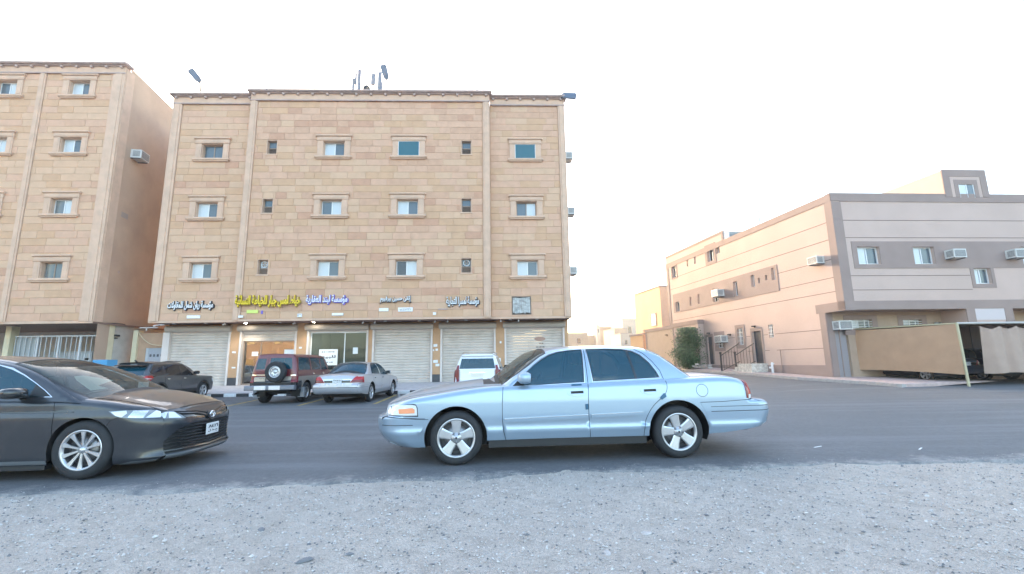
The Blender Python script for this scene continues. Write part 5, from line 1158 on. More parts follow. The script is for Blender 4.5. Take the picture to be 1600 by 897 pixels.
        xrr = lambda y: ex(s.xr, ex(s.zt, s.sp['nose'][1]))-s.rrx*(1-math.sqrt(max(0, 1-max(0, (abs(y)-(ex(s.W, ex(s.zt, s.sp['nose'][1]))-s.rry))/s.rry)**2)))
        ye = lambda x: float(s.side(np.array([x]), np.array([ex(s.zt, x)-.293*s.rz]))[0])
        yf, yr = s.yfr
        F_ = [(edge_pt(y, 0)[0], y) for y in np.linspace(-yf, yf, 22)]; Rr = [(edge_pt(y, 1)[0], y) for y in np.linspace(yr, -yr, 22)]
        xs_ = np.linspace(F_[-1][0], Rr[0][0], int(42*.06/s.sp_*1.6))[1:-1]; out = F_+[(x, ye(x)) for x in xs_]+Rr+[(x, -ye(x)) for x in xs_[::-1]]
        s.panel(out, g_.get('tophole', []), [(p, k, m, o, q) for p, k, m, o, q in rg['top']], s.mtop, (0, 0, 1), [(x, sg*(ye(x)-s.ry*q)) for x in xs_ for sg in (-1, 1) for q in (.1, .25, .45, .75, 1.15)])
        # ends
        for rear in (0, 1):
            z0 = z0r if rear else z0f; nose = s.sp['nose'][rear]; a, b = (s.rrx, s.rry) if rear else (s.rcx, s.rcy); zt_ = ex(s.zt, nose)
            yl = lambda z: ex(s.W, z)-.293*b; crn = ex(s.cr_, nose)
            out = [(yl(z), z) for z in np.linspace(z0, (zc0, zc1)[rear]-.29*s.rz, 12)]+[(y, edge_pt(y, rear)[1]) for y in np.linspace(s.yfr[rear], -s.yfr[rear], 24)]+[(-yl(z), z) for z in np.linspace((zc0, zc1)[rear]-.29*s.rz, z0, 12)]
            s.panel(out, [], [tuple(q) for q in rg['rear' if rear else 'front']], s.mend(rear), (1 if rear else -1, 0, 0), [(sg*(yl(z)-q), z) for z in np.linspace(z0, zt_, 8) for sg in (-1, 1) for q in (.05, .1, .16)])
        # greenhouse top
        xa, xb = g_['gx']; Y = lambda x: float(s.gys(x, s.zg(x)))-.293*s.ryg
        if s.xrg: xb = ex(s.xrg, ex(s.zg, xb)-.02)-.0
        xs_ = np.linspace(xa, xb, 60); 
        if s.xrg:
            z_ = ex(s.zg, xb); yy = Y(xb); endp = [(xb-s.rgx*(1-math.sqrt(max(0, 1-max(0, (abs(y)-(yy+.29*s.ryg-s.rgy))/s.rgy)**2))), y) for y in np.linspace(yy-.02, -yy+.02, 12)]; xs_ = xs_[xs_ < endp[0][0]]
        else: endp = []
        out = [(x, -Y(x)) for x in xs_][::-1]+[(x, Y(x)) for x in xs_]+endp
        s.panel(out, [], rg['gtop'], s.mgtop, (0, 0, 1), [(x, sg*(Y(x)-s.ryg*q)) for x in xs_ for sg in (-1, 1) for q in (.12, .4)])
        if s.xrg:
            zb_ = ex(s.zt, xb)-.04; zt_ = ex(s.zg, xb)-.0; yl = lambda z: float(s.gys(xb, z))-.293*s.rgy
            out = [(yl(z), z) for z in np.linspace(zb_, zt_-.29*s.rzg, 8)]+[(y, zt_+s.cg*max(0, 1-(y/yl(zt_))**2)) for y in np.linspace(yl(zt_)-.29*s.ryg, -yl(zt_)+.29*s.ryg, 10)]+[(-yl(z), z) for z in np.linspace(zt_-.29*s.rzg, zb_, 8)]
            s.panel(out, [], rg['grear'], s.mgrear, (1, 0, 0))
        # dark structure inside
        c = MB(); L0, L1 = g_['core']; wi = g_.get('cw', .62)
        c.box(L0, L1, -wi, wi, g_['floor'], g_['floor']+.12); c.box(L0+.1, L1-.1, -wi, wi, g_['floor']+.12, .62); 
        a1, a2 = g_['arch'][0], g_['arch'][1]; c.box(a1[0]+a1[2]+.04, a2[0]-a2[2]-.04, -.86*wi/.62, .86*wi/.62, g_['floor'], .6)
        c.box(g_['cab'][0], g_['cab'][1], -.70, .70, .62, .70); c.build('underbody', M_black, s.root)
        for cx, sx in g_['seats']:
            st = MB()
            for y in ((-.38, .38) if sx == 1 else (0,)):
                wd = .24 if sx == 1 else .62
                st.prism([(cx-.25, .70), (cx+.2, .70), (cx+.22, .82), (cx-.27, .86)], y-wd, y+wd)
                st.prism([(cx+.16, .78), (cx+.34, .78), (cx+.42, g_['seat_z']), (cx+.30, g_['seat_z']+.02)], y-wd, y+wd); st.box(cx+.30, cx+.42, y-.12, y+.12, g_['seat_z']+.03, g_['seat_z']+.2)
            tag(st.build('seat', M_seat, s.root))
        d = MB(); dx = g_['dash']; d.prism([(dx-.45, .7), (dx, .7), (dx+.05, .88), (dx-.05, .97), (dx-.45, .95)], -.68, .68); db = d.build('dashboard', M_dash, s.root)
        MB().tube([(dx+.17+.05*math.sin(t), -.36*g_.get('drv', 1)+.18*math.cos(t), .93+.18*math.sin(t)) for t in np.linspace(0, 6.283, 21)], .014, 6).build('steering_wheel', M_black, db)
M_black = mat('car_black_trim', (.018, .019, .021), .55); M_rub = mat('tyre_rubber', (.022, .023, .026), .75, var=.2, vscale=8); M_seat = mat('car_seat', (.22, .22, .22), .8); M_dash = mat('dashboard', (.10, .095, .09), .7)
M_chrome = mat('chrome', (.75, .76, .78), .12, metal=1.); M_rim = mat('rim_silver', (.55, .56, .58), .3, metal=.7, var=.06, vscale=9); M_rimd = mat('rim_shade', (.05, .05, .055), .6); M_brake = mat('brake_disc', (.25, .25, .26), .4, metal=.8)
M_red = mat('tail_red', (.42, .008, .014), .3, coat=.15); M_redd = mat('tail_dark_red', (.16, .008, .018), .25, coat=.2); M_amber = mat('signal_amber', (.85, .32, .16), .2, coat=.6); M_clear = mat('lamp_clear', (.66, .69, .71), .12, coat=.8, spec=.8); M_plate = mat('number_plate', (.68, .68, .68), .5)
M_gap = mat('panel_gap', (.012, .014, .016), .8); M_gl = glass('car_glass_tinted', (.006, .05, .078), .13); M_glc = glass('car_glass_clear', (.05, .065, .062), .42); M_glb = glass('car_glass_black', (.012, .014, .018), .08)
M_lampin = mat('lamp_reflector', (.75, .77, .78), .2, metal=.8); M_lampmid = mat('lamp_housing', (.20, .22, .235), .12, coat=.8); M_dg = mat('dark_gloss', (.02, .022, .025), .15, coat=.4); M_blueg = mat('door_guard_blue', (.02, .10, .18), .4)
def paint(name, col, metal=.35, rough=.3, dust=None):
    return mat(name, col, rough, metal=metal, coat=.7, var=.03 if dust else 0, vscale=3, dirt=dust, dscale=2.5)
_W = {}
def wheel_mb(r, rim, wd, style):
    """wheel centred on the origin, outer face towards -y"""
    k = (r, rim, wd, style)
    if k in _W: return _W[k]
    ty = MB(); hw = wd/2; ty.lathe([(rim-.005, -hw+.012), (rim+.012, -hw-.004), (rim+.03, -hw-.006), (r-.055, -hw-.010), (r-.03, -hw), (r-.012, -hw+.014), (r-.004, -hw+.03), (r, -hw+.06), (r, hw-.06), (r-.03, hw), (rim, hw)], 0, 0, 56)
    for rr in (.01, .03, .05): pass
    gr = MB()
    rm = MB(); rm.lathe([(rim-.022, -hw+.028), (rim-.012, -hw+.002), (rim+.006, -hw-.006), (rim+.010, -hw+.004)], 0, 0, 56)
    rm.lathe([(rim-.022, -hw+.028), (rim-.03, -hw+.06), (rim-.035, 0), (rim-.02, hw)], 0, 0, 40, m=1)
    rm.lathe([(.0001, -hw+.075), (rim-.03, -hw+.085)], 0, 0, 40, m=1)
    rm.lathe([(.05, -hw+.066), (rim*.66, -hw+.068), (rim*.67, -hw+.08)], 0, 0, 40, m=2)
    def spoke(a, w0, w1, r0, r1, y0, y1, th=.03, dish=0.):
        ca, sa = math.cos(a), math.sin(a); rows = []
        for t in np.linspace(0, 1, 6):
            rr = r0+(r1-r0)*t; hw_ = w0+(w1-w0)*t+(.006*(4*(t-.5)**2)); yy = y0+(y1-y0)*t-dish*math.sin(math.pi*t)
            rows.append([(rr, -hw_, yy+th), (rr, -hw_, yy+.006), (rr, -hw_*.72, yy), (rr, hw_*.72, yy), (rr, hw_, yy+.006), (rr, hw_, yy+th)])
        vs = [(q*ca-p*sa, yy, q*sa+p*ca) for row in rows for (q, p, yy) in row]
        rm.add(vs, [(6*i+j, 6*i+j+1, 6*i+7+j, 6*i+6+j) for i in range(5) for j in range(5)])
    if style == 'five':
        for i in range(5): spoke(math.pi/2+i*2*math.pi/5, .040, .066, .045, rim-.008, -hw+.022, -hw+.008, .035)
        rm.lathe([(.0001, -hw+.006), (.026, -hw+.008), (.030, -hw+.016), (.066, -hw+.020), (.070, -hw+.05)], 0, 0, 30)
        for i in range(5):
            a = math.pi/2+.63+i*2*math.pi/5; rm.lathe([(.0001, -hw+.006), (.010, -hw+.008), (.011, -hw+.03)], .055*math.cos(a), .055*math.sin(a), 10, m=2); rm.lathe([(.0125, -hw+.0195), (.017, -hw+.0185), (.018, -hw+.03)], .055*math.cos(a), .055*math.sin(a), 10, m=1)
        rm.lathe([(.0001, -hw+.004), (.015, -hw+.0055)], 0, 0, 14, m=1)
    elif style == 'ten':
        for i in range(10):
            a = math.pi/2+i*2*math.pi/10; spoke(a-.035, .006, .012, .04, rim-.01, -hw+.02, -hw+.004, .02); spoke(a+.07, .005, .011, .045, rim-.01, -hw+.024, -hw+.006, .02)
            spoke(a+.02, .010, .012, .045, rim-.02, -hw+.03, -hw+.02, .01)
        rm.lathe([(.0001, -hw+.006), (.030, -hw+.010), (.034, -hw+.02), (.05, -hw+.03)], 0, 0, 24)
    elif style == 'steel':
        rm.lathe([(.0001, -hw+.02), (.035, -hw+.02), (.045, -hw+.05), (.09, -hw+.055), (.12, -hw+.03), (rim-.05, -hw+.035), (rim-.02, -hw+.04)], 0, 0, 30)
        for i in range(8): a = i*.785; rm.lathe([(.0001, -hw+.026), (.016, -hw+.027)], .125*math.cos(a), .125*math.sin(a), 10, m=1)
    else:
        for i in range(5): a = math.pi/2+i*2*math.pi/5; spoke(a-.13, .012, .022, .04, rim-.008, -hw+.02, -hw+.006, .03); spoke(a+.13, .012, .022, .04, rim-.008, -hw+.02, -hw+.006, .03)
        rm.lathe([(.0001, -hw+.008), (.03, -hw+.012), (.045, -hw+.03)], 0, 0, 20)
    _W[k] = (ty.build('tyre', M_rub), rm.build('rim', [M_rim, M_rimd, M_brake])); return _W[k]
def add_wheels(root, xs_, yo, r, rim, wd, style, steer=0):
    ty, rm = wheel_mb(r, rim, wd, style)
    for i, x in enumerate(xs_):
        for sg in (-1, 1):
            e_ = bpy.data.objects.new('wheel', ty.data); link(e_, root); e_.location = (x, sg*(yo-wd/2), r-.004); e_.rotation_euler = (random.uniform(0, 1)*0, 0, 0 if sg < 0 else math.pi)
            q = bpy.data.objects.new('rim', rm.data); link(q, e_)
            q.rotation_euler = (0, random.uniform(-.4, .4) if i else .0, 0)
def drop_wheel_protos():
    for ty, rm in _W.values(): bpy.data.objects.remove(ty); bpy.data.objects.remove(rm)
def mirror(root, x, y, z, m, s=1., flat=False, black=False):
    for sg in (-1, 1):
        b = MB(); n = 10; rings = [(0, .72), (.03, .95), (.08, 1.), (.13, .9), (.16, .55)]; vs = []
        for dx, k in rings:
            for j in range(n*2):
                t = math.pi*j/n; a = math.copysign(abs(math.cos(t))**.6, math.cos(t)); c = math.copysign(abs(math.sin(t))**.6, math.sin(t)); vs.append((x+.08*s-dx*s, sg*(y+.10*s+.105*s*k*a), z+(.055 if flat else .075)*s*k*c))
        b.add(vs, [(i*2*n+j, i*2*n+(j+1) % (2*n), (i+1)*2*n+(j+1) % (2*n), (i+1)*2*n+j) for i in range(4) for j in range(2*n)]+[tuple(range(2*n)), tuple(range(4*2*n, 5*2*n))], 0, True)
        o = b.build('wing_mirror', m, root); st = MB().tube([(x-.0, sg*(y-.04), z-.05*s), (x-.0, sg*(y+.06), z-.03*s)], .028, 8).build('mirror_foot', M_black, o)
        b = MB(); b.box(x+.081*s, x+.083*s, sg*y+(-.0 if sg > 0 else -.18*s), sg*y+(.18*s if sg > 0 else .0), z-.045*s, z+.045*s); b.build('mirror_glass', M_dg, o)
def plate(root, x, z, y, w_, h_, txt, ang, rear=True, mt=None):
    """number plate, facing +x (rear) or -x"""
    o = MB().bev(-w_/2, w_/2, -.012, 0, -h_/2, h_/2, r=.004).build('number_plate', mt or M_plate, root); o.location = (x, y, z); o.rotation_euler = (ang, 0, math.pi/2 if rear else -math.pi/2)
    for i, t in enumerate(txt): text('plate_lettering', t, w_*.8, h_*.28, (0, -.015, h_*.2-i*h_*.4), M_wd, o, .003, .02)
    return o
_sc = [0]
def seamr(line, w_=.007): _sc[0] += 1; return (strip(line, w_), 'panel_gap:%d' % _sc[0], M_gap, -.006, None)
BIG = 9.

# ---------------- full size saloon (blue one in front, silver one parked)
def saloon_spec(pm, kind):
    near_fg = [(.715, .955), (.80, 1.03), (.94, 1.155), (1.03, 1.225), (1.13, 1.29), (1.23, 1.345), (1.35, 1.385), (1.5, 1.408), (1.70, 1.422), (1.66, .992)]
    rearw = [(1.80, 1.0), (1.775, 1.424), (2.05, 1.424), (2.28, 1.412), (2.40, 1.385), (2.50, 1.335), (2.60, 1.235), (2.67, 1.12), (2.705, 1.035)]
    def grow(p, k):
        c = np.mean(p, 0); return [tuple(np.array(q)+(np.array(q)-c)/np.hypot(*(np.array(q)-c))*k) for q in p]
    front_gap = [(.60, 1.02), (.585, .9), (.575, .75), (.575, .53), (.59, .40), (.62, .28)]
    mid_gap = [(1.725, 1.1), (1.715, .99), (1.70, .8), (1.695, .6), (1.70, .45), (1.715, .28)]
    rear_gap = cr([(2.735, 1.10), (2.765, 1.0), (2.77, .90), (2.735, .82), (2.665, .76), (2.56, .67), (2.48, .56), (2.435, .44), (2.42, .28)], 4)
    d1 = front_gap+mid_gap[::-1]; d2 = mid_gap+rear_gap[::-1]
    g = {'W': [(.15, .86), (.22, .91), (.30, .945), (.38, .968), (.418, .985), (.435, .984), (.452, .968), (.6, .978), (.75, .975), (.9, .958), (1.1, .93)],
         'zt': [(-1.2, .66), (-1.0, .70), (-.9, .735), (-.8, .77), (-.6, .825), (-.3, .872), (.06, .925), (.5, .965), (.8, .975), (1.7, .985), (2.4, 1.005), (3.1, 1.02), (3.5, 1.03), (3.8, 1.005), (4.0, .955), (4.3, .90)],
         'zg': [(.2, .76), (.62, .965), (.80, 1.105), (1.0, 1.265), (1.15, 1.365), (1.30, 1.418), (1.6, 1.445), (2.1, 1.447), (2.45, 1.435), (2.62, 1.41), (2.75, 1.36), (2.92, 1.24), (3.14, 1.055), (3.4, .84)],
         'xn': [(.15, -.70), (.24, -.84), (.28, -.93), (.34, -.985), (.42, -1.03), (.50, -1.05), (.58, -1.05), (.61, -1.03), (.63, -.955), (.68, -.945), (.74, -.925), (.80, -.88)],
         'xr': [(.2, 3.90), (.30, 4.03), (.38, 4.17), (.46, 4.25), (.58, 4.285), (.66, 4.28), (.705, 4.23), (.73, 4.06), (.8, 4.055), (.9, 4.03), (1.0, 3.96)],
         'crown': [(-1.1, .03), (-.9, .045), (-.5, .065), (.3, .075), (.8, .04), (2.8, .02), (3.2, .035), (3.8, .04), (4.2, .03)],
         'r': (.32, .42, .26, .40, .075, .10), 'gh': (.895, .36, .42, .98), 'rg': (.05, .09), 'cg': .045, 'bow': [(.2, .20), (.9, .17), (1.4, .05), (1.8, 0), (2.3, -.02), (2.8, -.12), (3.3, -.14)],
         'gy': [(0.2, .0), (2.5, 0), (3.3, .07)], 'nose': (-.90, 3.98), 'z0': (.245, .37), 'gx': (.40, 3.34),
         'bottom': [(-.7, .235), (-.45, .225), (-.30, .225), (.36, .29), (1.2, .297), (2.5, .292), (3.28, .30), (3.5, .31), (3.8, .345), (3.95, .37)],
         'arch': [(-.015, .33, .395), (2.895, .335, .405)], 'core': (-.75, 3.25), 'floor': .19, 'cab': (.5, 3.2), 'seats': [(1.45, 1), (2.35, 2)], 'seat_z': 1.20, 'dash': .95, 'drv': 1, 'grid': .06}
    chr_ = M_chrome
    side = [(d1, 'door@', pm, 0, None), (d2, 'door@:b', pm, 0, None)]
    side += [([(-BIG, .05), (-BIG, .625), (-.50, .578), (-.36, .572), (-.46, .40), (-.46, .05)], 'front_bumper', pm, .004, None),
             ([(3.20, .70), (3.5, .705), (3.83, .722), (BIG, .74), (BIG, .05), (3.26, .05), (3.30, .40), (3.28, .55)], 'rear_bumper', pm, .004, None),
             ([(-.95, .602), (-.95, .602+.004), (-.40, .582), (-.40, .576)], 'panel_gap', M_gap, -.004, None)]
    side += [seamr(front_gap), seamr(mid_gap), seamr(rear_gap), seamr([(-.36, .568), (-.5, .574), (-.9, .612)]), seamr([(3.2, .702), (3.5, .706), (3.83, .724), (4.1, .735)])]
    # body side mouldings
    side += [([(.60, .512), (.60, .556), (1.685, .584), (1.685, .54)], 'moulding@', pm, .022, 'door@'), ([(1.725, .541), (1.725, .585), (2.42, .602), (2.39, .560)], 'moulding@:b', pm, .022, 'door@:b'),
             ([(.60, .551), (.60, .556), (1.685, .584), (1.685, .579)], 'moulding@', chr_, .024, 'door@'), ([(1.725, .580), (1.725, .585), (2.42, .602), (2.415, .597)], 'moulding@:b', chr_, .024, 'door@:b')]
    side += [([(-BIG, .487), (-BIG, .50), (-.55, .508), (-.55, .500)], 'panel_gap', M_gap, -.004, None), ([(3.34, .578), (3.34, .586), (BIG, .625), (BIG, .612)], 'panel_gap', M_gap, -.004, None), ([(3.34, .64), (3.34, .646), (BIG, .685), (BIG, .675)], 'panel_gap', M_gap, -.003, None)]
    # handles
    for hx, hz, k in ((1.555, .862, ''), (2.53, .868, ':b')):
        side += [(circ(hx, hz-.004, .128, 22, rz=.052), 'door_handle@'+k, pm, .005, 'door@'+k), (circ(hx, hz-.012, .088, 20, rz=.036), 'door_handle@'+k, pm, .012, 'door@'+k), ([(hx-.083, hz-.016), (hx-.083, hz+.016), (hx+.083, hz+.020), (hx+.083, hz-.012)], 'door_handle@'+k, M_black, -.012, 'door@'+k)]
    # lamps
    side += [(cr([(-.88, .622), (-.87, .74), (-.55, .765), (-.515, .755), (-.495, .715), (-.485, .605)], 1), 'headlight@', M_black, .0, None), ([(-1.2, .632), (-1.2, .745), (-.56, .752), (-.518, .742), (-.505, .71), (-.497, .622)], 'headlight@', M_clear, .004, None),
             (cr([(-.725, .645), (-.735, .70), (-.56, .715), (-.53, .695), (-.53, .65)], 1), 'turn_signal@', M_amber, .007, 'headlight@'), (circ(-.79, .69, .016, 10), 'turn_signal@', M_lampin, .007, 'headlight@')]
    if kind == 'blue':
        side += [(cr([(3.885, .79), (3.875, .9), (3.87, 1.02), (BIG, 1.02), (BIG, .79)], 1), 'tail_light@', M_red, .006, None), ([(3.875, .742), (3.885, .79), (BIG, .79), (BIG, .742)], 'tail_light@', M_clear, .006, None), ([(3.855, .742), (3.85, 1.02), (3.885, 1.02), (3.895, .79), (3.885, .742)], 'tail_light@', M_redd, .006, None)]
    else: side += [([(3.80, .742), (3.78, .95), (BIG, .98), (BIG, .742)], 'tail_light@', M_red, .006, None), ([(3.86, .742), (3.84, .84), (BIG, .84), (BIG, .742)], 'tail_light@', M_redd, .007, None)]
    side += [(circ(3.245, .855, .083, 26), 'fuel_door', M_gap, -.004, None, 'L'), (circ(3.245, .855, .077, 26), 'fuel_door', pm, .0, None, 'L')]
    if kind == 'blue':
        side += [([(1.655, .645), (1.655, .715), (1.69, .718), (1.692, .648)], 'door_guard@', M_blueg, .012, 'door@', 'L'), ([(2.655, .775), (2.68, .748), (2.745, .785), (2.735, .82), (2.715, .83)], 'door_guard@:b', M_blueg, .012, 'door@:b', 'L'), ([(1.49, .948), (1.49, .968), (1.625, .972), (1.625, .952)], 'door_guard@', M_blueg, .010, 'door@', 'L')]
    bm = M_black
    gs = [(strip([(2.42, 1.44), (2.56, 1.36), (2.66, 1.25), (2.74, 1.12), (2.765, 1.0), (2.765, .9)], .008), 'panel_gap', M_gap, -.006, None), (strip([(1.735, 1.46), (1.725, 1.2), (1.718, .9)], .008), 'panel_gap', M_gap, -.006, None)]
    gs = [(grow(near_fg, .022), 'window_trim@', chr_, .004, None), (grow(near_fg, .012), 'window_trim@', bm, .003, None), (near_fg, 'side_window@', M_gl, -.004, None), (grow(rearw, .022), 'window_trim@', chr_, .004, None), (grow(rearw, .012), 'window_trim@', bm, .003, None), (rearw, 'side_window@:b', M_gl, -.004, None),
          (strip([(2.335, 1.41), (2.36, 1.2), (2.385, 1.02)], .03), 'window_divider@', M_dg, .0, 'side_window@:b')]+gs
    gs += [([(.715, .955), (.80, 1.03), (.86, 1.085), (.86, .96)], 'mirror_sail@', M_black, .006, None)]
    gs += [([(.5, .90), (.5, .985), (1.7, 1.0), (1.7, .93)], 'belt_trim', pm, .0, None)] if 0 else []
    ws = [(.55, -.77), (.80, -.765), (1.02, -.71), (1.17, -.64), (1.17, .64), (1.02, .71), (.80, .765), (.55, .77)]
    bl = [(3.20, -.74), (3.0, -.735), (2.80, -.68), (2.66, -.63), (2.66, .63), (2.80, .68), (3.0, .735), (3.20, .74)]
    gt = [([(.50, -.80), (.80, -.79), (1.02, -.735), (1.20, -.665), (1.20, .665), (1.02, .735), (.80, .79), (.50, .80)], 'windscreen_seal', M_black, .001, None), (ws, 'windscreen', M_glc if kind == 'blue' else M_gl, -.003, None),
          ([(3.3, -.76), (3.0, -.755), (2.80, -.70), (2.64, -.65), (2.64, .65), (2.80, .70), (3.0, .755), (3.3, .76)], 'rear_window_seal', M_black, .001, None), (bl, 'rear_window', M_gl, -.003, None)]
    hood = [(-1.2, -.60), (-.5, -.735), (.1, -.76), (.58, -.775), (.58, .775), (.1, .76), (-.5, .735), (-1.2, .60)]
    trunk = [(3.05, -.74), (3.85, -.70), (4.4, -.68), (4.4, .68), (3.85, .70), (3.05, .74)]
    top = [(hood, 'bonnet', pm, .003, None), (trunk, 'boot_lid', pm, .003, None), seamr(hood+[hood[0]]), seamr(trunk+[trunk[0]]), ([(.34, -.70), (.50, -.72), (.60, -.72), (.60, .72), (.50, .72), (.34, .70)], 'cowl', M_black, -.01, None)]
    fr = [([(-.9, .05), (.9, .05), (.9, .60), (-.9, .60)], 'front_bumper', pm, .004, None), ([(-.40, .635), (.40, .635), (.42, .75), (-.42, .75)], 'grille', M_black, -.02, None), ([(-.42, .745), (.42, .745), (.42, .76), (-.42, .76)], 'grille', chr_, .006, None),
          ([(.44, .632), (1.2, .632), (1.2, .745), (.46, .745)], 'headlight:R', M_clear, .004, None), ([(-.44, .632), (-1.2, .632), (-1.2, .745), (-.46, .745)], 'headlight:L', M_clear, .004, None), ([(-.5, .33), (.5, .33), (.5, .42), (-.5, .42)], 'lower_grille', M_black, -.02, None)]
    fr += [([(y-.008, .64), (y+.008, .64), (y+.008, .745), (y-.008, .745)], 'grille_bar', chr_, .0, 'grille') for y in np.linspace(-.34, .34, 9)]
    rr = [([(-1.2, .05), (1.2, .05), (1.2, .735), (-1.2, .735)], 'rear_bumper', pm, .004, None), ([(-1.2, .58), (1.2, .58), (1.2, .596), (-1.2, .596)], 'rear_bumper', M_gap, -.0, None), ([(-.68, .76), (-.66, .97), (.66, .97), (.68, .76)], 'boot_lid', pm, .004, None)]
    if kind == 'blue': rr += [([(sg*1.2, .742), (sg*1.2, 1.0), (sg*.48, .95), (sg*.44, .78), (sg*.44, .742)], 'tail_light:'+k, M_red, .006, None) for sg, k in ((-1, 'L'), (1, 'R'))]
    else:
        rr += [([(sg*1.2, .742), (sg*1.2, 1.0), (sg*.80, 1.0), (sg*.66, .92), (sg*.54, .80), (sg*.50, .742)], 'tail_light:'+k, M_red, .008, None) for sg, k in ((-1, 'L'), (1, 'R'))]
        rr += [([(sg*1.2, .742), (sg*1.2, .84), (sg*.58, .83), (sg*.51, .742)], 'tail_light:'+k, M_redd, .009, None) for sg, k in ((-1, 'L'), (1, 'R'))]
        rr += [([(-.50, .745), (-.53, .83), (.53, .83), (.50, .745)], 'number_plate_panel', M_dg, -.006, None), ([(-.53, .835), (-.60, .865), (.60, .865), (.53, .835)], 'boot_trim', chr_, .006, None)]
    g['regions'] = {'side': side, 'gside': gs, 'gtop': gt, 'top': top, 'front': fr, 'rear': rr}
    return g
P_blue = paint('paint_light_blue', (.31, .405, .505), .45, .32)
car = Car('parked_car', 'light blue metallic four door saloon parked side-on on the near edge of the road', saloon_spec(P_blue, 'blue'), P_blue)
car.shell(); blue = car.finish(); add_wheels(blue, (-.01, 2.895), .955, .335, .232, .235, 'five')
mirror(blue, .86, .90, 1.06, P_blue, 1.0); plate(blue, 4.24, .60, 0, .5, .13, ['١٢٤ س ط'], 0)
M_ex = MB().tube([(3.9, -.45, .30), (4.12, -.45, .29)], .035, 10).build('exhaust_pipe', M_chrome, blue)
MB().box(.40, 2.46, -.93, -.80, .20, .30).build('sill', M_black, blue); MB().box(.40, 2.46, .80, .93, .20, .30).build('sill', M_black, blue)
MB().tube([(.62, -.55, 1.0), (.50, -.2, 1.02), (.42, .15, 1.02)], .008, 5).tube([(.62, .0, 1.02), (.50, .3, 1.02), (.44, .6, 1.0)], .008, 5).build('wiper', M_black, blue)
_t = MB().tube([(-.89, 0, .79), (-.89, 0, .83)], .005, 5).build('bonnet_ornament', M_chrome, blue)
a_b = .079
def placecar(root, x, y, a, z=None):
    root.location = (x, y, (T(x, y) if z is None else z)+.018); root.rotation_euler = (0, 0, a)
fx, fy = -.735, 5.945      # near front wheel, outer face on the ground
placecar(blue, fx+.955*-math.sin(a_b)+.012, fy+.955*math.cos(a_b), a_b)

P_sil = paint('paint_silver', (.50, .50, .53), .45, .32)
car = Car('parked_car', 'silver four door saloon parked nose in between the maroon off-roader and the white one', saloon_spec(P_sil, 'silver'), P_sil); car.sp['grid'] = .1; car.sp_ = .1
car.shell(); silver = car.finish(); add_wheels(silver, (-.01, 2.895), .945, .335, .215, .22, 'multi')
mirror(silver, .86, .90, 1.06, P_sil, 1.0); plate(silver, 4.075, .80, -.0, .36, .15, ['٩٤٧١', 'أ ط ر'], 0)
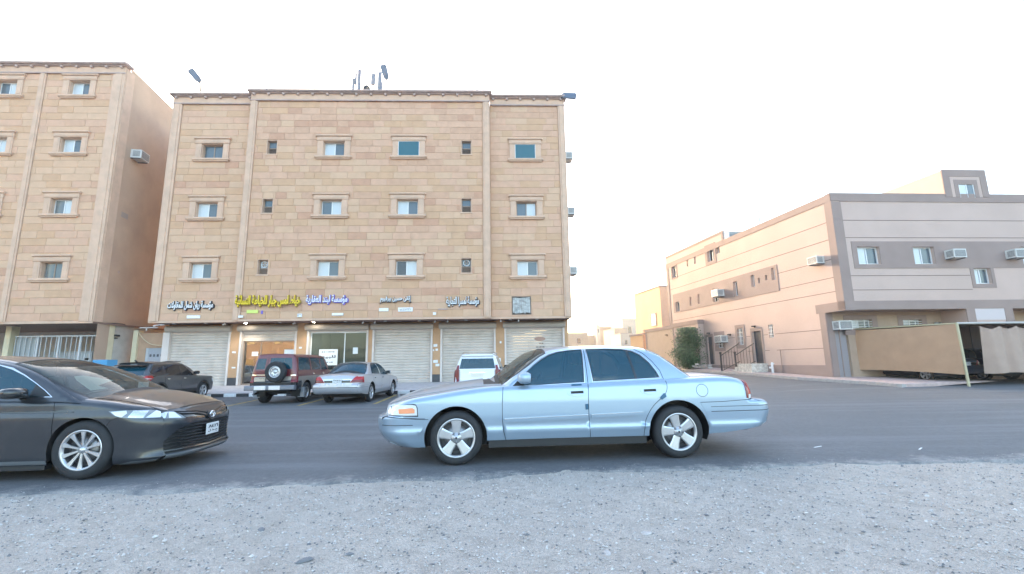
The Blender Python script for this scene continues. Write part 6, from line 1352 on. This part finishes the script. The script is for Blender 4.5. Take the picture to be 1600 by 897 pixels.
# ---------------- dark modern saloon, left
def dark_spec(pm):
    W_ = [(.12, .80), (.17, .875), (.24, .895), (.34, .90), (.45, .905), (.58, .915), (.68, .918), (.755, .905), (.775, .90), (.85, .89), (.95, .865)]
    fg = [(.42, .945), (.53, 1.02), (.68, 1.105), (.86, 1.195), (1.05, 1.27), (1.25, 1.325), (1.46, 1.355), (1.62, 1.362), (1.60, .975)]
    rw = [(1.70, .978), (1.71, 1.362), (2.0, 1.355), (2.25, 1.325), (2.50, 1.27), (2.66, 1.21), (2.76, 1.12), (2.62, 1.0)]
    qg = [(2.80, 1.13), (2.70, 1.21), (2.9, 1.13), (2.98, 1.06), (2.86, 1.03)]
    gap1 = [(.405, .96), (.36, .86), (.33, .72), (.325, .5), (.34, .28), (.36, .15)]; gap2 = [(1.66, 1.0), (1.65, .7), (1.66, .4), (1.70, .15)]; gap3 = cr([(2.82, 1.05), (2.83, .9), (2.72, .78), (2.55, .68), (2.44, .5), (2.42, .15)], 4)
    g = {'W': W_, 'zt': [(-1.0, .70), (-.88, .715), (-.78, .74), (-.62, .785), (-.46, .825), (-.24, .872), (.0, .905), (.3, .935), (.8, .95), (1.7, .97), (2.6, .995), (3.1, 1.03), (3.5, 1.04), (3.75, 1.03), (3.9, 1.0)],
         'zg': [(-.3, .72), (.15, .925), (.40, 1.06), (.65, 1.19), (.90, 1.29), (1.15, 1.36), (1.45, 1.405), (1.8, 1.42), (2.2, 1.405), (2.6, 1.34), (2.95, 1.22), (3.25, 1.09), (3.5, .98), (3.7, .88)],
         'xn': [(.12, -.72), (.155, -.86), (.18, -.95), (.21, -.975), (.24, -.955), (.30, -.94), (.45, -.935), (.56, -.94), (.63, -.93), (.68, -.905), (.72, -.87), (.76, -.82)],
         'xr': [(.15, 3.65), (.25, 3.80), (.4, 3.90), (.6, 3.92), (.75, 3.90), (.9, 3.86), (1.0, 3.84), (1.05, 3.80)],
         'crown': [(-1, .035), (-.7, .055), (-.2, .07), (.3, .06), (.8, .04), (3.0, .02), (3.8, .03)],
         'r': (.50, .62, .35, .45, .08, .12), 'gh': (.865, .40, .40, .95), 'rg': (.05, .09), 'cg': .035, 'bow': [(-.3, .24), (.5, .22), (1.1, .10), (1.6, 0), (2.2, -.05), (3.0, -.14), (3.6, -.14)], 'gy': [(-.3, 0), (2.4, 0), (3.5, .12)],
         'nose': (-.83, 3.82), 'z0': (.15, .22), 'gx': (-.08, 3.62), 'bottom': [(-.6, .145), (-.42, .155), (-.2, .155), (.36, .17), (1.2, .175), (2.5, .175), (3.2, .19), (3.5, .20)],
         'arch': [(.0, .335, .366), (2.825, .335, .37)], 'core': (-.70, 3.6), 'floor': .15, 'cab': (.3, 3.0), 'seats': [(1.25, 1), (2.15, 2)], 'seat_z': 1.14, 'dash': .72, 'drv': -1, 'grid': .05, 'cw': .58}
    def grow(p, k): c = np.mean(p, 0); return [tuple(np.array(q)+(np.array(q)-c)/np.hypot(*(np.array(q)-c))*k) for q in p]
    side = [(gap1+gap2[::-1], 'door@', pm, 0, None), (gap2+gap3[::-1], 'door@:b', pm, 0, None)]
    side += [([(-BIG, .05), (-BIG, .63), (-.70, .635), (-.40, .655), (-.285, .615), (-.33, .45), (-.36, .05)], 'front_bumper', pm, .003, None), ([(3.12, .62), (3.5, .72), (BIG, .74), (BIG, .05), (3.1, .05)], 'rear_bumper', pm, .003, None)]
    side += [seamr(gap1), seamr(gap2), seamr(gap3), seamr([(-.26, .60), (-.30, .655), (-.40, .705), (-.5, .69)], .008), ([(.12, .755), (.12, .772), (1.64, .80), (1.64, .78)], 'moulding@', M_dg, .006, 'door@'), ([(1.67, .78), (1.67, .80), (2.7, .82), (2.7, .80)], 'moulding@:b', M_dg, .006, 'door@:b'),
             ([(.36, .185), (.36, .225), (2.42, .235), (2.42, .19)], 'sill_trim@', mat('grey_trim', (.11, .12, .13), .35), .004, None)]
    for hx, k in ((1.45, ''), (2.45, ':b')): side += [(circ(hx, .865, .10, 18, rz=.022), 'door_handle@'+k, pm, .02, 'door@'+k)]
    hl = [(-.255, .765), (-.33, .715), (-.40, .69), (-.60, .672), (-BIG, .655), (-BIG, .742), (-.62, .762), (-.42, .772)]
    side += [([(-BIG, .05), (-BIG, .20), (-.55, .185), (-.42, .16), (-.42, .05)], 'bumper_lip@', mat('grey_trim', (.11, .12, .13), .35), .006, None), (grow(hl, 0), 'headlight@', M_lampmid, -.002, None), ([(-.285, .757), (-.35, .712), (-.42, .694), (-.46, .735), (-.44, .765)], 'headlight@', M_clear, .003, None), ([(-.48, .690), (-.62, .678), (-.62, .752), (-.50, .764)], 'headlight@', M_lampin, .0, None), ([(-.64, .676), (-.75, .668), (-.75, .748), (-.67, .752)], 'headlight@', M_clear, .003, None), ([(3.45, .78), (3.5, .92), (BIG, .94), (BIG, .78)], 'tail_light@', M_red, .004, None)]
    gs = [(grow(fg+[], .020), 'window_trim@', M_chrome, .005, None), (grow(rw, .018), 'window_trim@', M_chrome, .004, None), (fg, 'side_window@', M_gl, -.003, None), (rw, 'side_window@:b', M_gl, -.003, None), (strip([(1.655, 1.40), (1.65, .9)], .09), 'window_pillar@', M_dg, .0, None), ([(.44, .95), (.53, 1.02), (.66, 1.09), (.66, .96)], 'mirror_sail@', M_black, .006, None)]
    ws = [(.0, -.74), (.30, -.76), (.60, -.72), (.88, -.655), (1.08, -.60), (1.08, .60), (.88, .655), (.60, .72), (.30, .76), (.0, .74)]
    gt = [([(x-(.05 if x < .1 else 0)+(.03 if x > 1.05 else 0), y*1.035) for x, y in ws], 'windscreen_seal', M_black, .001, None), (ws, 'windscreen', M_glc, -.003, None), ([(2.55, -.58), (3.0, -.62), (3.45, -.62), (3.45, .62), (3.0, .62), (2.55, .58)], 'rear_window', M_gl, .002, None)]
    hood = [(-BIG, -.63), (-.62, -.70), (-.2, -.735), (.2, -.745), (.2, .745), (-.2, .735), (-.62, .70), (-BIG, .63)]
    top = [(hood, 'bonnet', pm, .003, None), seamr([(-1.2, -.58), (-.85, -.64), (-.62, -.70), (-.2, -.735), (.25, -.745)], .009), seamr([(-1.2, .58), (-.85, .64), (-.62, .70), (-.2, .735), (.25, .745)], .009), ([(.0, -.70), (.25, -.72), (.25, .72), (.0, .70)], 'cowl', M_black, -.012, None)]
    hl_f = lambda sg: [(sg*2, .655), (sg*.70, .648), (sg*.58, .632), (sg*.47, .625), (sg*.52, .70), (sg*.60, .728), (sg*2, .742)]
    ch = lambda ys, zs, ye_: [(y, z) for y, z in zip(ys, zs)]+[(y, z) for y, z in ye_]
    fr = [([(-1.2, .05), (1.2, .05), (1.2, .625), (.47, .612), (-.47, .612), (-1.2, .625)], 'front_bumper', pm, .003, None)]
    for sg, k in ((-1, 'L'), (1, 'R')):
        fr += [(hl_f(sg), 'headlight:'+k, M_lampmid, -.002, None), ([(sg*.86, .66), (sg*.72, .655), (sg*.66, .722), (sg*.86, .736)], 'headlight:'+k, M_lampin, .0, None), ([(sg*.69, .652), (sg*.56, .64), (sg*.60, .71), (sg*.655, .722)], 'headlight:'+k, M_clear, .002, None)]
        # slim upper grille: two wings that dip to the badge
        fr += [([(sg*.50, .628), (sg*.60, .722), (sg*.3, .70), (sg*.10, .665), (sg*.0, .60), (sg*.0, .55), (sg*.12, .575), (sg*.25, .605)], 'upper_grille', M_dg, -.012, None),
               ([(sg*.56, .690), (sg*.58, .702), (sg*.30, .682), (sg*.12, .645), (sg*.12, .628), (sg*.30, .665)], 'upper_grille_bar:'+k, pm, .010, 'upper_grille')]
    lg = [(-.42, .555), (.42, .555), (.60, .50), (.70, .40), (.78, .27), (.74, .225), (-.74, .225), (-.78, .27), (-.70, .40), (-.60, .50)]
    fr += [(lg, 'lower_grille', M_black, -.03, None)]
    for i in range(8):
        z = .250+i*.038; w_ = float(np.interp(z, [.225, .27, .40, .50, .555], [.74, .76, .69, .59, .40])); dipz = -.012
        fr += [(ch([-w_, -.30, 0, .30, w_], [z+.006, z+.004, z+dipz, z+.004, z+.006], [(w_, z+.02), (.30, z+.018), (0, z+.002), (-.30, z+.018), (-w_, z+.02)]), 'grille_slat:%d' % i, M_dg, .004, 'lower_grille')]
    fr += [([(-.80, .17), (.80, .17), (.80, .215), (-.80, .215)], 'bumper_lip', mat('grey_trim', (.11, .12, .13), .35), .008, None), (circ(0, .625, .085, 24, rz=.062), 'badge_mount', pm, .012, None)]
    rr = [([(-1.2, .05), (1.2, .05), (1.2, .70), (-1.2, .70)], 'rear_bumper', pm, .003, None)]+[([(sg*1.2, .78), (sg*.42, .80), (sg*.42, .90), (sg*1.2, .94)], 'tail_light:'+k, M_red, .004, None) for sg, k in ((-1, 'L'), (1, 'R'))]
    g['regions'] = {'side': side, 'gside': gs, 'gtop': gt, 'top': top, 'front': fr, 'rear': rr}
    return g
P_dark = paint('paint_dark_brown', (.030, .034, .042), .35, .28, dust=(.085, .085, .09, .25))
car = Car('parked_car', 'dark brown-grey saloon cut off by the left edge, standing nearest the camera', dark_spec(P_dark), P_dark); car.shell(); dark = car.finish()
add_wheels(dark, (0, 2.825), .895, .335, .222, .215, 'ten'); mirror(dark, .70, .90, 1.0, M_dg, 1.15, True)
for sg in (1,): plate(dark, -.965, .44, .0, .29, .145, ['١٢٤٨', 'ح ط ل'], 0, False)
em = MB()
for a_, b_, n_ in ((.062, .042, 0), (.024, .040, 1), (.046, .018, 2)): em.tube([(-.955-.004*n_*0, a_*math.cos(t), .628+b_*math.sin(t)+(.016 if n_ == 2 else 0)) for t in np.linspace(0, 6.283, 25)], .0065, 6, cap=False)
em.build('badge', M_chrome, dark)
MB().box(.10, .36, -.62, -.1, .955, .965).box(.28, .34, -.55, -.42, .965, 1.06).build('dash_papers', M_paper, dark)
sv = MB(); sv.add([(.62, .30, 1.12), (.50, .10, 1.04), (.34, .42, .99), (.40, .05, 1.0), (.56, -.25, 1.1), (.74, .05, 1.18), (.72, .22, 1.17)], [(0, 1, 3, 2), (1, 4, 5, 6), (0, 6, 5, 1)]); sv.build('sunshade', mat('sunshade_pale', (.62, .68, .55), .6), dark)
MB().prism([(.95, 1.30), (1.02, 1.30), (1.03, 1.335), (.97, 1.335)], -.12, .12).build('inner_mirror', M_black, dark)
MB().box(.38, 2.45, .78, .87, .12, .18).build('sill', M_black, dark); MB().box(.38, 2.45, -.87, -.78, .12, .18).build('sill', M_black, dark)
# nose points to the right of the photo: turned half round
a_d = .09; wx, wy = -5.05, 5.50
c_ = math.cos(a_d); s_ = math.sin(a_d)
placecar(dark, wx-.895*s_*1, wy+.895*c_, a_d+math.pi)

# ---------------- generic off-road / hatch body
def suv_spec(pm, o):
    """o: length points. front axle at 0"""
    wb, fo, ro, H_, W0, belt, hood = o['wb'], o['fo'], o['ro'], o['H'], o['W'], o['belt'], o['hood']; z0 = o.get('z0', .35); xe = wb+ro; r = o['tyre']; ar = o.get('ar', r+.07); t1 = o.get('t1', .22)
    a0 = o['ws0']; a1 = o['ws1']; rk = o.get('rake', .10); bt = o['btop']
    g = {'W': [(z0-.2, W0-.05), (z0, W0-.02), (z0+.2, W0), (belt-.2, W0), (belt, W0-.025), (belt+.3, W0-.05)],
         'zt': [(-fo-.2, hood-.14), (-fo+.05, hood-.07), (-fo+.3, hood-.02), (a0, hood+.03), (a0+.5, belt), (xe*.6, belt), (xe+.2, belt+o.get('kick', .01))],
         'zg': [(a0-.5, hood-.28), (a0, hood+.02), ((a0+a1)/2, (hood+H_)/2+.06), (a1, H_-.06), (a1+.25, H_-.015), ((a1+xe)/2, H_), (xe-.4, H_-bt*.4), (xe+.3, H_-bt)],
         'xn': [(z0-.1, -fo+.12), (z0+.08, -fo), (hood-.25, -fo), (hood-.05, -fo+.06)], 'xr': [(z0-.1, xe-.12), (z0+.05, xe), (z0+.32, xe), (z0+.36, xe-.05), (belt+.1, xe-.07)],
         'xrg': [(belt-.1, xe-.07), (H_-.05, xe-.07-rk*(H_-belt)), (H_+.1, xe-.1-rk*(H_-belt+.1))], 'rgr': (.12, .16), 'crown': [(-fo, .03), (a0, .05), (a0+.6, .02), (xe, .01)],
         'r': (.25, .35, .14, .2, .05, .06), 'gh': (W0-.035, t1, .12, belt), 'rg': (.06, .08), 'cg': .03, 'bow': [(a0-.5, .12), (a1, .08), (a1+.4, 0), (xe, 0)], 'nose': (-fo+.08, xe-.06), 'z0': (z0, z0), 'gx': (a0-.3, xe-.1),
         'bottom': [(-fo+.25, z0-.02), (.4, z0-.02), (wb-.4, z0-.02), (xe-.3, z0)], 'arch': [(0, r, ar), (wb, r, ar)], 'core': (-fo+.2, xe-.15), 'floor': z0-.06, 'cab': (a0+.3, xe-.4), 'seats': [((a1+.45), 1), (a1+1.35, 2)], 'seat_z': belt+.26, 'dash': a0+.42, 'grid': .11}
    zb, ztp = belt+.03, H_-.12; k = a1-.05
    sx = lambda z: a0+.28+(a1+.12-a0-.28)*(z-belt)/(H_-.08-belt)
    d1, d2, d3, d4 = o['doors']
    winl = [[(sx(zb)+.02, zb), (sx(ztp)+.04, ztp), (d2-.05, ztp), (d2-.05, zb)], [(d2+.05, zb), (d2+.05, ztp), (d3-.05, ztp), (d3-.05, zb)], o.get('qwin') or [(d3+.07, zb), (d3+.07, ztp), (xe-.35-rk*(ztp-belt), ztp), (xe-.28, zb)]]
    gs = [(w_, 'side_window@'+q, M_glb if o.get('darkglass') else M_gl, -.004, None) for w_, q in zip(winl, ('', ':b', ':c'))]
    if o.get('blacktrim'): gs = [([(a0+.3, belt-.02), (a1+.0, H_-.09), (xe-.45, H_-.10), (xe-.35, belt+.1), (xe-.6, belt-.0)], 'window_trim@', M_dg, .0, None)]+gs
    low = o.get('lower'); side = []
    if low: side += [([(-BIG, -1), (BIG, -1), (BIG, low[0]), (-BIG, low[0])], 'lower_panels@', low[1], .004, None)]
    dm = lambda z: pm
    gd = [(d1, belt+.02), (d1, z0)]; gd2 = [(d2, belt+.02), (d2, z0)]; gd3 = [(d3, belt+.02), (d3, r+ar*.9), (wb-ar*.8, r+ar*.55), (wb-ar-.02, z0)] if d3 > wb-ar else [(d3, belt+.02), (d3, z0)]
    side += [seamr(gd, .012), seamr(gd2, .012), seamr(gd3, .012)]
    for hx, q in ((d2-.16, ''), (d3-.16, ':b')): side += [(circ(hx, belt-.13, .09, 12, rz=.022), 'door_handle@'+q, o.get('handle', M_chrome), .02, None)]
    side += [([(-fo-.5, z0-.2), (-fo-.5, z0+.35), (-ar-.06, z0+.33), (-ar-.02, z0-.2)], 'front_bumper', o.get('bump', pm), .006, None), ([(wb+ar+.03, z0-.2), (wb+ar+.05, z0+.33), (BIG, z0+.34), (BIG, z0-.2)], 'rear_bumper', o.get('bump', pm), .006, None)]
    if o.get('cladding'):
        for ax_ in (0, wb): side += [([(ax_+(ar+.07)*math.cos(t), r+(ar+.07)*math.sin(t)) for t in np.linspace(-.4, math.pi+.4, 20)], 'arch_trim@', M_black, .012, None)]
        side += [([(ar, z0-.1), (ar, z0+.12), (wb-ar, z0+.12), (wb-ar, z0-.1)], 'arch_trim@', M_black, .012, None)]
    side += [([(-BIG, hood-.28), (-BIG, hood-.12), (-fo+.32, hood-.12), (-fo+.28, hood-.26)], 'headlight@', M_clear, .006, None)]
    side += [(p, 'tail_light@', m, .012, None) for p, m in o['tl_side']]
    yi = W0-.17
    gt = [([(a0-.1, -yi+.04), (a0+.1, -yi+.04), (a1-.02, -yi+.12), (a1-.02, yi-.12), (a0+.1, yi-.04), (a0-.1, yi-.04)], 'windscreen', M_gl, .002, None)]
    top = [seamr([(-BIG, -yi+.02), (a0, -yi+.02)], .01), seamr([(-BIG, yi-.02), (a0, yi-.02)], .01)]
    fr = [([(-.45, hood-.28), (.45, hood-.28), (.45, hood-.12), (-.45, hood-.12)], 'grille', M_dg, -.01, None), ([(-1.5, z0-.2), (1.5, z0-.2), (1.5, z0+.33), (-1.5, z0+.33)], 'front_bumper', o.get('bump', pm), .006, None)]+[([(sg*.5, hood-.28), (sg*2, hood-.28), (sg*2, hood-.12), (sg*.5, hood-.12)], 'headlight:'+q, M_clear, .006, None) for sg, q in ((-1, 'L'), (1, 'R'))]
    rr = []
    if low: rr += [([(-BIG, -1), (BIG, -1), (BIG, low[0]), (-BIG, low[0])], 'lower_panels:B', low[1], .004, None)]
    rr += [([(-1.5, z0-.2), (1.5, z0-.2), (1.5, z0+.34), (-1.5, z0+.34)], 'rear_bumper', o.get('bump', pm), .006, None)]+o.get('rear', [])
    rw_ = o.get('rwin') or [(-yi+.12, belt+.05), (-yi+.20, H_-.15), (yi-.20, H_-.15), (yi-.12, belt+.05)]
    gr_ = [(rw_, 'rear_window', M_gl, -.004, None)]+o.get('grear', [])
    g['regions'] = {'side': side, 'gside': gs, 'gtop': gt, 'top': top, 'front': fr, 'rear': rr, 'grear': gr_}; g['cw'] = W0-.35
    return g
# maroon off-roader
P_mar = paint('paint_maroon', (.13, .018, .026), .2, .35); P_gold = paint('paint_sand_grey', (.30, .26, .23), .35, .4)
zb_ = 1.20
mo = dict(wb=2.97, fo=.85, ro=1.02, H=1.86, W=.90, belt=1.22, hood=1.16, z0=.52, tyre=.39, ar=.47, ws0=.55, ws1=1.02, rake=.14, btop=.02, doors=(.62, 1.55, 2.55, 3.9), lower=(1.02, P_gold), t1=.16, bump=M_dg, handle=M_chrome,
          tl_side=[([(3.80, .80), (3.80, 1.02), (BIG, 1.02), (BIG, .80)], M_redd)],
          rear=[([(-1.2, 1.02), (1.2, 1.02), (1.2, 2), (-1.2, 2)], 'body', P_mar, 0, None), (strip([(-.28, .8), (-.28, 1.4)], .014), 'panel_gap', M_gap, -.006, None),
                ([(.71, .80), (.71, 1.04), (1.2, 1.04), (1.2, .80)], 'tail_light:R', M_redd, .02, None), ([(-.71, .80), (-.71, 1.04), (-1.2, 1.04), (-1.2, .80)], 'tail_light:L', M_redd, .02, None),
                ([(.68, 1.04), (.68, 1.075), (1.2, 1.075), (1.2, 1.04)], 'lamp_trim:R', M_chrome, .024, None), ([(-.25, 1.06), (-.25, 1.11), (-.80, 1.11), (-.80, 1.06)], 'door_trim', M_chrome, .02, None)],
          rwin=[(-.72, 1.30), (-.66, 1.70), (-.34, 1.70), (-.36, 1.30)], grear=[([(-.20, 1.30), (-.18, 1.72), (.64, 1.72), (.70, 1.30)], 'rear_window:b', M_gl, -.004, None), (strip([(-.28, 1.2), (-.26, 1.84)], .014), 'panel_gap', M_gap, -.006, None)])
car = Car('parked_car', 'maroon off-roader with sand coloured lower body and a spare wheel on its back door', suv_spec(P_mar, mo), P_mar); car.shell(); mar = car.finish()
add_wheels(mar, (0, 2.97), .89, .39, .21, .26, 'steel')
ty, rm = wheel_mb(.39, .21, .24, 'steel'); sw = bpy.data.objects.new('spare_wheel', ty.data); link(sw, mar); sw.location = (4.08, .17, 1.20); sw.rotation_euler = (0, 0, math.pi/2); q_ = bpy.data.objects.new('rim', rm.data); link(q_, sw)
MB().tube([(3.85, .17, 1.2), (4.05, .17, 1.2)], .07, 10).build('wheel_bracket', M_black, mar)
bb = MB(); bb.bev(-.95, .95, -.16, .05, 0, .17, r=.03); b_ = bb.build('step_bumper', mat('bumper_grey', (.22, .23, .26), .4, metal=.4), mar); b_.location = (4.06, 0, .53); b_.rotation_euler = (0, 0, math.pi/2)
bb = MB().bev(-.55, -.12, -.185, -.16, .01, .16, r=.01).bev(.0, .42, -.185, -.16, .01, .16, r=.01).build('bumper_plate', mat('bumper_pale', (.78, .72, .68), .35), mar); bb.location = (4.06, 0, .53); bb.rotation_euler = (0, 0, math.pi/2)
mirror(mar, .78, .90, 1.32, M_black, 1.15); plate(mar, 3.99, .92, -.48, .42, .15, ['٦٢٥٢ ب'], 0, True, mat('plate_sand', (.55, .45, .35), .5))
fm = MB()
for sg in (-1, 1): fm.box(2.97+.43, 2.97+.45, sg*.88-.13, sg*.88+.13, .22, .60)
fm.build('mud_flap', mat('mud_flap_grey', (.25, .26, .28), .6), mar)
MB().tube([(3.9, -.55, .42), (4.15, -.6, .38)], .045, 8).build('exhaust_pipe', M_chrome, mar); MB().tube([(3.3, -.7, .40), (3.3, .7, .40)], .06, 8).tube([(0, -.7, .40), (0, .7, .40)], .06, 8).build('axle', M_black, mar)
# white off-roader
P_wh = paint('paint_white', (.74, .75, .78), .0, .3)
wo = dict(wb=2.80, fo=.80, ro=1.20, H=1.80, W=.91, belt=1.18, hood=1.12, z0=.42, tyre=.375, ws0=.50, ws1=1.15, rake=.22, btop=.04, doors=(.55, 1.5, 2.45, 3.9), t1=.30, handle=M_chrome,
          tl_side=[([(3.70, .92), (3.66, 1.36), (BIG, 1.36), (BIG, .70), (3.84, .70)], M_redd)],
          rear=[([(sg*.70, .72), (sg*.70, 1.5), (sg*1.2, 1.5), (sg*1.2, .98), (sg*.83, .90), (sg*.80, .72)], 'tail_light:'+q, M_redd, .014, None) for sg, q in ((-1, 'L'), (1, 'R'))]+[(strip([(-.68, .66), (-.68, 1.3)], .012), 'panel_gap', M_gap, -.006, None), (strip([(.68, .66), (.68, 1.3)], .012), 'panel_gap', M_gap, -.006, None), (strip([(-.68, .66), (.68, .66)], .014), 'panel_gap', M_gap, -.006, None), (strip([(-.7, .76), (.7, .76)], .008), 'panel_gap', M_gap, -.003, None), ([(-.32, 1.06), (-.3, 1.085), (.3, 1.085), (.32, 1.06)], 'tailgate_trim', M_chrome, .01, None), ([(-.24, .90), (-.24, 1.02), (.24, 1.02), (.24, .90)], 'number_plate', mat('plate_cream', (.72, .68, .58), .5), .008, None), ([(.36, .69), (.36, .72), (.54, .72), (.54, .69)], 'badge', M_chrome, .008, None)],
          rwin=[(-.70, 1.22), (-.62, 1.62), (.62, 1.62), (.70, 1.22)], grear=[([(sg*.72, 1.1), (sg*.70, 1.36), (sg*1.2, 1.36), (sg*1.2, 1.1)], 'tail_light:'+q, M_redd, .014, None) for sg, q in ((-1, 'L'), (1, 'R'))])
car = Car('parked_car', 'white off-roader parked nose in, its tailgate seen over the bonnet of the blue saloon', suv_spec(P_wh, wo), P_wh); car.shell(); whi = car.finish()
add_wheels(whi, (0, 2.8), .90, .375, .23, .25, 'multi'); mirror(whi, .80, .92, 1.26, M_dg, 1.15)
MB().tube([(1.3, -.62, 1.83), (1.5, -.62, 1.87), (3.2, -.62, 1.87), (3.5, -.62, 1.82)], .022, 6).tube([(1.3, .62, 1.83), (1.5, .62, 1.87), (3.2, .62, 1.87), (3.5, .62, 1.82)], .022, 6).build('roof_rail', M_chrome, whi)
sp_ = MB(); sp_.prism([(3.45, 1.76), (3.86, 1.74), (3.84, 1.70), (3.5, 1.69)], -.62, .62); sp_.build('roof_spoiler', P_wh, whi)
# grey crossover
P_gr = paint('paint_grey_brown', (.085, .085, .092), .4, .3)
ko = dict(wb=2.63, fo=.85, ro=.86, H=1.57, W=.90, belt=1.04, hood=.98, z0=.36, tyre=.345, ar=.39, ws0=.40, ws1=1.18, rake=1.0, btop=.13, doors=(.42, 1.45, 2.4, 3.2), t1=.36, blacktrim=1, darkglass=1, cladding=1, handle=M_chrome, kick=.04,
          qwin=[(2.48, 1.09), (2.46, 1.40), (2.66, 1.38), (2.84, 1.24), (2.76, 1.15)],
          tl_side=[([(3.02, .98), (3.06, 1.06), (BIG, 1.02), (BIG, .84), (3.24, .86)], M_red), ([(2.88, 1.02), (2.92, 1.045), (3.1, 1.05), (3.06, 1.0)], M_dg), ([(3.10, .945), (3.2, .955), (BIG, .95), (BIG, .925), (3.2, .93)], M_clear)],
          rear=[([(sg*.42, .85), (sg*.42, 1.0), (sg*1.2, 1.03), (sg*1.2, .84)], 'tail_light:'+q, M_red, .014, None) for sg, q in ((-1, 'L'), (1, 'R'))]+[([(-.42, .90), (-.42, .93), (.42, .93), (.42, .90)], 'tailgate_trim', M_chrome, .01, None), ([(-.8, .36), (-.8, .56), (.8, .56), (.8, .36)], 'lower_bumper', M_black, .012, None), ([(-.85, .56), (-.85, .60), (.85, .60), (.85, .56)], 'lower_bumper', M_chrome, .014, None), ([(.74, .60), (.74, .68), (.86, .68), (.86, .60)], 'reflector', M_red, .014, None), ([(-.25, .68), (-.25, .80), (.25, .80), (.25, .68)], 'number_plate', M_plate, .01, None)],
          rwin=[(-.66, 1.09), (-.56, 1.38), (.56, 1.38), (.66, 1.09)])
car = Car('parked_car', 'grey-brown crossover parked left of the shops behind the bonnet of the dark saloon', suv_spec(P_gr, ko), P_gr); car.shell(); kia = car.finish()
add_wheels(kia, (0, 2.63), .89, .345, .225, .22, 'multi'); mirror(kia, .70, .90, 1.13, M_dg, 1.0)
MB().prism([(2.7, 1.52), (3.12, 1.46), (3.16, 1.435), (2.8, 1.43)], -.58, .58).build('roof_spoiler', M_dg, kia); MB().tube([(1.2, -.58, 1.585), (2.0, -.58, 1.59), (2.7, -.58, 1.53)], .018, 6).tube([(1.2, .58, 1.585), (2.0, .58, 1.59), (2.7, .58, 1.53)], .018, 6).build('roof_rail', M_dg, kia)
MB().tube([(2.7, 0, 1.54), (2.9, 0, 1.63)], .03, 6).build('roof_aerial', M_dg, kia)

def nose_in(root, x, y, a, sx=1):
    """car frame points -x; nose towards +Y with heading a (0 = straight), x,y = rear right wheel on the ground (rear axle, right side)"""
    root.rotation_euler = (0, 0, -math.pi/2+a)
def put(root, wb, yo, x, y, a, sc=(1, 1, 1)):
    root.scale = sc; wb *= sc[0]; yo *= sc[1]
    # right rear wheel contact (car's right = local +y when the nose is -x ... so local (wb, yo))
    th = -math.pi/2+a; root.rotation_euler = (0, 0, th); c, s2 = math.cos(th), math.sin(th)
    root.location = (x-(wb*c-yo*s2), y-(wb*s2+yo*c), T(x, y)+.018)
put(silver, 2.895, .945, -5.0, 16.3, -.02, (.92, .84, .93))
put(mar, 2.97, .89, -7.42, 16.6, .02, (.9, .88, .9))
put(whi, 2.80, .90, -.43, 17.1, -.02, (.9, .90, .88))
put(kia, 2.63, .89, -12.94, 16.95, .04, (.95, .92, .95))
# plain saloons that show only a corner: copies of the silver shell in other paint
def recol(root, m_old, m_new, lb, gl=None):
    r = copy_tree(root); r['label'] = lb
    def walk(o):
        if o.type == 'MESH' and any(s_.material is m_old for s_ in o.material_slots):
            o.data = o.data.copy()
            for i, mm in enumerate(o.data.materials):
                if mm is m_old: o.data.materials[i] = m_new
        for c in o.children: walk(c)
    walk(r); return r
w2_ = copy_tree(whi); w2_['label'] = 'white car mostly hidden behind the windscreen pillar of the blue saloon'; put(w2_, 2.80, .90, 2.1, 17.6, -.02, (.9, .85, .88))
w3_ = recol(silver, P_sil, P_wh, 'white saloon parked by the green tree in the side street'); w3_.rotation_euler = (0, 0, -math.pi/2+.16); w3_.location = (12.1, 41, .02)
w4_ = recol(silver, P_sil, P_wh, 'white car behind the roof of the grey-brown crossover, by the gate wall'); w4_.rotation_euler = (0, 0, -math.pi/2); w4_.location = (-18.3, 21.6, .02)
b_ = box('blue_box', mat('box_blue', (.06, .28, .50), .5), None, -.35, .35, -.3, .3, 0, .3, r=.03); b_.location = (-19.6, 22.0, 1.42); tag(b_, 'small blue bundle on the roof of the white car by the gate wall', 'box')
P_nv = paint('paint_navy', (.02, .024, .045), .3, .3); P_ink = paint('paint_dark_blue', (.03, .035, .06), .3, .3)
def P3w(u, s): return (17.6+u*math.cos(.063)-s*math.sin(.165), 18.0+u*math.sin(.063)+s*math.cos(.165))
for u, s, lb, pm in ((.55, .35, 'dark saloon parked under the carport, its boot showing between cloth and curtain', P_nv), (3.3, .45, 'dark car behind the curtain of the carport', P_ink), (6.0, .5, 'dark car at the far right under the carport', P_nv)):
    r = recol(silver, P_sil, pm, lb); th = .165-math.pi/2; r.rotation_euler = (0, 0, th); px, py = P3w(u, s)
    r.location = (px-(4.2*math.cos(th)-0*math.sin(th))+.55, py-(4.2*math.sin(th)), T(px, py+2)+.02)
drop_wheel_protos()
# ------------------------------------------------------------------ HAZE: thin dusty air over the whole place
HZ = .0011
hb = MB().box(-70, 80, -45, 160, -1.2, 24).build('haze', mat('haze_empty', (1, 1, 1)))
hm = bpy.data.materials.new('dusty_air'); hm.use_nodes = True; hn = hm.node_tree; hn.nodes.remove(hn.nodes['Principled BSDF'])
pv_ = hn.nodes.new('ShaderNodeVolumePrincipled'); pv_.inputs['Color'].default_value = (.95, .93, .92, 1); pv_.inputs['Density'].default_value = HZ; pv_.inputs['Anisotropy'].default_value = .55
hn.links.new(pv_.outputs[0], hn.nodes['Material Output'].inputs['Volume']); hb.data.materials.clear(); hb.data.materials.append(hm); tag(hb, kind='stuff')
